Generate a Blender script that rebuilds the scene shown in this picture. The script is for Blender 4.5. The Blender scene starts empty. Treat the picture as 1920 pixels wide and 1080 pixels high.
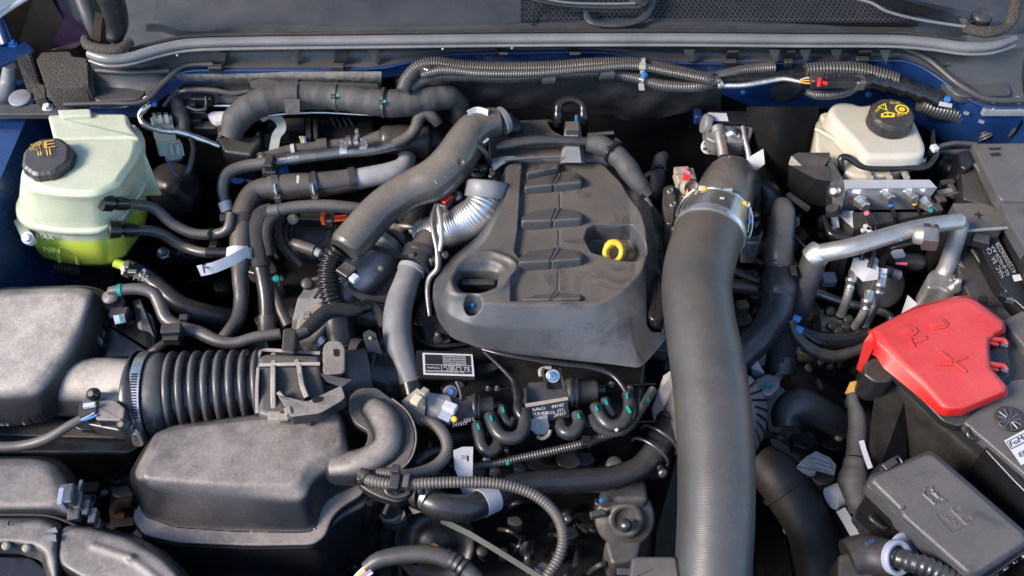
import bpy, bmesh, math, random
import numpy as np
from mathutils import Vector, Matrix
random.seed(7); R = math.radians
sc = bpy.context.scene
# ---------------------------------------------------------------- camera, sky, sun, exposure
PITCH, DIST, HFOV = R(52), 1.40, R(55)
cd = bpy.data.cameras.new('camera'); cam = bpy.data.objects.new('camera', cd); sc.collection.objects.link(cam)
CAM = Vector((0, -DIST*math.cos(PITCH), DIST*math.sin(PITCH)))
cam.location = CAM; cam.rotation_euler = (R(90)-PITCH, 0, 0)
cd.sensor_width = 36; cd.lens = 18/math.tan(HFOV/2); cd.clip_start = 0.05; cd.clip_end = 500
cd.dof.use_dof = True; cd.dof.focus_distance = 1.38; cd.dof.aperture_fstop = 9
sc.camera = cam
world = bpy.data.worlds.new('World'); sc.world = world; world.use_nodes = True
wn = world.node_tree; sky = wn.nodes.new('ShaderNodeTexSky'); sky.sky_type = 'NISHITA'; sky.sun_disc = False
SUN_EL, SUN_AZ = R(36), R(-112)          # azimuth from +Y (towards the windscreen), negative = left
sky.sun_elevation = SUN_EL; sky.sun_rotation = SUN_AZ; sky.air_density = 1.0; sky.dust_density = .4; sky.ozone_density = 2.0
bg = wn.nodes['Background']; bg.inputs[1].default_value = 0.15
wn.links.new(sky.outputs[0], bg.inputs[0])
sd = bpy.data.lights.new('sun', 'SUN'); sd.energy = 2.7; sd.angle = R(20); sd.color = (1, .85, .70)
sun = bpy.data.objects.new('sun', sd); sc.collection.objects.link(sun)
sdir = Vector((math.sin(SUN_AZ)*math.cos(SUN_EL), math.cos(SUN_AZ)*math.cos(SUN_EL), math.sin(SUN_EL)))
sun.rotation_euler = sdir.to_track_quat('Z', 'Y').to_euler()
sc.view_settings.view_transform = 'Standard'; sc.view_settings.look = 'None'
sc.view_settings.exposure = 1.28; sc.view_settings.gamma = 1
# ---------------------------------------------------------------- geometry of the place
FPX = 960/math.tan(HFOV/2)
FW = Vector((0, math.cos(PITCH), -math.sin(PITCH))); UPV = Vector((0, math.sin(PITCH), math.cos(PITCH))); RT = Vector((1, 0, 0))
def P(x, y, z=0.0):                       # point of height z (cm) seen at photo position x, y
    d = FW*FPX + RT*(x-960) + UPV*(540-y)
    return CAM + d*((z/100-CAM.z)/d.z)
def K(p): return (p-CAM).dot(FW)/FPX      # metres per photo pixel at point p
def V(a): return a if isinstance(a, Vector) else P(*a[:3])
# ---------------------------------------------------------------- mesh builder
class MB:
    def __init__(s): s.v = []; s.f = []; s.s = []; s.uv = {}
    def add(s, vs, fs, smooth=True, uv=None):
        o = len(s.v); s.v += [tuple(v) for v in vs]
        for f in fs: s.f.append(tuple(i+o for i in f)); s.s.append(smooth)
        if uv:
            for i, u in enumerate(uv): s.uv[o+i] = u
        return s
    def tube(s, pts, seg=12, step=None, fn=None, cap=True, zs=1.0, spline=True, roll=0, dome=False):
        # pts: (x, y, z cm, radius px) ; fn(arc metres, radius) -> radius
        w = []
        for p in pts:
            q = P(p[0], p[1], p[2]); w.append((q, p[3]*K(q)))
        return s.wtube(w, seg, step, fn, cap, zs, spline, dome)
    def wtube(s, w, seg=12, step=None, fn=None, cap=True, zs=1.0, spline=True, dome=False):
        pos = [a for a, b in w]; rad = [b for a, b in w]
        if len(w) > 2 and spline:
            pp, rr = [], []; n = len(w)
            for i in range(n-1):
                p0, p1, p2, p3 = pos[max(i-1,0)], pos[i], pos[i+1], pos[min(i+2,n-1)]
                L = (p2-p1).length; m = max(3, int(L/(step or 0.007)))
                m = min(m, 400)
                for k in range(m):
                    t = k/m
                    t1 = (p2-p0)*.5 * (L*2/max(1e-6, (p1-p0).length+L) if i > 0 else 1); t2 = (p3-p1)*.5 * (L*2/max(1e-6, (p3-p2).length+L) if i < n-2 else 1)
                    if t1.length > L*1.5: t1 = t1*(L*1.5/t1.length)
                    if t2.length > L*1.5: t2 = t2*(L*1.5/t2.length)
                    h1 = 2*t**3-3*t*t+1; h2 = t**3-2*t*t+t; h3 = -2*t**3+3*t*t; h4 = t**3-t*t
                    pp.append(p1*h1+t1*h2+p2*h3+t2*h4); u = t*t*(3-2*t); rr.append(rad[i]*(1-u)+rad[i+1]*u)
            pp.append(pos[-1]); rr.append(rad[-1]); pos, rad = pp, rr
        elif step:
            pp, rr = [], []
            for i in range(len(w)-1):
                m = max(1, int((pos[i+1]-pos[i]).length/step))
                for k in range(m): t = k/m; pp.append(pos[i].lerp(pos[i+1], t)); rr.append(rad[i]*(1-t)+rad[i+1]*t)
            pp.append(pos[-1]); rr.append(rad[-1]); pos, rad = pp, rr
        n = len(pos); tan = []
        for i in range(n):
            t = pos[min(i+1,n-1)]-pos[max(i-1,0)]
            tan.append(t.normalized() if t.length > 1e-9 else (tan[-1] if tan else Vector((1,0,0))))
        ref = Vector((0,0,1)) if abs(tan[0].z) < .9 else Vector((0,1,0))
        u = (ref-tan[0]*ref.dot(tan[0])).normalized(); vs, uv = [], []; arc = 0
        for i in range(n):
            if i: arc += (pos[i]-pos[i-1]).length
            u = (u-tan[i]*u.dot(tan[i])).normalized(); b = tan[i].cross(u)
            r = fn(arc, rad[i]) if fn else rad[i]
            for k in range(seg):
                a = 2*math.pi*k/seg; d = (u*math.cos(a)+b*math.sin(a))*r
                if zs != 1: d.z *= zs
                vs.append(pos[i]+d); uv.append((arc, abs(k-seg/2)*2*math.pi*rad[i]/seg))
        fs = [(i*seg+k, i*seg+(k+1) % seg, (i+1)*seg+(k+1) % seg, (i+1)*seg+k) for i in range(n-1) for k in range(seg)]
        s.add(vs, fs, True, uv)
        if dome:
            for e, q, sg in ((0, 0, -1), (n-1, (n-1)*seg, 1)):
                c = pos[e]; base = vs[q:q+seg]; t = tan[e]*sg; r = rad[e]; rings = []
                for k in range(1, 4):
                    a = k*math.pi/6; ring = [c+(v-c)*math.cos(a)+t*r*math.sin(a)*.6 for v in base] if k < 3 else [c+t*r*.6]
                    rings.append(ring)
                allv = list(base)+rings[0]+rings[1]+rings[2]; ff = []
                for a0 in (0, seg): ff += [(a0+k, a0+(k+1) % seg, a0+seg+(k+1) % seg, a0+seg+k) for k in range(seg)]
                ff += [(2*seg+k, 2*seg+(k+1) % seg, 3*seg) for k in range(seg)]
                if sg < 0: ff = [f[::-1] for f in ff]
                s.add(allv, ff, True)
        elif cap:
            s.add(vs[:seg], [tuple(range(seg))[::-1]], False); s.add(vs[-seg:], [tuple(range(seg))], False)
        return s
    def lathe(s, c, axis, prof, seg=24, flute=None, k=None):
        # c (x,y,z) or Vector; prof: (height px, radius px) along axis, from bottom to top
        c = V(c); k = k or K(c); ax = Vector(axis).normalized()
        ref = Vector((0,0,1)) if abs(ax.z) < .9 else Vector((0,-1,0))
        u = (ref-ax*ref.dot(ax)).normalized(); b = ax.cross(u); vs = []
        for h, r in prof:
            for i in range(seg):
                a = 2*math.pi*i/seg; rr = r
                if flute and r > flute[2]: rr = r*(1+flute[1]*(1 if (i*flute[0]*2//seg) % 2 else -1))
                vs.append(c+ax*h*k+(u*math.cos(a)+b*math.sin(a))*rr*k)
        n = len(prof)
        s.add(vs, [(j*seg+i, j*seg+(i+1) % seg, (j+1)*seg+(i+1) % seg, (j+1)*seg+i) for j in range(n-1) for i in range(seg)], False if (flute or seg < 9) else True)
        if prof[0][1] > 0.01: s.add(vs[:seg], [tuple(range(seg))[::-1]], False)
        if prof[-1][1] > 0.01: s.add(vs[-seg:], [tuple(range(seg))], False)
        return s
    def box(s, c, dim, rot=(0,0,0), ch=.12, k=None):
        # chamfered box: centre, dims in px (x, y, z), rotation degrees (pitch, roll, yaw) ; ch = chamfer share of the least dim
        c = V(c); k = k or K(c); h = Vector(dim)*k/2; q = min(h)*2*ch
        M = Matrix.Rotation(R(rot[2]), 3, 'Z') @ Matrix.Rotation(R(rot[0]), 3, 'X') @ Matrix.Rotation(R(rot[1]), 3, 'Y')
        pts = []
        for i in (-1,1):
            for j in (-1,1):
                for l in (-1,1):
                    for ax in range(3):
                        v = Vector((i*(h.x-(q if ax != 0 else 0)), j*(h.y-(q if ax != 1 else 0)), l*(h.z-(q if ax != 2 else 0))))
                        pts.append(c+M @ v)
        return s.hull(pts)
    def hull(s, pts):
        bm = bmesh.new()
        for p in pts: bm.verts.new(p)
        r = bmesh.ops.convex_hull(bm, input=bm.verts)
        bmesh.ops.dissolve_limit(bm, angle_limit=R(1), verts=bm.verts, edges=bm.edges)
        bm.verts.index_update(); s.add([v.co.copy() for v in bm.verts], [tuple(v.index for v in f.verts) for f in bm.faces], False)
        bm.free(); return s
    def slab(s, poly, z, bot, bev=.3, fil=8, prof=None, n=4, dr=0, botsh=(0,0), top=True):
        # moulded body: outline (x,y[,dz cm]) seen at height z cm, rounded top edge bev cm, walls down to bot cm, dr = outward draft cm
        pw = [P(p[0], p[1], z+(p[2] if len(p) > 2 else 0)) for p in poly]; dz = [p[2] if len(p) > 2 else 0 for p in poly]
        area = sum(pw[i-1].x*pw[i].y-pw[i].x*pw[i-1].y for i in range(len(pw)))
        if area < 0: pw = pw[::-1]; poly = poly[::-1]
        w = fillet(pw, [fil*K(p) for p in pw] if not isinstance(fil, (list, tuple)) else [f*K(p) for f, p in zip(fil, pw)])
        m = len(w); nr = []
        for i in range(m):
            e1 = (w[i]-w[i-1]); e2 = (w[(i+1) % m]-w[i]); e1.z = e2.z = 0; e1.normalize(); e2.normalize()
            a = Vector((e1.y, -e1.x, 0)); b = Vector((e2.y, -e2.x, 0)); t = (a+b)
            if t.length < 1e-6: t = a
            t.normalize(); nr.append(t/max(.5, t.dot(a)))
        rings = []; B = bev/100
        for k in range(n+1):
            a = math.pi/2*k/n; rings.append((-B+B*math.sin(a), -B+B*math.cos(a), None))
        for h, off in (prof or []): rings.append((off/100, -B+h/100, None))
        last = (prof[-1][1] if prof else 0)/100
        if bot is not None: rings.append((last+dr/100, 0, bot/100))
        vs = []
        for off, h, za in rings:
            for i in range(m):
                v = w[i]+nr[i]*off
                v.z = (za if za is not None else w[i].z+h)
                if za is not None: v.x += botsh[0]/100; v.y += botsh[1]/100
                vs.append(v)
        fs = [(j*m+i, (j+1)*m+i, (j+1)*m+(i+1) % m, j*m+(i+1) % m) for j in range(len(rings)-1) for i in range(m)]
        s.add(vs, fs, True)
        if top: s.add(vs[:m], [tuple(range(m))], False)
        s.add(vs[-m:], [tuple(range(m))[::-1]], False)
        return s
    def plate(s, pts, th=.15, nrm=None):
        # flat plate through points (x,y,z cm), thickness cm
        w = [V(p) for p in pts]; n = Vector((0,0,0))
        for i in range(len(w)): n += (w[i]-w[0]).cross(w[(i+1) % len(w)]-w[0])
        n.normalize()
        if n.dot(CAM-w[0]) < 0: w = w[::-1]; n = -n
        t = n*th/100; m = len(w)
        s.add(w+[p-t for p in w], [tuple(range(m)), tuple(range(m, 2*m))[::-1]]+[(i, m+i, m+(i+1) % m, (i+1) % m) for i in range(m)], False)
        return s
    def ribbon(s, pts, width, th=.05, ax=(0,0,1), n=8, spline=True):
        # strip along points (x,y,z), width px across axis ax, thickness cm
        w = [V(p) for p in pts]
        if spline and len(w) > 2:
            o = []
            for i in range(len(w)-1):
                p0, p1, p2, p3 = w[max(i-1,0)], w[i], w[i+1], w[min(i+2,len(w)-1)]
                for k in range(n):
                    t = k/n; o.append(.5*((2*p1)+(p2-p0)*t+(2*p0-5*p1+4*p2-p3)*t*t+(3*p1-p0-3*p2+p3)*t**3))
            o.append(w[-1]); w = o
        vs = []; m = len(w); A = Vector(ax).normalized()
        for i in range(m):
            t = (w[min(i+1,m-1)]-w[max(i-1,0)]).normalized(); wd = (A-t*A.dot(t)).normalized(); nn = t.cross(wd)
            hw = width*K(w[i])/2; h = th/200
            for a, b in ((-1,-1),(1,-1),(1,1),(-1,1)): vs.append(w[i]+wd*hw*a+nn*h*b)
        fs = [(i*4+k, i*4+(k+1) % 4, i*4+4+(k+1) % 4, i*4+4+k) for i in range(m-1) for k in range(4)]
        s.add(vs, fs+[(3,2,1,0), tuple(range(4*m-4, 4*m))], False); return s
def fillet(w, rad, n=5):
    o = []; m = len(w)
    for i in range(m):
        p, a, b = w[i], w[i-1], w[(i+1) % m]; r = rad[i]
        da = min(r, (a-p).length*.45); db = min(r, (b-p).length*.45)
        if r < 1e-5: o.append(p.copy()); continue
        A = p+(a-p).normalized()*da; B = p+(b-p).normalized()*db
        for k in range(n+1): t = k/n; o.append(A*(1-t)**2+p*2*t*(1-t)+B*t*t)
    return o
COL = sc.collection
def mesh_of(mb, origin=Vector((0,0,0)), name='m'):
    me = bpy.data.meshes.new(name)
    v = np.array(mb.v, dtype=np.float64)-np.array(origin)
    me.from_pydata(v.tolist(), [], mb.f)
    me.polygons.foreach_set('use_smooth', mb.s)
    if mb.uv:
        uvl = me.uv_layers.new(name='uv'); li = np.zeros(len(me.loops), dtype=np.int32); me.loops.foreach_get('vertex_index', li)
        arr = np.zeros((len(mb.v), 2))
        for i, u in mb.uv.items(): arr[i] = u
        uvl.data.foreach_set('uv', arr[li].ravel())
    return me
def part(name, mb, mat, parent=None, **kw):
    o = bpy.data.objects.new(name, None)
    if parent is not None:
        me = mesh_of(mb, parent.get('_o', (0,0,0)), name)
    else:
        v = np.array(mb.v); og = ((v[:,0].min()+v[:,0].max())/2, (v[:,1].min()+v[:,1].max())/2, v[:,2].min())
        me = mesh_of(mb, og, name)
    bpy.data.objects.remove(o); o = bpy.data.objects.new(name, me)
    me.materials.append(M[mat] if isinstance(mat, str) else mat)
    COL.objects.link(o)
    if parent is not None: o.parent = parent; ORG[o.name] = ORG[parent.name]; o['_o'] = parent['_o']
    else: o.location = og; ORG[o.name] = og; o['_o'] = og
    for k, v in kw.items(): o[k] = v
    return o
ORG = {}
def thing(name, label, cat, at, group=None):
    o = bpy.data.objects.new(name, None); COL.objects.link(o); p = V(at); o.location = p; o['_o'] = tuple(p); ORG[o.name] = tuple(p)
    o.empty_display_size = .01
    o['label'] = label; o['category'] = cat
    if group: o['group'] = group
    return o
def solo(name, mb, mat, label, cat, group=None):
    o = part(name, mb, mat); o['label'] = label; o['category'] = cat
    if group: o['group'] = group
    return o
def struct(name, mb, mat):
    o = part(name, mb, mat); o['kind'] = 'structure'; return o
def ridges(pitch_px, amp, sharp=1.0, k=7.5e-4):
    L = pitch_px*k
    def f(a, r):
        x = math.sin(2*math.pi*a/L); x = math.copysign(abs(x)**sharp, x); return r*(1+amp*x)
    return f
def crumple(seed, amp=.06):
    def f(a, r):
        return r*(1+amp*(math.sin(a*210+seed)+.6*math.sin(a*97+seed*2.1)+.5*math.sin(a*431+seed*.7))/2)
    return f
CF = bpy.data.curves.new('t', 'FONT')
def text(s, o, rx, uy, mat, parent, name='lettering', th=.03, lift=.06):
    # s fitted to the parallelogram o -> rx (along) and o -> uy (up)
    c = bpy.data.curves.new('t', 'FONT'); c.body = s; c.size = 1; c.resolution_u = 2
    ob = bpy.data.objects.new('t', c); COL.objects.link(ob); dg = bpy.context.evaluated_depsgraph_get()
    me = bpy.data.meshes.new_from_object(ob.evaluated_get(dg)); bpy.data.objects.remove(ob)
    v = np.zeros(len(me.vertices)*3); me.vertices.foreach_get('co', v); v = v.reshape(-1, 3)
    if len(v) == 0: return
    mn, mx = v.min(0), v.max(0); o, rx, uy = V(o), V(rx), V(uy); X = rx-o; Y = uy-o; N = X.cross(Y).normalized()
    if N.dot(CAM-o) < 0: N = -N
    uu = (v[:,0]-mn[0])/max(1e-6, mx[0]-mn[0]); vv = (v[:,1]-mn[1])/max(1e-6, mx[1]-mn[1])
    q = np.array(o)[None]+uu[:,None]*np.array(X)[None]+vv[:,None]*np.array(Y)[None]+np.array(N)[None]*lift/100
    bm_ = MB(); fs = [tuple(p.vertices) for p in me.polygons]; bm_.add(q.tolist(), fs, False)
    q2 = q-np.array(N)[None]*th/100
    # side walls from boundary edges
    cnt = {}
    for f in fs:
        for i in range(len(f)):
            e = (f[i], f[(i+1) % len(f)]); cnt[e] = 1
    n0 = len(q); bm_.add(q2.tolist(), [], False)
    for (a, b) in list(cnt):
        if (b, a) not in cnt: bm_.f.append((a, a+n0, b+n0, b)); bm_.s.append(False)
    return part(name, bm_, mat, parent)
# signed-distance heightfields for moulded covers
def sdf(poly, X, Y):
    d = np.full(X.shape, 1e9); ins = np.zeros(X.shape, bool); n = len(poly)
    for i in range(n):
        ax, ay = poly[i-1]; bx, by = poly[i]; ex, ey = bx-ax, by-ay; L = ex*ex+ey*ey+1e-18
        t = np.clip(((X-ax)*ex+(Y-ay)*ey)/L, 0, 1); d = np.minimum(d, (X-ax-ex*t)**2+(Y-ay-ey*t)**2)
        c = ((ay > Y) != (by > Y)) & (X < (bx-ax)*(Y-ay)/(by-ay+1e-18)+ax); ins ^= c
    d = np.sqrt(d); return np.where(ins, -d, d)
def wp(poly, z, fil=10):
    w = [P(p[0], p[1], z) for p in poly]; w = fillet(w, [fil*K(p) for p in w], 4); return [(p.x, p.y) for p in w]
def blur(Z, k):
    if k < 1: return Z
    r = int(3*k); x = np.arange(-r, r+1); g = np.exp(-x*x/(2*k*k)); g /= g.sum()
    for ax in (0, 1):
        Zp = np.pad(Z, [(r, r) if a == ax else (0, 0) for a in (0, 1)], mode='edge')
        Z = sum(g[i]*np.take(Zp, np.arange(i, i+Z.shape[ax]), axis=ax) for i in range(2*r+1))
    return Z
def sm(t): t = np.clip(t, 0, 1); return t*t*(3-2*t)
def terrace(cont, res=.0015, soft=1.2, feats=None, tilt=None, fil=10):
    # cont: [(outline px, z cm)] from the top level outwards; heights between outlines blend by distance
    polys = [(wp(p, z, fil), z/100) for p, z in cont]; out = polys[-1][0]
    xs = [p[0] for p in out]; ys = [p[1] for p in out]
    gx = np.arange(min(xs)-.004, max(xs)+.004, res); gy = np.arange(min(ys)-.004, max(ys)+.004, res); X, Y = np.meshgrid(gx, gy)
    S = [sdf(p, X, Y) for p, z in polys]; Z = np.full(X.shape, polys[0][1])
    for i in range(len(S)-1):
        a = np.maximum(S[i], 0); b = np.maximum(-S[i+1], 0); t = a/(a+b+1e-9); m = S[i] > 0
        Z = np.where(m, polys[i][1]*(1-t)+polys[i+1][1]*t, Z)
    Z = np.where(S[-1] > 0, polys[-1][1], Z)
    Z = blur(Z, soft)
    if feats: Z = feats(X, Y, Z)
    if tilt: Z = Z+tilt(X, Y)
    gyy, gxx = np.gradient(S[-1], res); o_ = (S[-1] > 0) & (S[-1] < res*2.5)
    X = np.where(o_, X-S[-1]*gxx, X); Y = np.where(o_, Y-S[-1]*gyy, Y); Z = np.where(o_, np.minimum(Z, polys[-1][1]+(tilt(X, Y) if tilt else 0)+.002), Z)
    keep = S[-1] < res*1.3; idx = -np.ones(X.shape, int); 
    cell = keep[:-1,:-1] & keep[1:,:-1] & keep[:-1,1:] & keep[1:,1:]
    used = np.zeros(X.shape, bool); used[:-1,:-1] |= cell; used[1:,:-1] |= cell; used[:-1,1:] |= cell; used[1:,1:] |= cell
    idx[used] = np.arange(used.sum()); vs = np.stack([X[used], Y[used], Z[used]], 1)
    a = idx[:-1,:-1][cell]; b = idx[:-1,1:][cell]; c = idx[1:,1:][cell]; d = idx[1:,:-1][cell]
    mb = MB(); mb.v = vs.tolist(); mb.f = np.stack([a,b,c,d], 1).tolist(); mb.s = [True]*len(mb.f); return mb
# ---------------------------------------------------------------- materials
M = {}
def mat(name, col, rough=.5, metal=0, dust=0, dcol=(.17,.15,.13), grain=0, gscale=900, mott=.25, mscale=14, coat=0, bump=None, sss=0, trans=0, rv=.15, spec=.5, speck=0, emit=None, up0=.22, smudge=0, stain=0):
    m = bpy.data.materials.new(name); m.use_nodes = True; N = m.node_tree.nodes; L = m.node_tree.links; b = N['Principled BSDF']
    tc = N.new('ShaderNodeTexCoord'); ob = tc.outputs['Object']
    def noise(sc_, det=4, ro=.6):
        n = N.new('ShaderNodeTexNoise'); n.inputs['Scale'].default_value = sc_; n.inputs['Detail'].default_value = det; n.inputs['Roughness'].default_value = ro
        L.new(ob, n.inputs['Vector']); return n.outputs['Fac']
    def ramp(f, a, c):
        r = N.new('ShaderNodeMapRange'); r.inputs[1].default_value = a; r.inputs[2].default_value = c; L.new(f, r.inputs[0]); return r.outputs[0]
    def math_(op, a, c):
        n = N.new('ShaderNodeMath'); n.operation = op
        for i, q in enumerate((a, c)):
            if isinstance(q, (int, float)): n.inputs[i].default_value = q
            else: L.new(q, n.inputs[i])
        return n.outputs[0]
    def mix(f, a, c, ty='MIX'):
        n = N.new('ShaderNodeMix'); n.data_type = 'RGBA'; n.blend_type = ty
        if isinstance(f, (int, float)): n.inputs[0].default_value = f
        else: L.new(f, n.inputs[0])
        for s_, q in ((n.inputs[6], a), (n.inputs[7], c)):
            if isinstance(q, tuple): s_.default_value = (*q, 1)
            else: L.new(q, s_)
        return n.outputs[2]
    n1 = noise(mscale, 6, .65)
    c1 = tuple(x*(1-mott) for x in col); c2 = tuple(min(1, x*(1+mott)) for x in col)
    cc = mix(ramp(n1, .3, .7), c1, c2)
    fd = None
    if dust:
        g = N.new('ShaderNodeNewGeometry'); sx = N.new('ShaderNodeSeparateXYZ'); L.new(g.outputs['Normal'], sx.inputs[0])
        up = ramp(sx.outputs[2], up0, .97)
        n2 = ramp(noise(9, 8, .75), .33, .60); n3 = ramp(noise(260, 5, .75), .3, .68)
        fd = math_('MULTIPLY', math_('MULTIPLY', up, math_('ADD', math_('MULTIPLY', n2, .62), .38)), math_('MULTIPLY', math_('ADD', math_('MULTIPLY', n3, .5), .6), dust))
        cc = mix(fd, cc, dcol)
    if smudge:     # finger-wiped and damp dark patches in the dust
        sn = N.new('ShaderNodeTexNoise'); sn.inputs['Scale'].default_value = 13; sn.inputs['Detail'].default_value = 7; sn.inputs['Roughness'].default_value = .7; sn.inputs['Distortion'].default_value = 1.2; L.new(ob, sn.inputs['Vector'])
        cc = mix(math_('MULTIPLY', ramp(sn.outputs['Fac'], .53, .68), smudge), cc, tuple(x*.45 for x in col))
    if stain:      # brown road film
        cc = mix(math_('MULTIPLY', ramp(noise(4.5, 5, .7), .48, .68), stain), cc, (.085,.062,.042))
    if speck:
        vo = N.new('ShaderNodeTexVoronoi'); vo.inputs['Scale'].default_value = 170; L.new(ob, vo.inputs['Vector'])
        sp = math_('MULTIPLY', ramp(vo.outputs['Distance'], .11, .05), math_('MULTIPLY', ramp(noise(30, 2), .45, .6), speck)); cc = mix(sp, cc, (.35,.33,.3))
    L.new(cc, b.inputs['Base Color'])
    rr = math_('ADD', math_('MULTIPLY', math_('SUBTRACT', noise(60, 4), .5), rv*2), rough)
    if fd is not None: rr = math_('ADD', rr, math_('MULTIPLY', fd, .22))
    L.new(rr, b.inputs['Roughness']); b.inputs['Metallic'].default_value = metal; b.inputs['Specular IOR Level'].default_value = spec
    if coat: b.inputs['Coat Weight'].default_value = coat; b.inputs['Coat Roughness'].default_value = .12
    if sss:
        b.inputs['Subsurface Weight'].default_value = sss; b.inputs['Subsurface Radius'].default_value = (1,1,1); b.inputs['Subsurface Scale'].default_value = .012
    if trans: b.inputs['Transmission Weight'].default_value = trans
    hgt = None
    if grain: hgt = (noise(gscale, 2, .5), grain)
    def add_bump(h, st, dist, prev=None):
        bp = N.new('ShaderNodeBump'); bp.inputs['Strength'].default_value = st; bp.inputs['Distance'].default_value = dist; L.new(h, bp.inputs['Height'])
        if prev: L.new(prev, bp.inputs['Normal'])
        return bp.outputs[0]
    nn = None
    if hgt: nn = add_bump(hgt[0], hgt[1], .0006)
    if bump == 'fold': nn = add_bump(noise(55, 4, .6), .5, .004, nn)
    if bump == 'uneven': nn = add_bump(noise(25, 3, .5), .35, .003, nn)
    if bump == 'felt': nn = add_bump(noise(160, 6, .8), .9, .004, nn)
    if bump == 'foam': nn = add_bump(noise(330, 3, .7), 1, .004, nn)
    if bump == 'weave':      # fine woven ribs along a hose
        uvn = N.new('ShaderNodeUVMap'); w = N.new('ShaderNodeTexWave'); w.inputs['Scale'].default_value = 150; w.inputs['Distortion'].default_value = 1.5; w.inputs['Detail'].default_value = 1
        L.new(uvn.outputs[0], w.inputs['Vector']); nn = add_bump(w.outputs['Fac'], .16, .0005, nn)
    if bump == 'braid':
        uvn = N.new('ShaderNodeUVMap'); hs = []
        for sg in (1, -1):
            mp = N.new('ShaderNodeMapping'); mp.inputs['Rotation'].default_value = (0, 0, sg*R(52)); L.new(uvn.outputs[0], mp.inputs[0])
            w = N.new('ShaderNodeTexWave'); w.inputs['Scale'].default_value = 120; L.new(mp.outputs[0], w.inputs['Vector']); hs.append(w.outputs['Fac'])
        h = math_('MULTIPLY', hs[0], hs[1]); nn = add_bump(h, 1, .0016, nn)
        c3 = mix(ramp(h, .3, .8), cc, tuple(min(1, x*5+.06) for x in col)); L.new(c3, b.inputs['Base Color'])
    if bump == 'wrap':
        uvn = N.new('ShaderNodeUVMap'); mp = N.new('ShaderNodeMapping'); mp.inputs['Rotation'].default_value = (0,0,R(14)); L.new(uvn.outputs[0], mp.inputs[0])
        w = N.new('ShaderNodeTexWave'); w.wave_profile = 'SAW'; w.inputs['Scale'].default_value = 17; w.inputs['Distortion'].default_value = .6; L.new(mp.outputs[0], w.inputs['Vector']); nn = add_bump(w.outputs['Fac'], .8, .0012, nn)
    if nn is not None: L.new(nn, b.inputs['Normal'])
    if emit: b.inputs['Emission Color'].default_value = (*emit, 1); b.inputs['Emission Strength'].default_value = 1
    M[name] = m; return m, N, L, b, cc
mat('cover', (.068,.070,.076), .30, dust=1.15, dcol=(.118,.103,.089), smudge=.75, up0=.66, grain=.55, gscale=1100, mscale=7, mott=.3, speck=.15)
mat('plastic', (.017,.017,.019), .34, dust=.35, grain=.2, mscale=12, speck=.5)
mat('airbox', (.030,.030,.032), .34, dust=1.35, smudge=.15, dcol=(.45,.395,.34), grain=.35, gscale=1000, mscale=9, speck=.3, up0=.5)
mat('tanplastic', (.020,.021,.025), .32, dust=1.2, dcol=(.26,.225,.20), up0=.56, smudge=.25, grain=.35, gscale=1000, mscale=9, speck=.35)
mat('duct_plastic', (.055,.054,.054), .22, stain=.4, smudge=.3, dust=1.1, dcol=(.19,.165,.142), up0=.4, grain=.2, gscale=700, mscale=12, speck=.2)
mat('deep', (.006,.006,.007), .5, dust=.15, dcol=(.03,.028,.025), mscale=8, mott=.5)
mat('gloss', (.010,.010,.012), .24, dust=.08, mscale=20, speck=.2)
mat('rubber', (.022,.024,.029), .27, dust=.22, grain=.1, mscale=30, bump='uneven')
mat('dusty_rubber', (.042,.042,.045), .27, stain=.45, dust=.95, dcol=(.155,.14,.126), up0=.4, grain=.15, mscale=18, speck=.3)
mat('big_hose', (.047,.046,.047), .40, stain=.6, speck=.25, dust=.3, dcol=(.12,.118,.115), grain=.1, mscale=10, bump='weave')
mat('tape', (.040,.041,.045), .6, dust=.5, dcol=(.14,.13,.12), grain=.6, gscale=1500, bump='fold')
mat('braid', (.016,.016,.017), .5, bump='braid')
mat('wrap', (.030,.028,.027), .35, dust=.4, bump='wrap')
mat('loom', (.055,.055,.058), .26, dust=.5, mscale=40)
mat('tanloom', (.075,.068,.062), .42, dust=.5, mscale=40)
mat('felt', (.009,.009,.010), .95, bump='felt', mott=.5, mscale=30, spec=.15)
mat('felt_grey', (.035,.035,.036), .95, bump='felt', mott=.5, mscale=30, spec=.2)
mat('foam', (.085,.075,.066), .95, bump='foam', mott=.7, mscale=400, spec=.2)
mat('shield', (.075,.075,.075), .6, dust=.5, dcol=(.4,.38,.35), mott=.9, mscale=90, bump='felt')
mat('aluminium', (.47,.47,.47), .46, metal=.8, dust=.35, dcol=(.22,.2,.17), mscale=40, mott=.12, grain=.1, speck=.1)
mat('bracket_alu', (.28,.28,.28), .5, metal=.6, dust=.3, mscale=30)
mat('cast', (.36,.36,.36), .48, metal=.7, dust=.4, dcol=(.25,.22,.19), grain=.6, gscale=350, mscale=30, mott=.3)
mat('clamp_steel', (.42,.37,.31), .27, metal=.85, mott=.15, mscale=40)
mat('dark_cast', (.15,.148,.145), .5, metal=.5, dust=.2, grain=.6, gscale=350, mscale=30, mott=.35)
mat('paper', (.30,.285,.27), .7, mott=.2, mscale=60)
mat('soot', (.013,.011,.010), .55, dust=.2, dcol=(.05,.042,.035), mott=.4, mscale=12, bump='uneven')
mat('jacket_felt', (.026,.024,.022), .95, bump='felt', mott=.5, mscale=30, spec=.2)
mat('block_alu', (.50,.52,.56), .36, metal=.35, mscale=30, mott=.08, grain=.1)
mat('rust', (.16,.075,.035), .8, mott=.6, mscale=80, grain=.6)
mat('zinc', (.60,.60,.58), .3, metal=.9, mott=.2, mscale=90)
mat('steel', (.20,.20,.20), .35, metal=.8, dust=.3, mscale=50)
mat('foil', (.60,.61,.62), .40, metal=.9, mott=.12, mscale=60)
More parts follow.
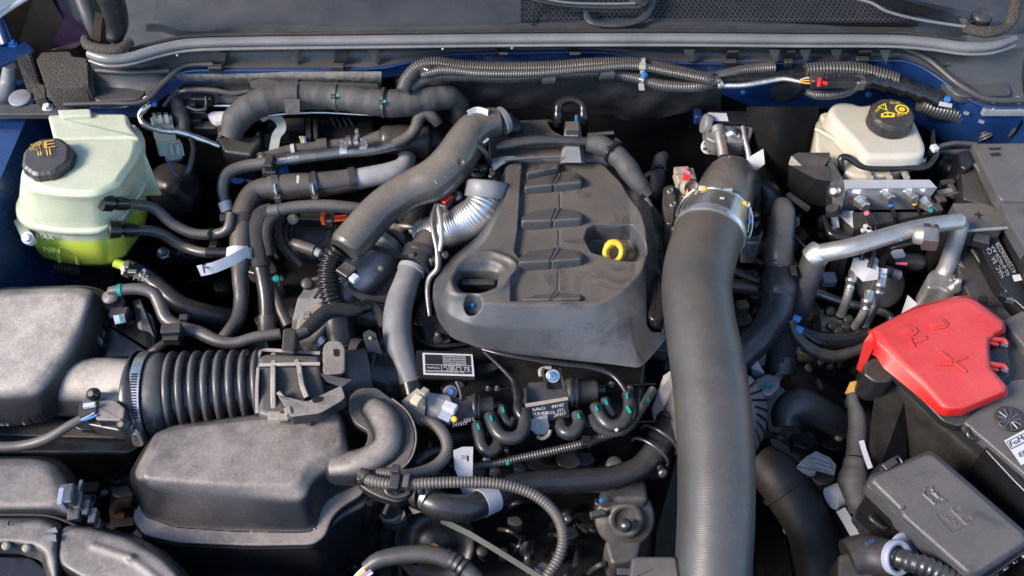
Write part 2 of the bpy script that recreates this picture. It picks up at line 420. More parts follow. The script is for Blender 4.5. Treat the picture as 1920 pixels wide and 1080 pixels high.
mat('blue_paint', (.010,.038,.135), .3, metal=.25, coat=.9, mott=.2, mscale=12, speck=.25)
mat('blue_mark', (.02,.15,.45), .5)
mat('purple_paint', (.030,.016,.040), .35, coat=.6, mott=.3)
mat('brown_inner', (.045,.027,.016), .75, mott=.35, mscale=25, grain=.3)
mat('grey_hose', (.185,.19,.20), .42, dust=.3, dcol=(.22,.20,.18), mscale=25, speck=.3)
mat('bright_hose', (.34,.35,.37), .33, dust=.15, mscale=25)
mat('gray_bracket', (.20,.21,.23), .45, mscale=25)
mat('cowl', (.038,.039,.043), .36, dust=.6, dcol=(.105,.10,.096), grain=.25, mscale=9, mott=.35, speck=.2)
mat('seal', (.17,.17,.18), .22, dust=.2, dcol=(.2,.19,.17), mscale=12, rv=.08)
mat('mesh', (.012,.012,.014), .35, dust=.15)
mat('white', (.50,.51,.53), .5, mott=.06, dust=.12, dcol=(.4,.37,.33))
mat('label_white', (.50,.51,.55), .4, mott=.03)
mat('black_print', (.015,.015,.018), .5)
mat('faint_print', (.30,.31,.33), .5)
mat('connector', (.36,.38,.34), .5, dust=.25, mott=.12, mscale=40)
mat('tan_connector', (.30,.26,.21), .5, dust=.3, mott=.15, mscale=40)
mat('cream', (.55,.50,.36), .5, mott=.15, mscale=50)
mat('red', (.52,.013,.012), .42, dust=.55, dcol=(.56,.12,.11), grain=.2, mscale=10, mott=.10, speck=.1)
mat('red_mark', (.75,.03,.03), .4); mat('pink', (.8,.12,.2), .5)
mat('yellow', (.78,.50,.035), .4, mott=.1, mscale=40, dust=.1)
mat('yellow_print', (.72,.54,.05), .5, mott=.3, mscale=300)
mat('orange_print', (.6,.30,.05), .5, mott=.3, mscale=300)
mat('amber', (.60,.30,.05), .35, sss=.4, mott=.25, mscale=50)
mat('teal', (.0,.27,.23), .5); mat('orange', (.85,.14,.02), .45); mat('copper', (.55,.14,.05), .35, metal=.6, mott=.4, mscale=300)
mat('purple_wire', (.28,.14,.5), .4); mat('violet_plastic', (.30,.33,.42), .4)
mat('pulley', (.020,.020,.021), .35, metal=.3); mat('belt', (.06,.07,.07), .6)
mat('ground', (.05,.05,.05), .9, grain=.5)
mat('reservoir', (.50,.475,.40), .33, dust=.12, dcol=(.35,.3,.22), sss=.55, mott=.08, mscale=20)
mat('fluid_tint', (.48,.36,.15), .4, sss=.4, mott=.3, mscale=25)
# coolant tank: milky plastic, the yellow-green coolant showing below its level
m_, N_, L_, b_, cc_ = mat('tank', (.50,.535,.40), .26, dust=.12, dcol=(.4,.38,.3), sss=.6, mott=.10, mscale=16, rv=.1)
g_ = N_.new('ShaderNodeNewGeometry'); s_ = N_.new('ShaderNodeSeparateXYZ'); L_.new(g_.outputs['Position'], s_.inputs[0])
r_ = N_.new('ShaderNodeMapRange'); r_.inputs[1].default_value = -.052; r_.inputs[2].default_value = -.060; L_.new(s_.outputs[2], r_.inputs[0])
x_ = N_.new('ShaderNodeMix'); x_.data_type = 'RGBA'; L_.new(r_.outputs[0], x_.inputs[0]); L_.new(cc_, x_.inputs[6]); x_.inputs[7].default_value = (.64,.76,.10,1); L_.new(x_.outputs[2], b_.inputs['Base Color'])
def bolt(parent, c, r=8, ax=(0,0,1), mat='zinc', name='bolt', h=7, washer=True, **kw):
    m = MB()
    if washer: m.lathe(c, ax, [(0, r*1.5), (1.2, r*1.5), (1.6, r*1.35)], 18)
    m.lathe(c, ax, [(1.5, r), (h, r), (h+1.2, r*.8)], 6)
    return part(name, m, mat, parent, **kw) if parent is not None else m
def band(parent, a, b, r, mat='steel', name='hose_clamp', screw=True, seg=24, bump=1.0):
    # clamp band from a to b (x,y,z) with radius px r
    m = MB(); pa, pb = P(*a), P(*b); ra = r*K(pa); m.wtube([(pa, ra), (pb, ra)], seg, spline=False)
    if screw:
        d = (CAM-pa).normalized(); t = (pb-pa).normalized(); u = (d-t*d.dot(t)).normalized(); side = t.cross(u)
        c = (pa+pb)/2+u*ra*1.05+side*ra*.15; w = (pb-pa).length/K(pa)
        m.wtube([(c-side*.006, .0035), (c+side*.006, .0035)], 8, spline=False)
        m.wtube([(c-side*.009, .0022), (c+side*.010, .0022)], 6, spline=False)
    return part(name, m, mat, parent)
def ziptie(parent, c, d, r, w=4, mat='gloss', name='cable_tie', head=True):
    # narrow strap round a hose at c=(x,y,z), hose direction d=(dx,dy) px
    L = math.hypot(*d); ux, uy = d[0]/L*w/2, d[1]/L*w/2; m = MB()
    pa, pb = P(c[0]-ux, c[1]-uy, c[2]), P(c[0]+ux, c[1]+uy, c[2]); ra = r*K(pa); m.wtube([(pa, ra*1.06), (pb, ra*1.06)], 20, spline=False)
    if head:
        q = (CAM-pa).normalized(); t = (pb-pa).normalized(); u = (q-t*q.dot(t)).normalized()
        m.box((pa+pb)/2+u*ra*1.12, (w*1.8, w*1.6, w*1.3), (0, 0, math.degrees(math.atan2(t.y, t.x))))
    return part(name, m, mat, parent)
def hose(name, label, cat, matn, pts, seg=14, group=None, **kw):
    m = MB().tube(pts, seg=seg, **kw)
    t = thing(name, label, cat, pts[0][:3], group); part('hose_body', m, matn, t); return t
def wire(name, label, cat, matn, pts, seg=8, group=None, **kw):
    return solo(name, MB().tube(pts, seg=seg, **kw), matn, label, cat, group)
# ---------------------------------------------------------------- the bay itself (setting)
def PY(x, y, Y):                          # point on the upright plane at distance Y (m), as (x, y, z cm)
    d = FW*FPX + RT*(x-960) + UPV*(540-y); t = (Y-CAM.y)/d.y; return (x, y, (CAM+d*t).z*100)
def W(x, y, z): return Vector((x, y, z))
g = MB(); g.add([W(-30,-30,-.95), W(30,-30,-.95), W(30,30,-.95), W(-30,30,-.95)], [(0,1,2,3)], False); struct('ground', g, 'ground')
# firewall with a black felt blanket, a grid so that it can bulge a little
g = MB(); nx, nz = 90, 50; vs = []
for j in range(nz+1):
    for i in range(nx+1):
        x = -1.0+2.0*i/nx; z = .045-.80*j/nz
        y = .452+.012*math.sin(x*9+1)*math.sin(z*11)+.008*math.sin(x*23)*math.cos(z*17+2)-.02*math.exp(-((z+.06)/.05)**2)
        vs.append(W(x, y, z))
g.add(vs, [(j*(nx+1)+i, j*(nx+1)+i+1, (j+1)*(nx+1)+i+1, (j+1)*(nx+1)+i) for j in range(nz) for i in range(nx)], True)
struct('firewall', g, 'felt')
# inner wings left (blue) and right
def wall(x0, x1, x2, z0, z1, m_, name):
    g = MB(); g.hull([W(x0,.47,z0), W(x0,-.9,z0-.02), W(x1,.47,z1), W(x1,-.9,z1), W(x2,.47,z0), W(x2,-.9,z0-.02), W(x2,.47,z1), W(x2,-.9,z1)]); struct(name, g, m_)
wall(-.80, -.74, -1.1, .0, -.30, 'blue_paint', 'left_inner_wing'); wall(.84, .78, 1.2, .0, -.25, 'blue_paint', 'right_inner_wing')
wall(-.70, -.58, -1.1, -.24, -.80, 'deep', 'left_arch_liner'); wall(.74, .62, 1.2, -.24, -.80, 'deep', 'right_arch_liner')
g = MB(); g.hull([W(-.75,-.54,-.01), W(.8,-.54,-.01), W(-.75,-.52,-.8), W(.8,-.52,-.8), W(-.75,-.70,-.01), W(.8,-.70,-.01), W(-.75,-.7,-.8), W(.8,-.7,-.8)]); struct('radiator_panel', g, 'deep')
g = MB()
for (x, y, z, dx, dy, dz) in ((-.45, 0, -.66, 90, 1500, 120), (.48, 0, -.66, 90, 1500, 120), (0, -.30, -.72, 1300, 160, 90), (0, .25, -.74, 1300, 200, 70)): g.box(W(x, y, z), (dx, dy, dz), k=7.5e-4)
struct('underbody_frame', g, 'deep')
# ---- cowl: upper panel, grille, trough
cw = thing('cowl_panel', 'wide dark grey plastic scuttle panel with perforated grille below the windscreen', 'cowl panel', (960, 60, 10))
c = MB(); N0 = 60
rows = [(0.462, .088), (.472, .094), (.485, .090), (.50, .085), (.55, .092), (.62, .115), (.72, .16), (.9, .26)]
vs = []
xs_ = [-.60+1.62*i/N0 for i in range(N0+1)]
def cy(x):     # the cowl edge bows towards the engine at both ends
    a = max(0, (-.45-x)/.15); b = max(0, (x-.52)/.2); return -.018*math.sin(min(1, a*1.2)*math.pi)-.028*math.sin(min(1, b*.9)*math.pi)
for (y, z) in rows:
    for x in xs_: vs.append(W(x, y+cy(x)*(1 if y < .5 else .3), z+.004*math.sin(x*7)))
c.add(vs, [(j*(N0+1)+i, j*(N0+1)+i+1, (j+1)*(N0+1)+i+1, (j+1)*(N0+1)+i) for j in range(len(rows)-1) for i in range(N0)], True); part('upper_panel', c, 'cowl', cw)
c = MB().tube([(1000,47,9.6,2),(1000,30,9.8,2),(1001,-5,11.5,2)], seg=6); part('panel_seam', c, 'deep', cw)
# perforated grille: staggered holes with real rims
c = MB(); fl = MB()
def gz(y): return .088+max(0, y-.50)*.14+.0035
def cell(cx, cyy, a, b):
    o = [W(cx+a*math.cos(R(60*k+30))*1.155, cyy+b*math.sin(R(60*k+30))*1.155, gz(cyy)) for k in range(6)]
    i_ = [W(cx+a*.8*math.cos(R(60*k+30)), cyy+b*.8*math.sin(R(60*k+30)), gz(cyy)) for k in range(6)]
    d = [p-W(0,0,.004) for p in i_]
    c.add(o+i_+d, [(k, (k+1) % 6, 6+(k+1) % 6, 6+k) for k in range(6)]+[(6+k, 6+(k+1) % 6, 12+(k+1) % 6, 12+k) for k in range(6)], False)
p_ = .0084; qx = 0
for j in range(14):
    yy = .492+j*p_*.88
    for i in range(96):
        x = .15+i*p_+(p_/2 if j % 2 else 0)
        if x > .66+.0*j: break
        q = x
        cell(x, yy, p_/2, p_/2)
for (x0, n) in ((.020, 5), (.065, 6), (.10, 8)):
    for j in range(6 if x0 < .09 else 2):
        yy = (.495 if x0 < .09 else .515)+j*p_*.88
        for i in range(n): cell(x0+i*p_+(p_/2 if j % 2 else 0), yy, p_/2, p_/2)
part('perforated_grille', c, 'cowl', cw, kind='stuff')
c = MB().hull([W(.148,.484,.0885), W(.672,.484,.0885), W(.672,.60,.103), W(.148,.60,.103), W(.148,.484,.0865), W(.672,.484,.0865), W(.672,.60,.10), W(.148,.60,.10)]); part('grille_backing', c, 'deep', cw)
c = MB().hull([W(.015,.488,.0895), W(.145,.488,.0895), W(.145,.545,.096), W(.015,.545,.096), W(.015,.488,.0875), W(.145,.488,.0875), W(.145,.545,.094), W(.015,.545,.094)]); part('grille_backing', c, 'deep', cw)
c = MB().tube([(1098,18,11,5),(1104,38,11,7),(1125,46,10.8,7),(1175,45,10.8,7),(1210,30,11,8),(1222,-10,11.5,12)], seg=12, zs=.6); part('moulded_trim', c, 'cowl', cw)
# trough between seal and flange
tr = thing('scuttle_trough', 'dark plastic trough with ribs between bonnet seal and blue flange', 'trough', (960, 100, 6))
edge = [(170,200,3),(230,200,3),(262,190,4),(300,160,5),(340,134,6),(420,130,6),(560,129,6),(700,127,6),(780,113,6.3),(830,102,6.5),(960,98,6.6),(1130,97,6.6),(1200,108,6.3),(1260,116,6),(1450,117,6),(1600,113,6),(1690,112,6),(1730,125,5.6),(1790,165,4.6),(1840,195,3.6),(1925,201,3.2)]
topl = [(165,98,9.5),(200,108,9.4),(262,106,9.4),(310,95,9.4),(345,84,9.5),(420,80,9.5),(560,79,9.5),(700,79,9.5),(780,78,9.5),(830,77,9.5),(960,77,9.5),(1130,77,9.5),(1200,78,9.5),(1260,79,9.5),(1450,80,9.5),(1600,82,9.4),(1690,84,9.4),(1730,88,9.3),(1790,96,9.2),(1840,98,9.2),(1925,88,9.2)]
c = MB(); vs = []
for t in (0, .25, .5, .75, 1):
    for a, b in zip(edge, topl):
        A = P(*a); B = P(*b); q = A.lerp(B, t); q.y += .012*math.sin(t*math.pi); q.z -= .010*math.sin(t*math.pi); vs.append(q)
n_ = len(edge); c.add(vs, [(j*n_+i, j*n_+i+1, (j+1)*n_+i+1, (j+1)*n_+i) for j in range(4) for i in range(n_-1)], True); part('trough_wall', c, 'cowl', tr)
for x in (300+250, 700, 404, 1292, 1452, 1568, 1660, 1510):
    c = MB().plate([(x-11,93,9.0),(x+11,93,9.0),(x+1,120,6.6)], .8); part('rib', c, 'cowl', tr)
for x0, x1, y0 in ((392, 418, 127), (622, 646, 125), (1062, 1082, 97), (1358, 1380, 117), (1604, 1628, 112), (1470, 1486, 117), (930, 946, 98)):
    c = MB().plate([(x0+6,98,8.6),(x1+6,98,8.6),(x1+3,y0-6,6.6),(x0+3,y0-6,6.6)], .4); c.box(((x0+x1)/2, y0+1, 6.7), (x1-x0, 12, 12)); part('clip', c, 'plastic', tr)
# corner wells of the cowl
c = MB().slab([(176,122),(318,126),(262,186),(178,190),(170,160)], 4.6, 3, bev=.3, fil=12); part('corner_well', c, 'cowl', tr)
c = MB().tube([(180,132,7,5),(240,136,7,5),(318,132,7,5)], seg=8); part('well_step', c, 'cowl', tr)
c = MB().slab([(1742,92),(1888,96),(1896,178),(1796,180),(1752,140)], 4.8, 3.4, bev=.3, fil=14); part('corner_well', c, 'cowl', tr)
c = MB().tube([(1770,120,6.6,5),(1820,118,6.6,5),(1882,120,6.6,5)], seg=8); part('well_step', c, 'cowl', tr)
c = MB().tube([(1690,88,8,6),(1740,112,7,6),(1800,160,6,6),(1850,186,5,6),(1925,188,5,6)], seg=8); part('well_rim', c, 'cowl', tr)
c = MB().tube([(120,196,5,5),(200,194,5,5),(270,190,5,5),(312,150,6.3,5),(345,124,7,5),(400,121,7,5)], seg=8); part('well_rim', c, 'cowl', tr)
for x, y in ((250,118), (333,104), (830,92), (960,90), (1095,85), (1240,86), (1545,83), (1700,85), (1795,97), (1392,84)):
    bolt(tr, (x, y, 9.6), 2.4, (0,-.6,.8), 'label_white', 'fixing_stud', 3, False)
# bonnet seal
sl = thing('bonnet_seal', 'long grey rubber bonnet seal running along the scuttle edge', 'rubber seal', (960, 72, 10.5))
S1 = [(168,100,11,9),(200,110,11,9),(240,108,11,9),(290,94,11,9),(350,82,11,9),(450,78,11,9),(700,75,11,9),(960,72,11,9),(1250,71,11,9),(1500,73,11,9),(1680,74,11,9),(1750,80,11,10),(1810,88,11,10),(1860,86,11,9),(1903,72,11,6)]
c = MB().tube(S1, seg=14, step=.012); part('seal_bulb', c, 'seal', sl)
c = MB().tube([(x, y+13, z-.8, 4) for x, y, z, r in S1], seg=8, step=.012, zs=.7); part('seal_lip', c, 'seal', sl)
c = MB().tube([(x, y-12, z-.2, 5) for x, y, z, r in S1[2:-2]], seg=8, step=.012); part('seal_base', c, 'plastic', sl)
# blue flange of the scuttle and the painted faces behind
fl_ = [(x, y+2, z, 3.2) for x, y, z in edge]
f = MB().tube(fl_, seg=8, step=.01); flange = struct('painted_scuttle_flange', f, 'blue_paint')
c = MB(); vs = []
for t in (0, 1):
    for i, a in enumerate(edge): q = P(*a).copy(); q.z -= (.10 if a[0] > 1300 else .022)*t; q.y -= .004; vs.append(q)
c.add(vs, [(i, i+1, n_+i+1, n_+i) for i in range(n_-1)], True); struct('painted_scuttle_face', c, 'blue_paint')
# felt upper fold of the blanket
c = MB(); nx, nz = 60, 10; vs = []
for j in range(nz+1):
    for i in range(nx+1):
        x = 742+(1352-742)*i/nx; lo = 205+25*math.exp(-((x-1180)/90)**2)-60*max(0, (x-1290)/60)**2*0; y = 128+(lo-128)*j/nz
        Y = .430-.02*math.sin(math.pi*j/nz)+.004*math.sin(x*.06+j); q = P(*PY(x, y, Y)); vs.append(q)
c.add(vs, [(j*(nx+1)+i, j*(nx+1)+i+1, (j+1)*(nx+1)+i+1, (j+1)*(nx+1)+i) for j in range(nz) for i in range(nx)], True)
solo('insulation_blanket', c, 'felt_grey', 'grey felt insulation fold along the top of the firewall behind the corrugated looms', 'insulation')
c = MB(); vs = []; nx, nz = 24, 24
for j in range(nz+1):
    for i in range(nx+1):
        u, v = i/nx, j/nz; x = 1400+135*u; y = 200+230*v
        Y = .37-.07*math.sin(math.pi*u)*math.sin(math.pi*min(1, v*.9+.1))+.004*math.sin(9*u+7*v); vs.append(P(*PY(x, y, Y)))
c.add(vs, [(j*(nx+1)+i, j*(nx+1)+i+1, (j+1)*(nx+1)+i+1, (j+1)*(nx+1)+i) for j in range(nz) for i in range(nx)], True)
solo('blower_cover', c, 'felt', 'black padded cover on the firewall left of the brake fluid reservoir', 'insulation')
# reflective heat shield behind the left harness
c = MB(); vs = []; nx, nz = 40, 8
for j in range(nz+1):
    for i in range(nx+1):
        u, v = i/nx, j/nz; x = 328+(715-328)*u; y = 134+66*v; Y = .40-.01*math.sin(v*9)+.006*math.sin(u*5); vs.append(P(*PY(x, y, Y)))
c.add(vs, [(j*(nx+1)+i, j*(nx+1)+i+1, (j+1)*(nx+1)+i+1, (j+1)*(nx+1)+i) for j in range(nz) for i in range(nx)], True)
sh = thing('heat_shield', 'dusty grey panel on the upper left firewall behind the cloth taped harness', 'heat shield', (520, 180, 1)); part('shield_panel', c, 'shield', sh)
for x in (352, 412, 600, 655): part('rib', MB().tube([(x,134,4.5,5),(x+3,200,-2,5)], seg=6), 'deep', sh)
part('edge_trim', MB().tube([(400,198,-.5,3),(520,199,-.5,3),(640,196,-.5,3)], seg=6), 'zinc', sh)
# left flange strip under the trough with bolts
st = thing('left_wing_rail', 'dusty painted rail with three white bolts above the coolant tank', 'rail', (120, 205, 2))
part('rail_plate', MB().slab([(-30,196),(170,192),(285,190),(262,211),(100,214),(-30,214)], 2, 1, bev=.15, fil=3), 'cowl', st)
part('rail_edge', MB().tube([(-30,214,1.7,2.6),(110,213,1.7,2.6),(170,216,1.7,2.6),(262,210,1.7,2.6)], seg=8), 'blue_paint', st)
for x, y in ((90,202), (213,204)): bolt(st, (x, y, 2), 7, (0,-.2,1), 'white', h=8)
# bolt pair at the left flange corner, bolts on the right
bolt(tr, (275,187,4.4), 5, (0,-.5,.8), 'zinc', h=8); bolt(tr, (289,195,3.6), 3.6, (.3,-.7,.5), 'blue_mark', h=8)
rr_ = thing('right_wing_rail', 'bare metal earth rail with two bolts at the upper right corner', 'rail', (1880, 195, 3))
part('rail_plate', MB().slab([(1838,192),(1930,192),(1930,207),(1846,207)], 3.2, 2, bev=.15, fil=3), 'gray_bracket', rr_)
for x in (1858, 1905): bolt(rr_, (x, 191, 3.3), 8, (0,-.2,1), 'zinc', h=9)
for x in (1860, 1908):
    part('earth_lug', MB().ribbon([(x,205,3.2),(x+2,213,2),(x-2,232,-1)], 10, .15, (1,0,0)), 'zinc', rr_)
wire('earth_cable', 'first black earth cable below the bolt pair nearest the reservoir side', 'cable', 'loom', [(1858,225,0,5),(1853,250,-3,5),(1848,262,-4,5)])
wire('earth_cable', 'second black earth cable curling from the outermost bolt at the right edge', 'cable', 'loom', [(1906,225,0,5),(1898,248,-2,5),(1878,258,-4,5),(1850,262,-5,6)])
bolt(tr, (1776,186,4), 4, (0,-.7,.5), 'blue_mark', h=8)
# top left corner: wing inside, hinge, foam, fender
struct('left_wing_inside', MB().plate([(-60,10,16),(75,-40,16),(240,-40,12),(200,110,1),(150,150,-6),(10,150,-4),(-60,110,4)], .3), 'brown_inner')
solo('wing_bracket', MB().plate([(88,95,4),(120,38,10),(100,5,14),(90,-20,16),(150,-20,14),(172,70,7),(140,90,5)], .3), 'purple_paint', 'dark purple-blue painted panel behind the foam at the top left corner', 'body panel')
solo('wing_edge', MB().tube([(-20,42,14,5),(20,14,15,5),(60,-10,16,5)], seg=8), 'white', 'pale wing edge cutting the top left corner', 'wing edge')
solo('front_wing', MB().plate([(-60,60,14.5),(-60,-60,22),(70,-60,18),(52,-12,16),(14,14,15)], .3), 'white', 'bright white wing surface at the extreme top left corner', 'wing')
hg = thing('hinge', 'blue painted bonnet hinge bracket with one bolt at top left', 'hinge', (25, 95, 8))
part('hinge_plate', MB().slab([(-30,80),(20,72),(52,80),(62,96),(40,104),(0,122),(-30,140)], 8, 7.4, bev=.1, fil=8), 'blue_paint', hg)
part('hinge_arm', MB().tube([(-10,20,12,12),(2,50,10,14),(14,84,8,14)], seg=12), 'blue_paint', hg)
part('hinge_edge', MB().tube([(-30,122,7.6,3),(10,110,7.6,3),(50,84,7.6,3),(62,98,7,3)], seg=8), 'bracket_alu', hg)
bolt(hg, (24,83,8), 6, (0,-.2,1), 'blue_mark', h=8)
solo('strut_mount', MB().tube([(18,122,5,11),(16,150,2,14),(8,182,0,22),(-20,205,-1,26)], seg=16), 'gray_bracket', 'pale conical bonnet strut mount below the hinge at the left edge', 'mount')
solo('round_plug', MB().lathe((38,184,2.4), (0,-.1,1), [(0,21),(2,21),(3,19),(3.2,0)], 28), 'gray_bracket', 'flat round grey plug on the rail beside the strut mount', 'plug')
fm = thing('foam_block', 'speckled brown-grey foam block at the upper left corner', 'foam', (115, 150, 5))
part('block', MB().slab([(68,112),(78,98),(130,96),(136,106),(160,108),(164,118),(166,160),(150,162),(86,165)], 7.2, 3.4, bev=.15, fil=3), 'foam', fm)
part('upright', MB().hull([P(*q) for q in ((30,108,8),(52,100,8),(58,102,7.6),(82,180,2),(55,182,2),(30,108,6),(90,150,1),(62,186,1))]), 'foam', fm)
part('side_pad', MB().slab([(152,110),(168,108),(172,160),(158,168)], 6.6, 2.5, bev=.15, fil=3), 'foam', fm)
part('foot', MB().slab([(60,150),(84,160),(86,182),(64,186)], 4, 2, bev=.15, fil=3), 'foam', fm)
part('backing_plate', MB().slab([(86,163),(150,162),(150,180),(88,181)], 4, 3, bev=.1, fil=3), 'cowl', fm)
solo('foam_ring', MB().tube([(160,72,12,8),(164,84,12,10),(190,92,12,10),(225,92,12,10),(245,78,12,9)], seg=10), 'foam', 'foam strip curving under the black wiper spindle boot at left', 'foam')
bt = thing('spindle_boot', 'black rubber column rising into the left end of the scuttle', 'boot', (212, 75, 11))
part('column', MB().tube([(200,-20,22,26),(212,10,18,24),(218,45,14,22),(214,72,12,16)], seg=18, dome=True), 'rubber', bt)
part('grey_stay', MB().tube([(150,-20,18,18),(168,30,15,16),(180,70,12,10)], seg=12, zs=.5), 'cowl', bt)
part('brown_strip', MB().ribbon([(186,24,17),(183,50,14.5),(181,76,12)], 14, .3, (1,0,0)), 'brown_inner', bt)
# right end of the cowl
solo('foam_ring', MB().tube([(1806,34,13,7),(1812,52,12,10),(1850,60,12,11),(1888,50,12,10),(1902,20,14,12),(1905,-20,17,14)], seg=10), 'foam', 'foam strip curving below the wiper arm pivot cap at right', 'foam')
solo('foam_pad', MB().hull([P(*q) for q in ((1902,95,8),(1935,95,8),(1935,190,2),(1900,155,4),(1905,95,4),(1935,100,2),(1935,185,0),(1902,150,1))]), 'foam', 'speckled grey foam pad at the right edge of the scuttle', 'foam')
# wiper arms
wa = thing('wiper_arm', 'black wiper arm crossing the top of the photo near its centre', 'wiper arm', (1080, 10, 12))
part('arm', MB().tube([(960,-22,14,6),(1000,-2,13.5,6),(1050,8,13,6),(1130,13,12.6,6),(1200,12,12.4,7)], seg=10, zs=.6), 'plastic', wa)
part('arm_spine', MB().tube([(985,-14,14.4,2.5),(1050,3,13.8,2.5),(1130,7,13.3,2.5),(1190,6,13.2,2.5)], seg=8), 'seal', wa)
part('pivot', MB().lathe((1196,4,12), (0,0,1), [(0,20),(8,19),(12,14),(13,0)], 24), 'plastic', wa)
wb = thing('wiper_arm', 'wide black wiper arm with round pivot cap at the upper right', 'wiper arm', (1760, 30, 12))
part('arm', MB().hull([P(*q) for q in ((1612,-12,14.5),(1640,6,14.5),(1700,24,13.5),(1806,48,12.5),(1830,40,12.5),(1826,24,12.5),(1700,4,14),(1630,-20,15),(1640,6,13.4),(1806,48,11.4),(1700,4,12))]), 'gloss', wb)
part('arm_edge', MB().tube([(1600,-4,14.5,3),(1636,6,14.4,3),(1660,20,14,3),(1720,36,13.3,3),(1810,50,12.6,3)], seg=8), 'seal', wb)
part('pivot_cap', MB().lathe((1840,33,12.4), (0,-.15,1), [(-8,20),(4,19),(9,16),(11,9),(11.5,0)], 28), 'plastic', wb)
# ---------------------------------------------------------------- engine block and deep parts
eb = thing('engine_block', 'dark engine block and rocker cover below the moulded engine cover', 'engine', (980, 700, -40))
part('block', MB().slab([(560,360),(1240,360),(1290,760),(1260,900),(800,900),(600,760)], -24, -62, bev=2, fil=40), 'deep', eb)
part('rocker_cover', MB().slab([(790,560),(1230,560),(1200,800),(790,800)], -13, -26, bev=1, fil=16), 'gloss', eb)
part('timing_cover', MB().slab([(700,830),(1240,850),(1230,1060),(1100,1120),(760,1100)], -34, -62, bev=2, fil=40), 'deep', eb)
part('rear_mass', MB().slab([(470,300),(900,280),(900,560),(480,600)], -20, -60, bev=2, fil=30), 'deep', eb)
rnd = random.Random(11)
def clutter(x0, y0, x1, y1, za, zb, n):
    for k in range(n):
        x, y, z = rnd.uniform(x0, x1), rnd.uniform(y0, y1), rnd.uniform(za, zb); w = rnd.uniform(14, 34); r = rnd.random()
        mt = rnd.choice(('dark_cast','deep','plastic','dark_cast','rubber','steel'))
        if r < .25: part('cast_boss', MB().lathe((x, y, z), (rnd.uniform(-.3,.3), -.3, 1), [(-60, w*.62), (-2, w*.55), (0, w*.5), (2, w*.3), (2, 0)], 20), mt, eb)
        elif r < .42: part('bolt_head', MB().lathe((x, y, z), (rnd.uniform(-.2,.2), -.4, 1), [(-30, w*.5), (0, w*.45), (1, w*.3), (9, w*.28), (10, 0)], 6), rnd.choice(('steel','dark_cast','zinc')), eb)
        elif r < .72:
            a = rnd.uniform(0, 6.28); L = rnd.uniform(30, 80); dx, dy = math.cos(a)*L, math.sin(a)*L*.8
            part('small_line', MB().tube([(x-dx*.5, y-dy*.5, z-4, w*.22), (x-dy*.1, y+dx*.1, z, w*.22), (x+dx*.5, y+dy*.5, z-5, w*.22)], seg=10), mt, eb)
        else: part('bracket_plate', MB().slab([(x-w, y-w*.5), (x+w*.4, y-w*.7), (x+w, y+w*.2), (x+w*.2, y+w*.6), (x-w*.8, y+w*.3)], z, z-2.5, bev=.25, fil=8), mt, eb)
for a in ((690,560,760,700,-20,-15,12),(1236,430,1300,760,-20,-13,22),(1430,640,1640,1000,-34,-24,34),(640,930,760,1070,-30,-20,14),(860,930,1160,1070,-32,-22,26),(280,440,420,560,-34,-26,8),(480,420,560,620,-20,-16,12),(790,840,1190,890,-22,-15,18),(1380,430,1480,640,-24,-16,16),(1480,400,1600,620,-26,-18,18),(740,250,960,420,-17,-12,14),(160,880,250,1000,-28,-20,8)): clutter(*a)
for k in range(14): part('cover_bolt', MB().lathe((rnd.uniform(800,1230), rnd.choice((652,720,728,700,812)), -12.9), (0,0,1), [(0,8),(3,7),(3,5),(7,5),(8,0)], 12), 'steel', eb)
for y in (668, 730, 800): part('cover_rib', MB().tube([(900,y,-12.8,3),(1230,y-10,-12.8,3)], seg=6), 'gloss', eb)
part('filler_plate', MB().hull([P(*q) for q in ((893,705,-11.2),(935,690,-10.5),(925,680,-10.5),(885,688,-11),(893,715,-12),(930,700,-12))]), 'gloss', eb)
# ---------------------------------------------------------------- engine cover (moulded relief)
ec = thing('engine_cover', 'large dark grey moulded engine cover with stepped scales, oil filler pocket and dipstick pocket', 'engine cover', (1020, 480, -8))
A = [(948,303),(985,296),(1060,288),(1130,292),(1165,335),(1196,375),(1210,430),(1212,478),(1204,508),(1166,548),(1122,572),(960,572),(890,566),(842,552),(834,536),(858,500),(912,450),(952,362),(948,330)]
B = [(938,297),(1060,262),(1128,268),(1176,325),(1215,370),(1232,432),(1234,500),(1210,572),(1164,611),(1080,614),(960,614),(880,611),(838,592),(820,562),(822,532),(848,493),(904,444),(944,352),(938,325)]
C = [(928,292),(1060,250),(1135,258),(1186,320),(1222,368),(1240,432),(1250,540),(1250,634),(1222,668),(1200,690),(1150,684),(1060,674),(960,664),(900,654),(846,634),(822,604),(811,562),(813,528),(842,488),(898,440),(936,350),(928,322)]
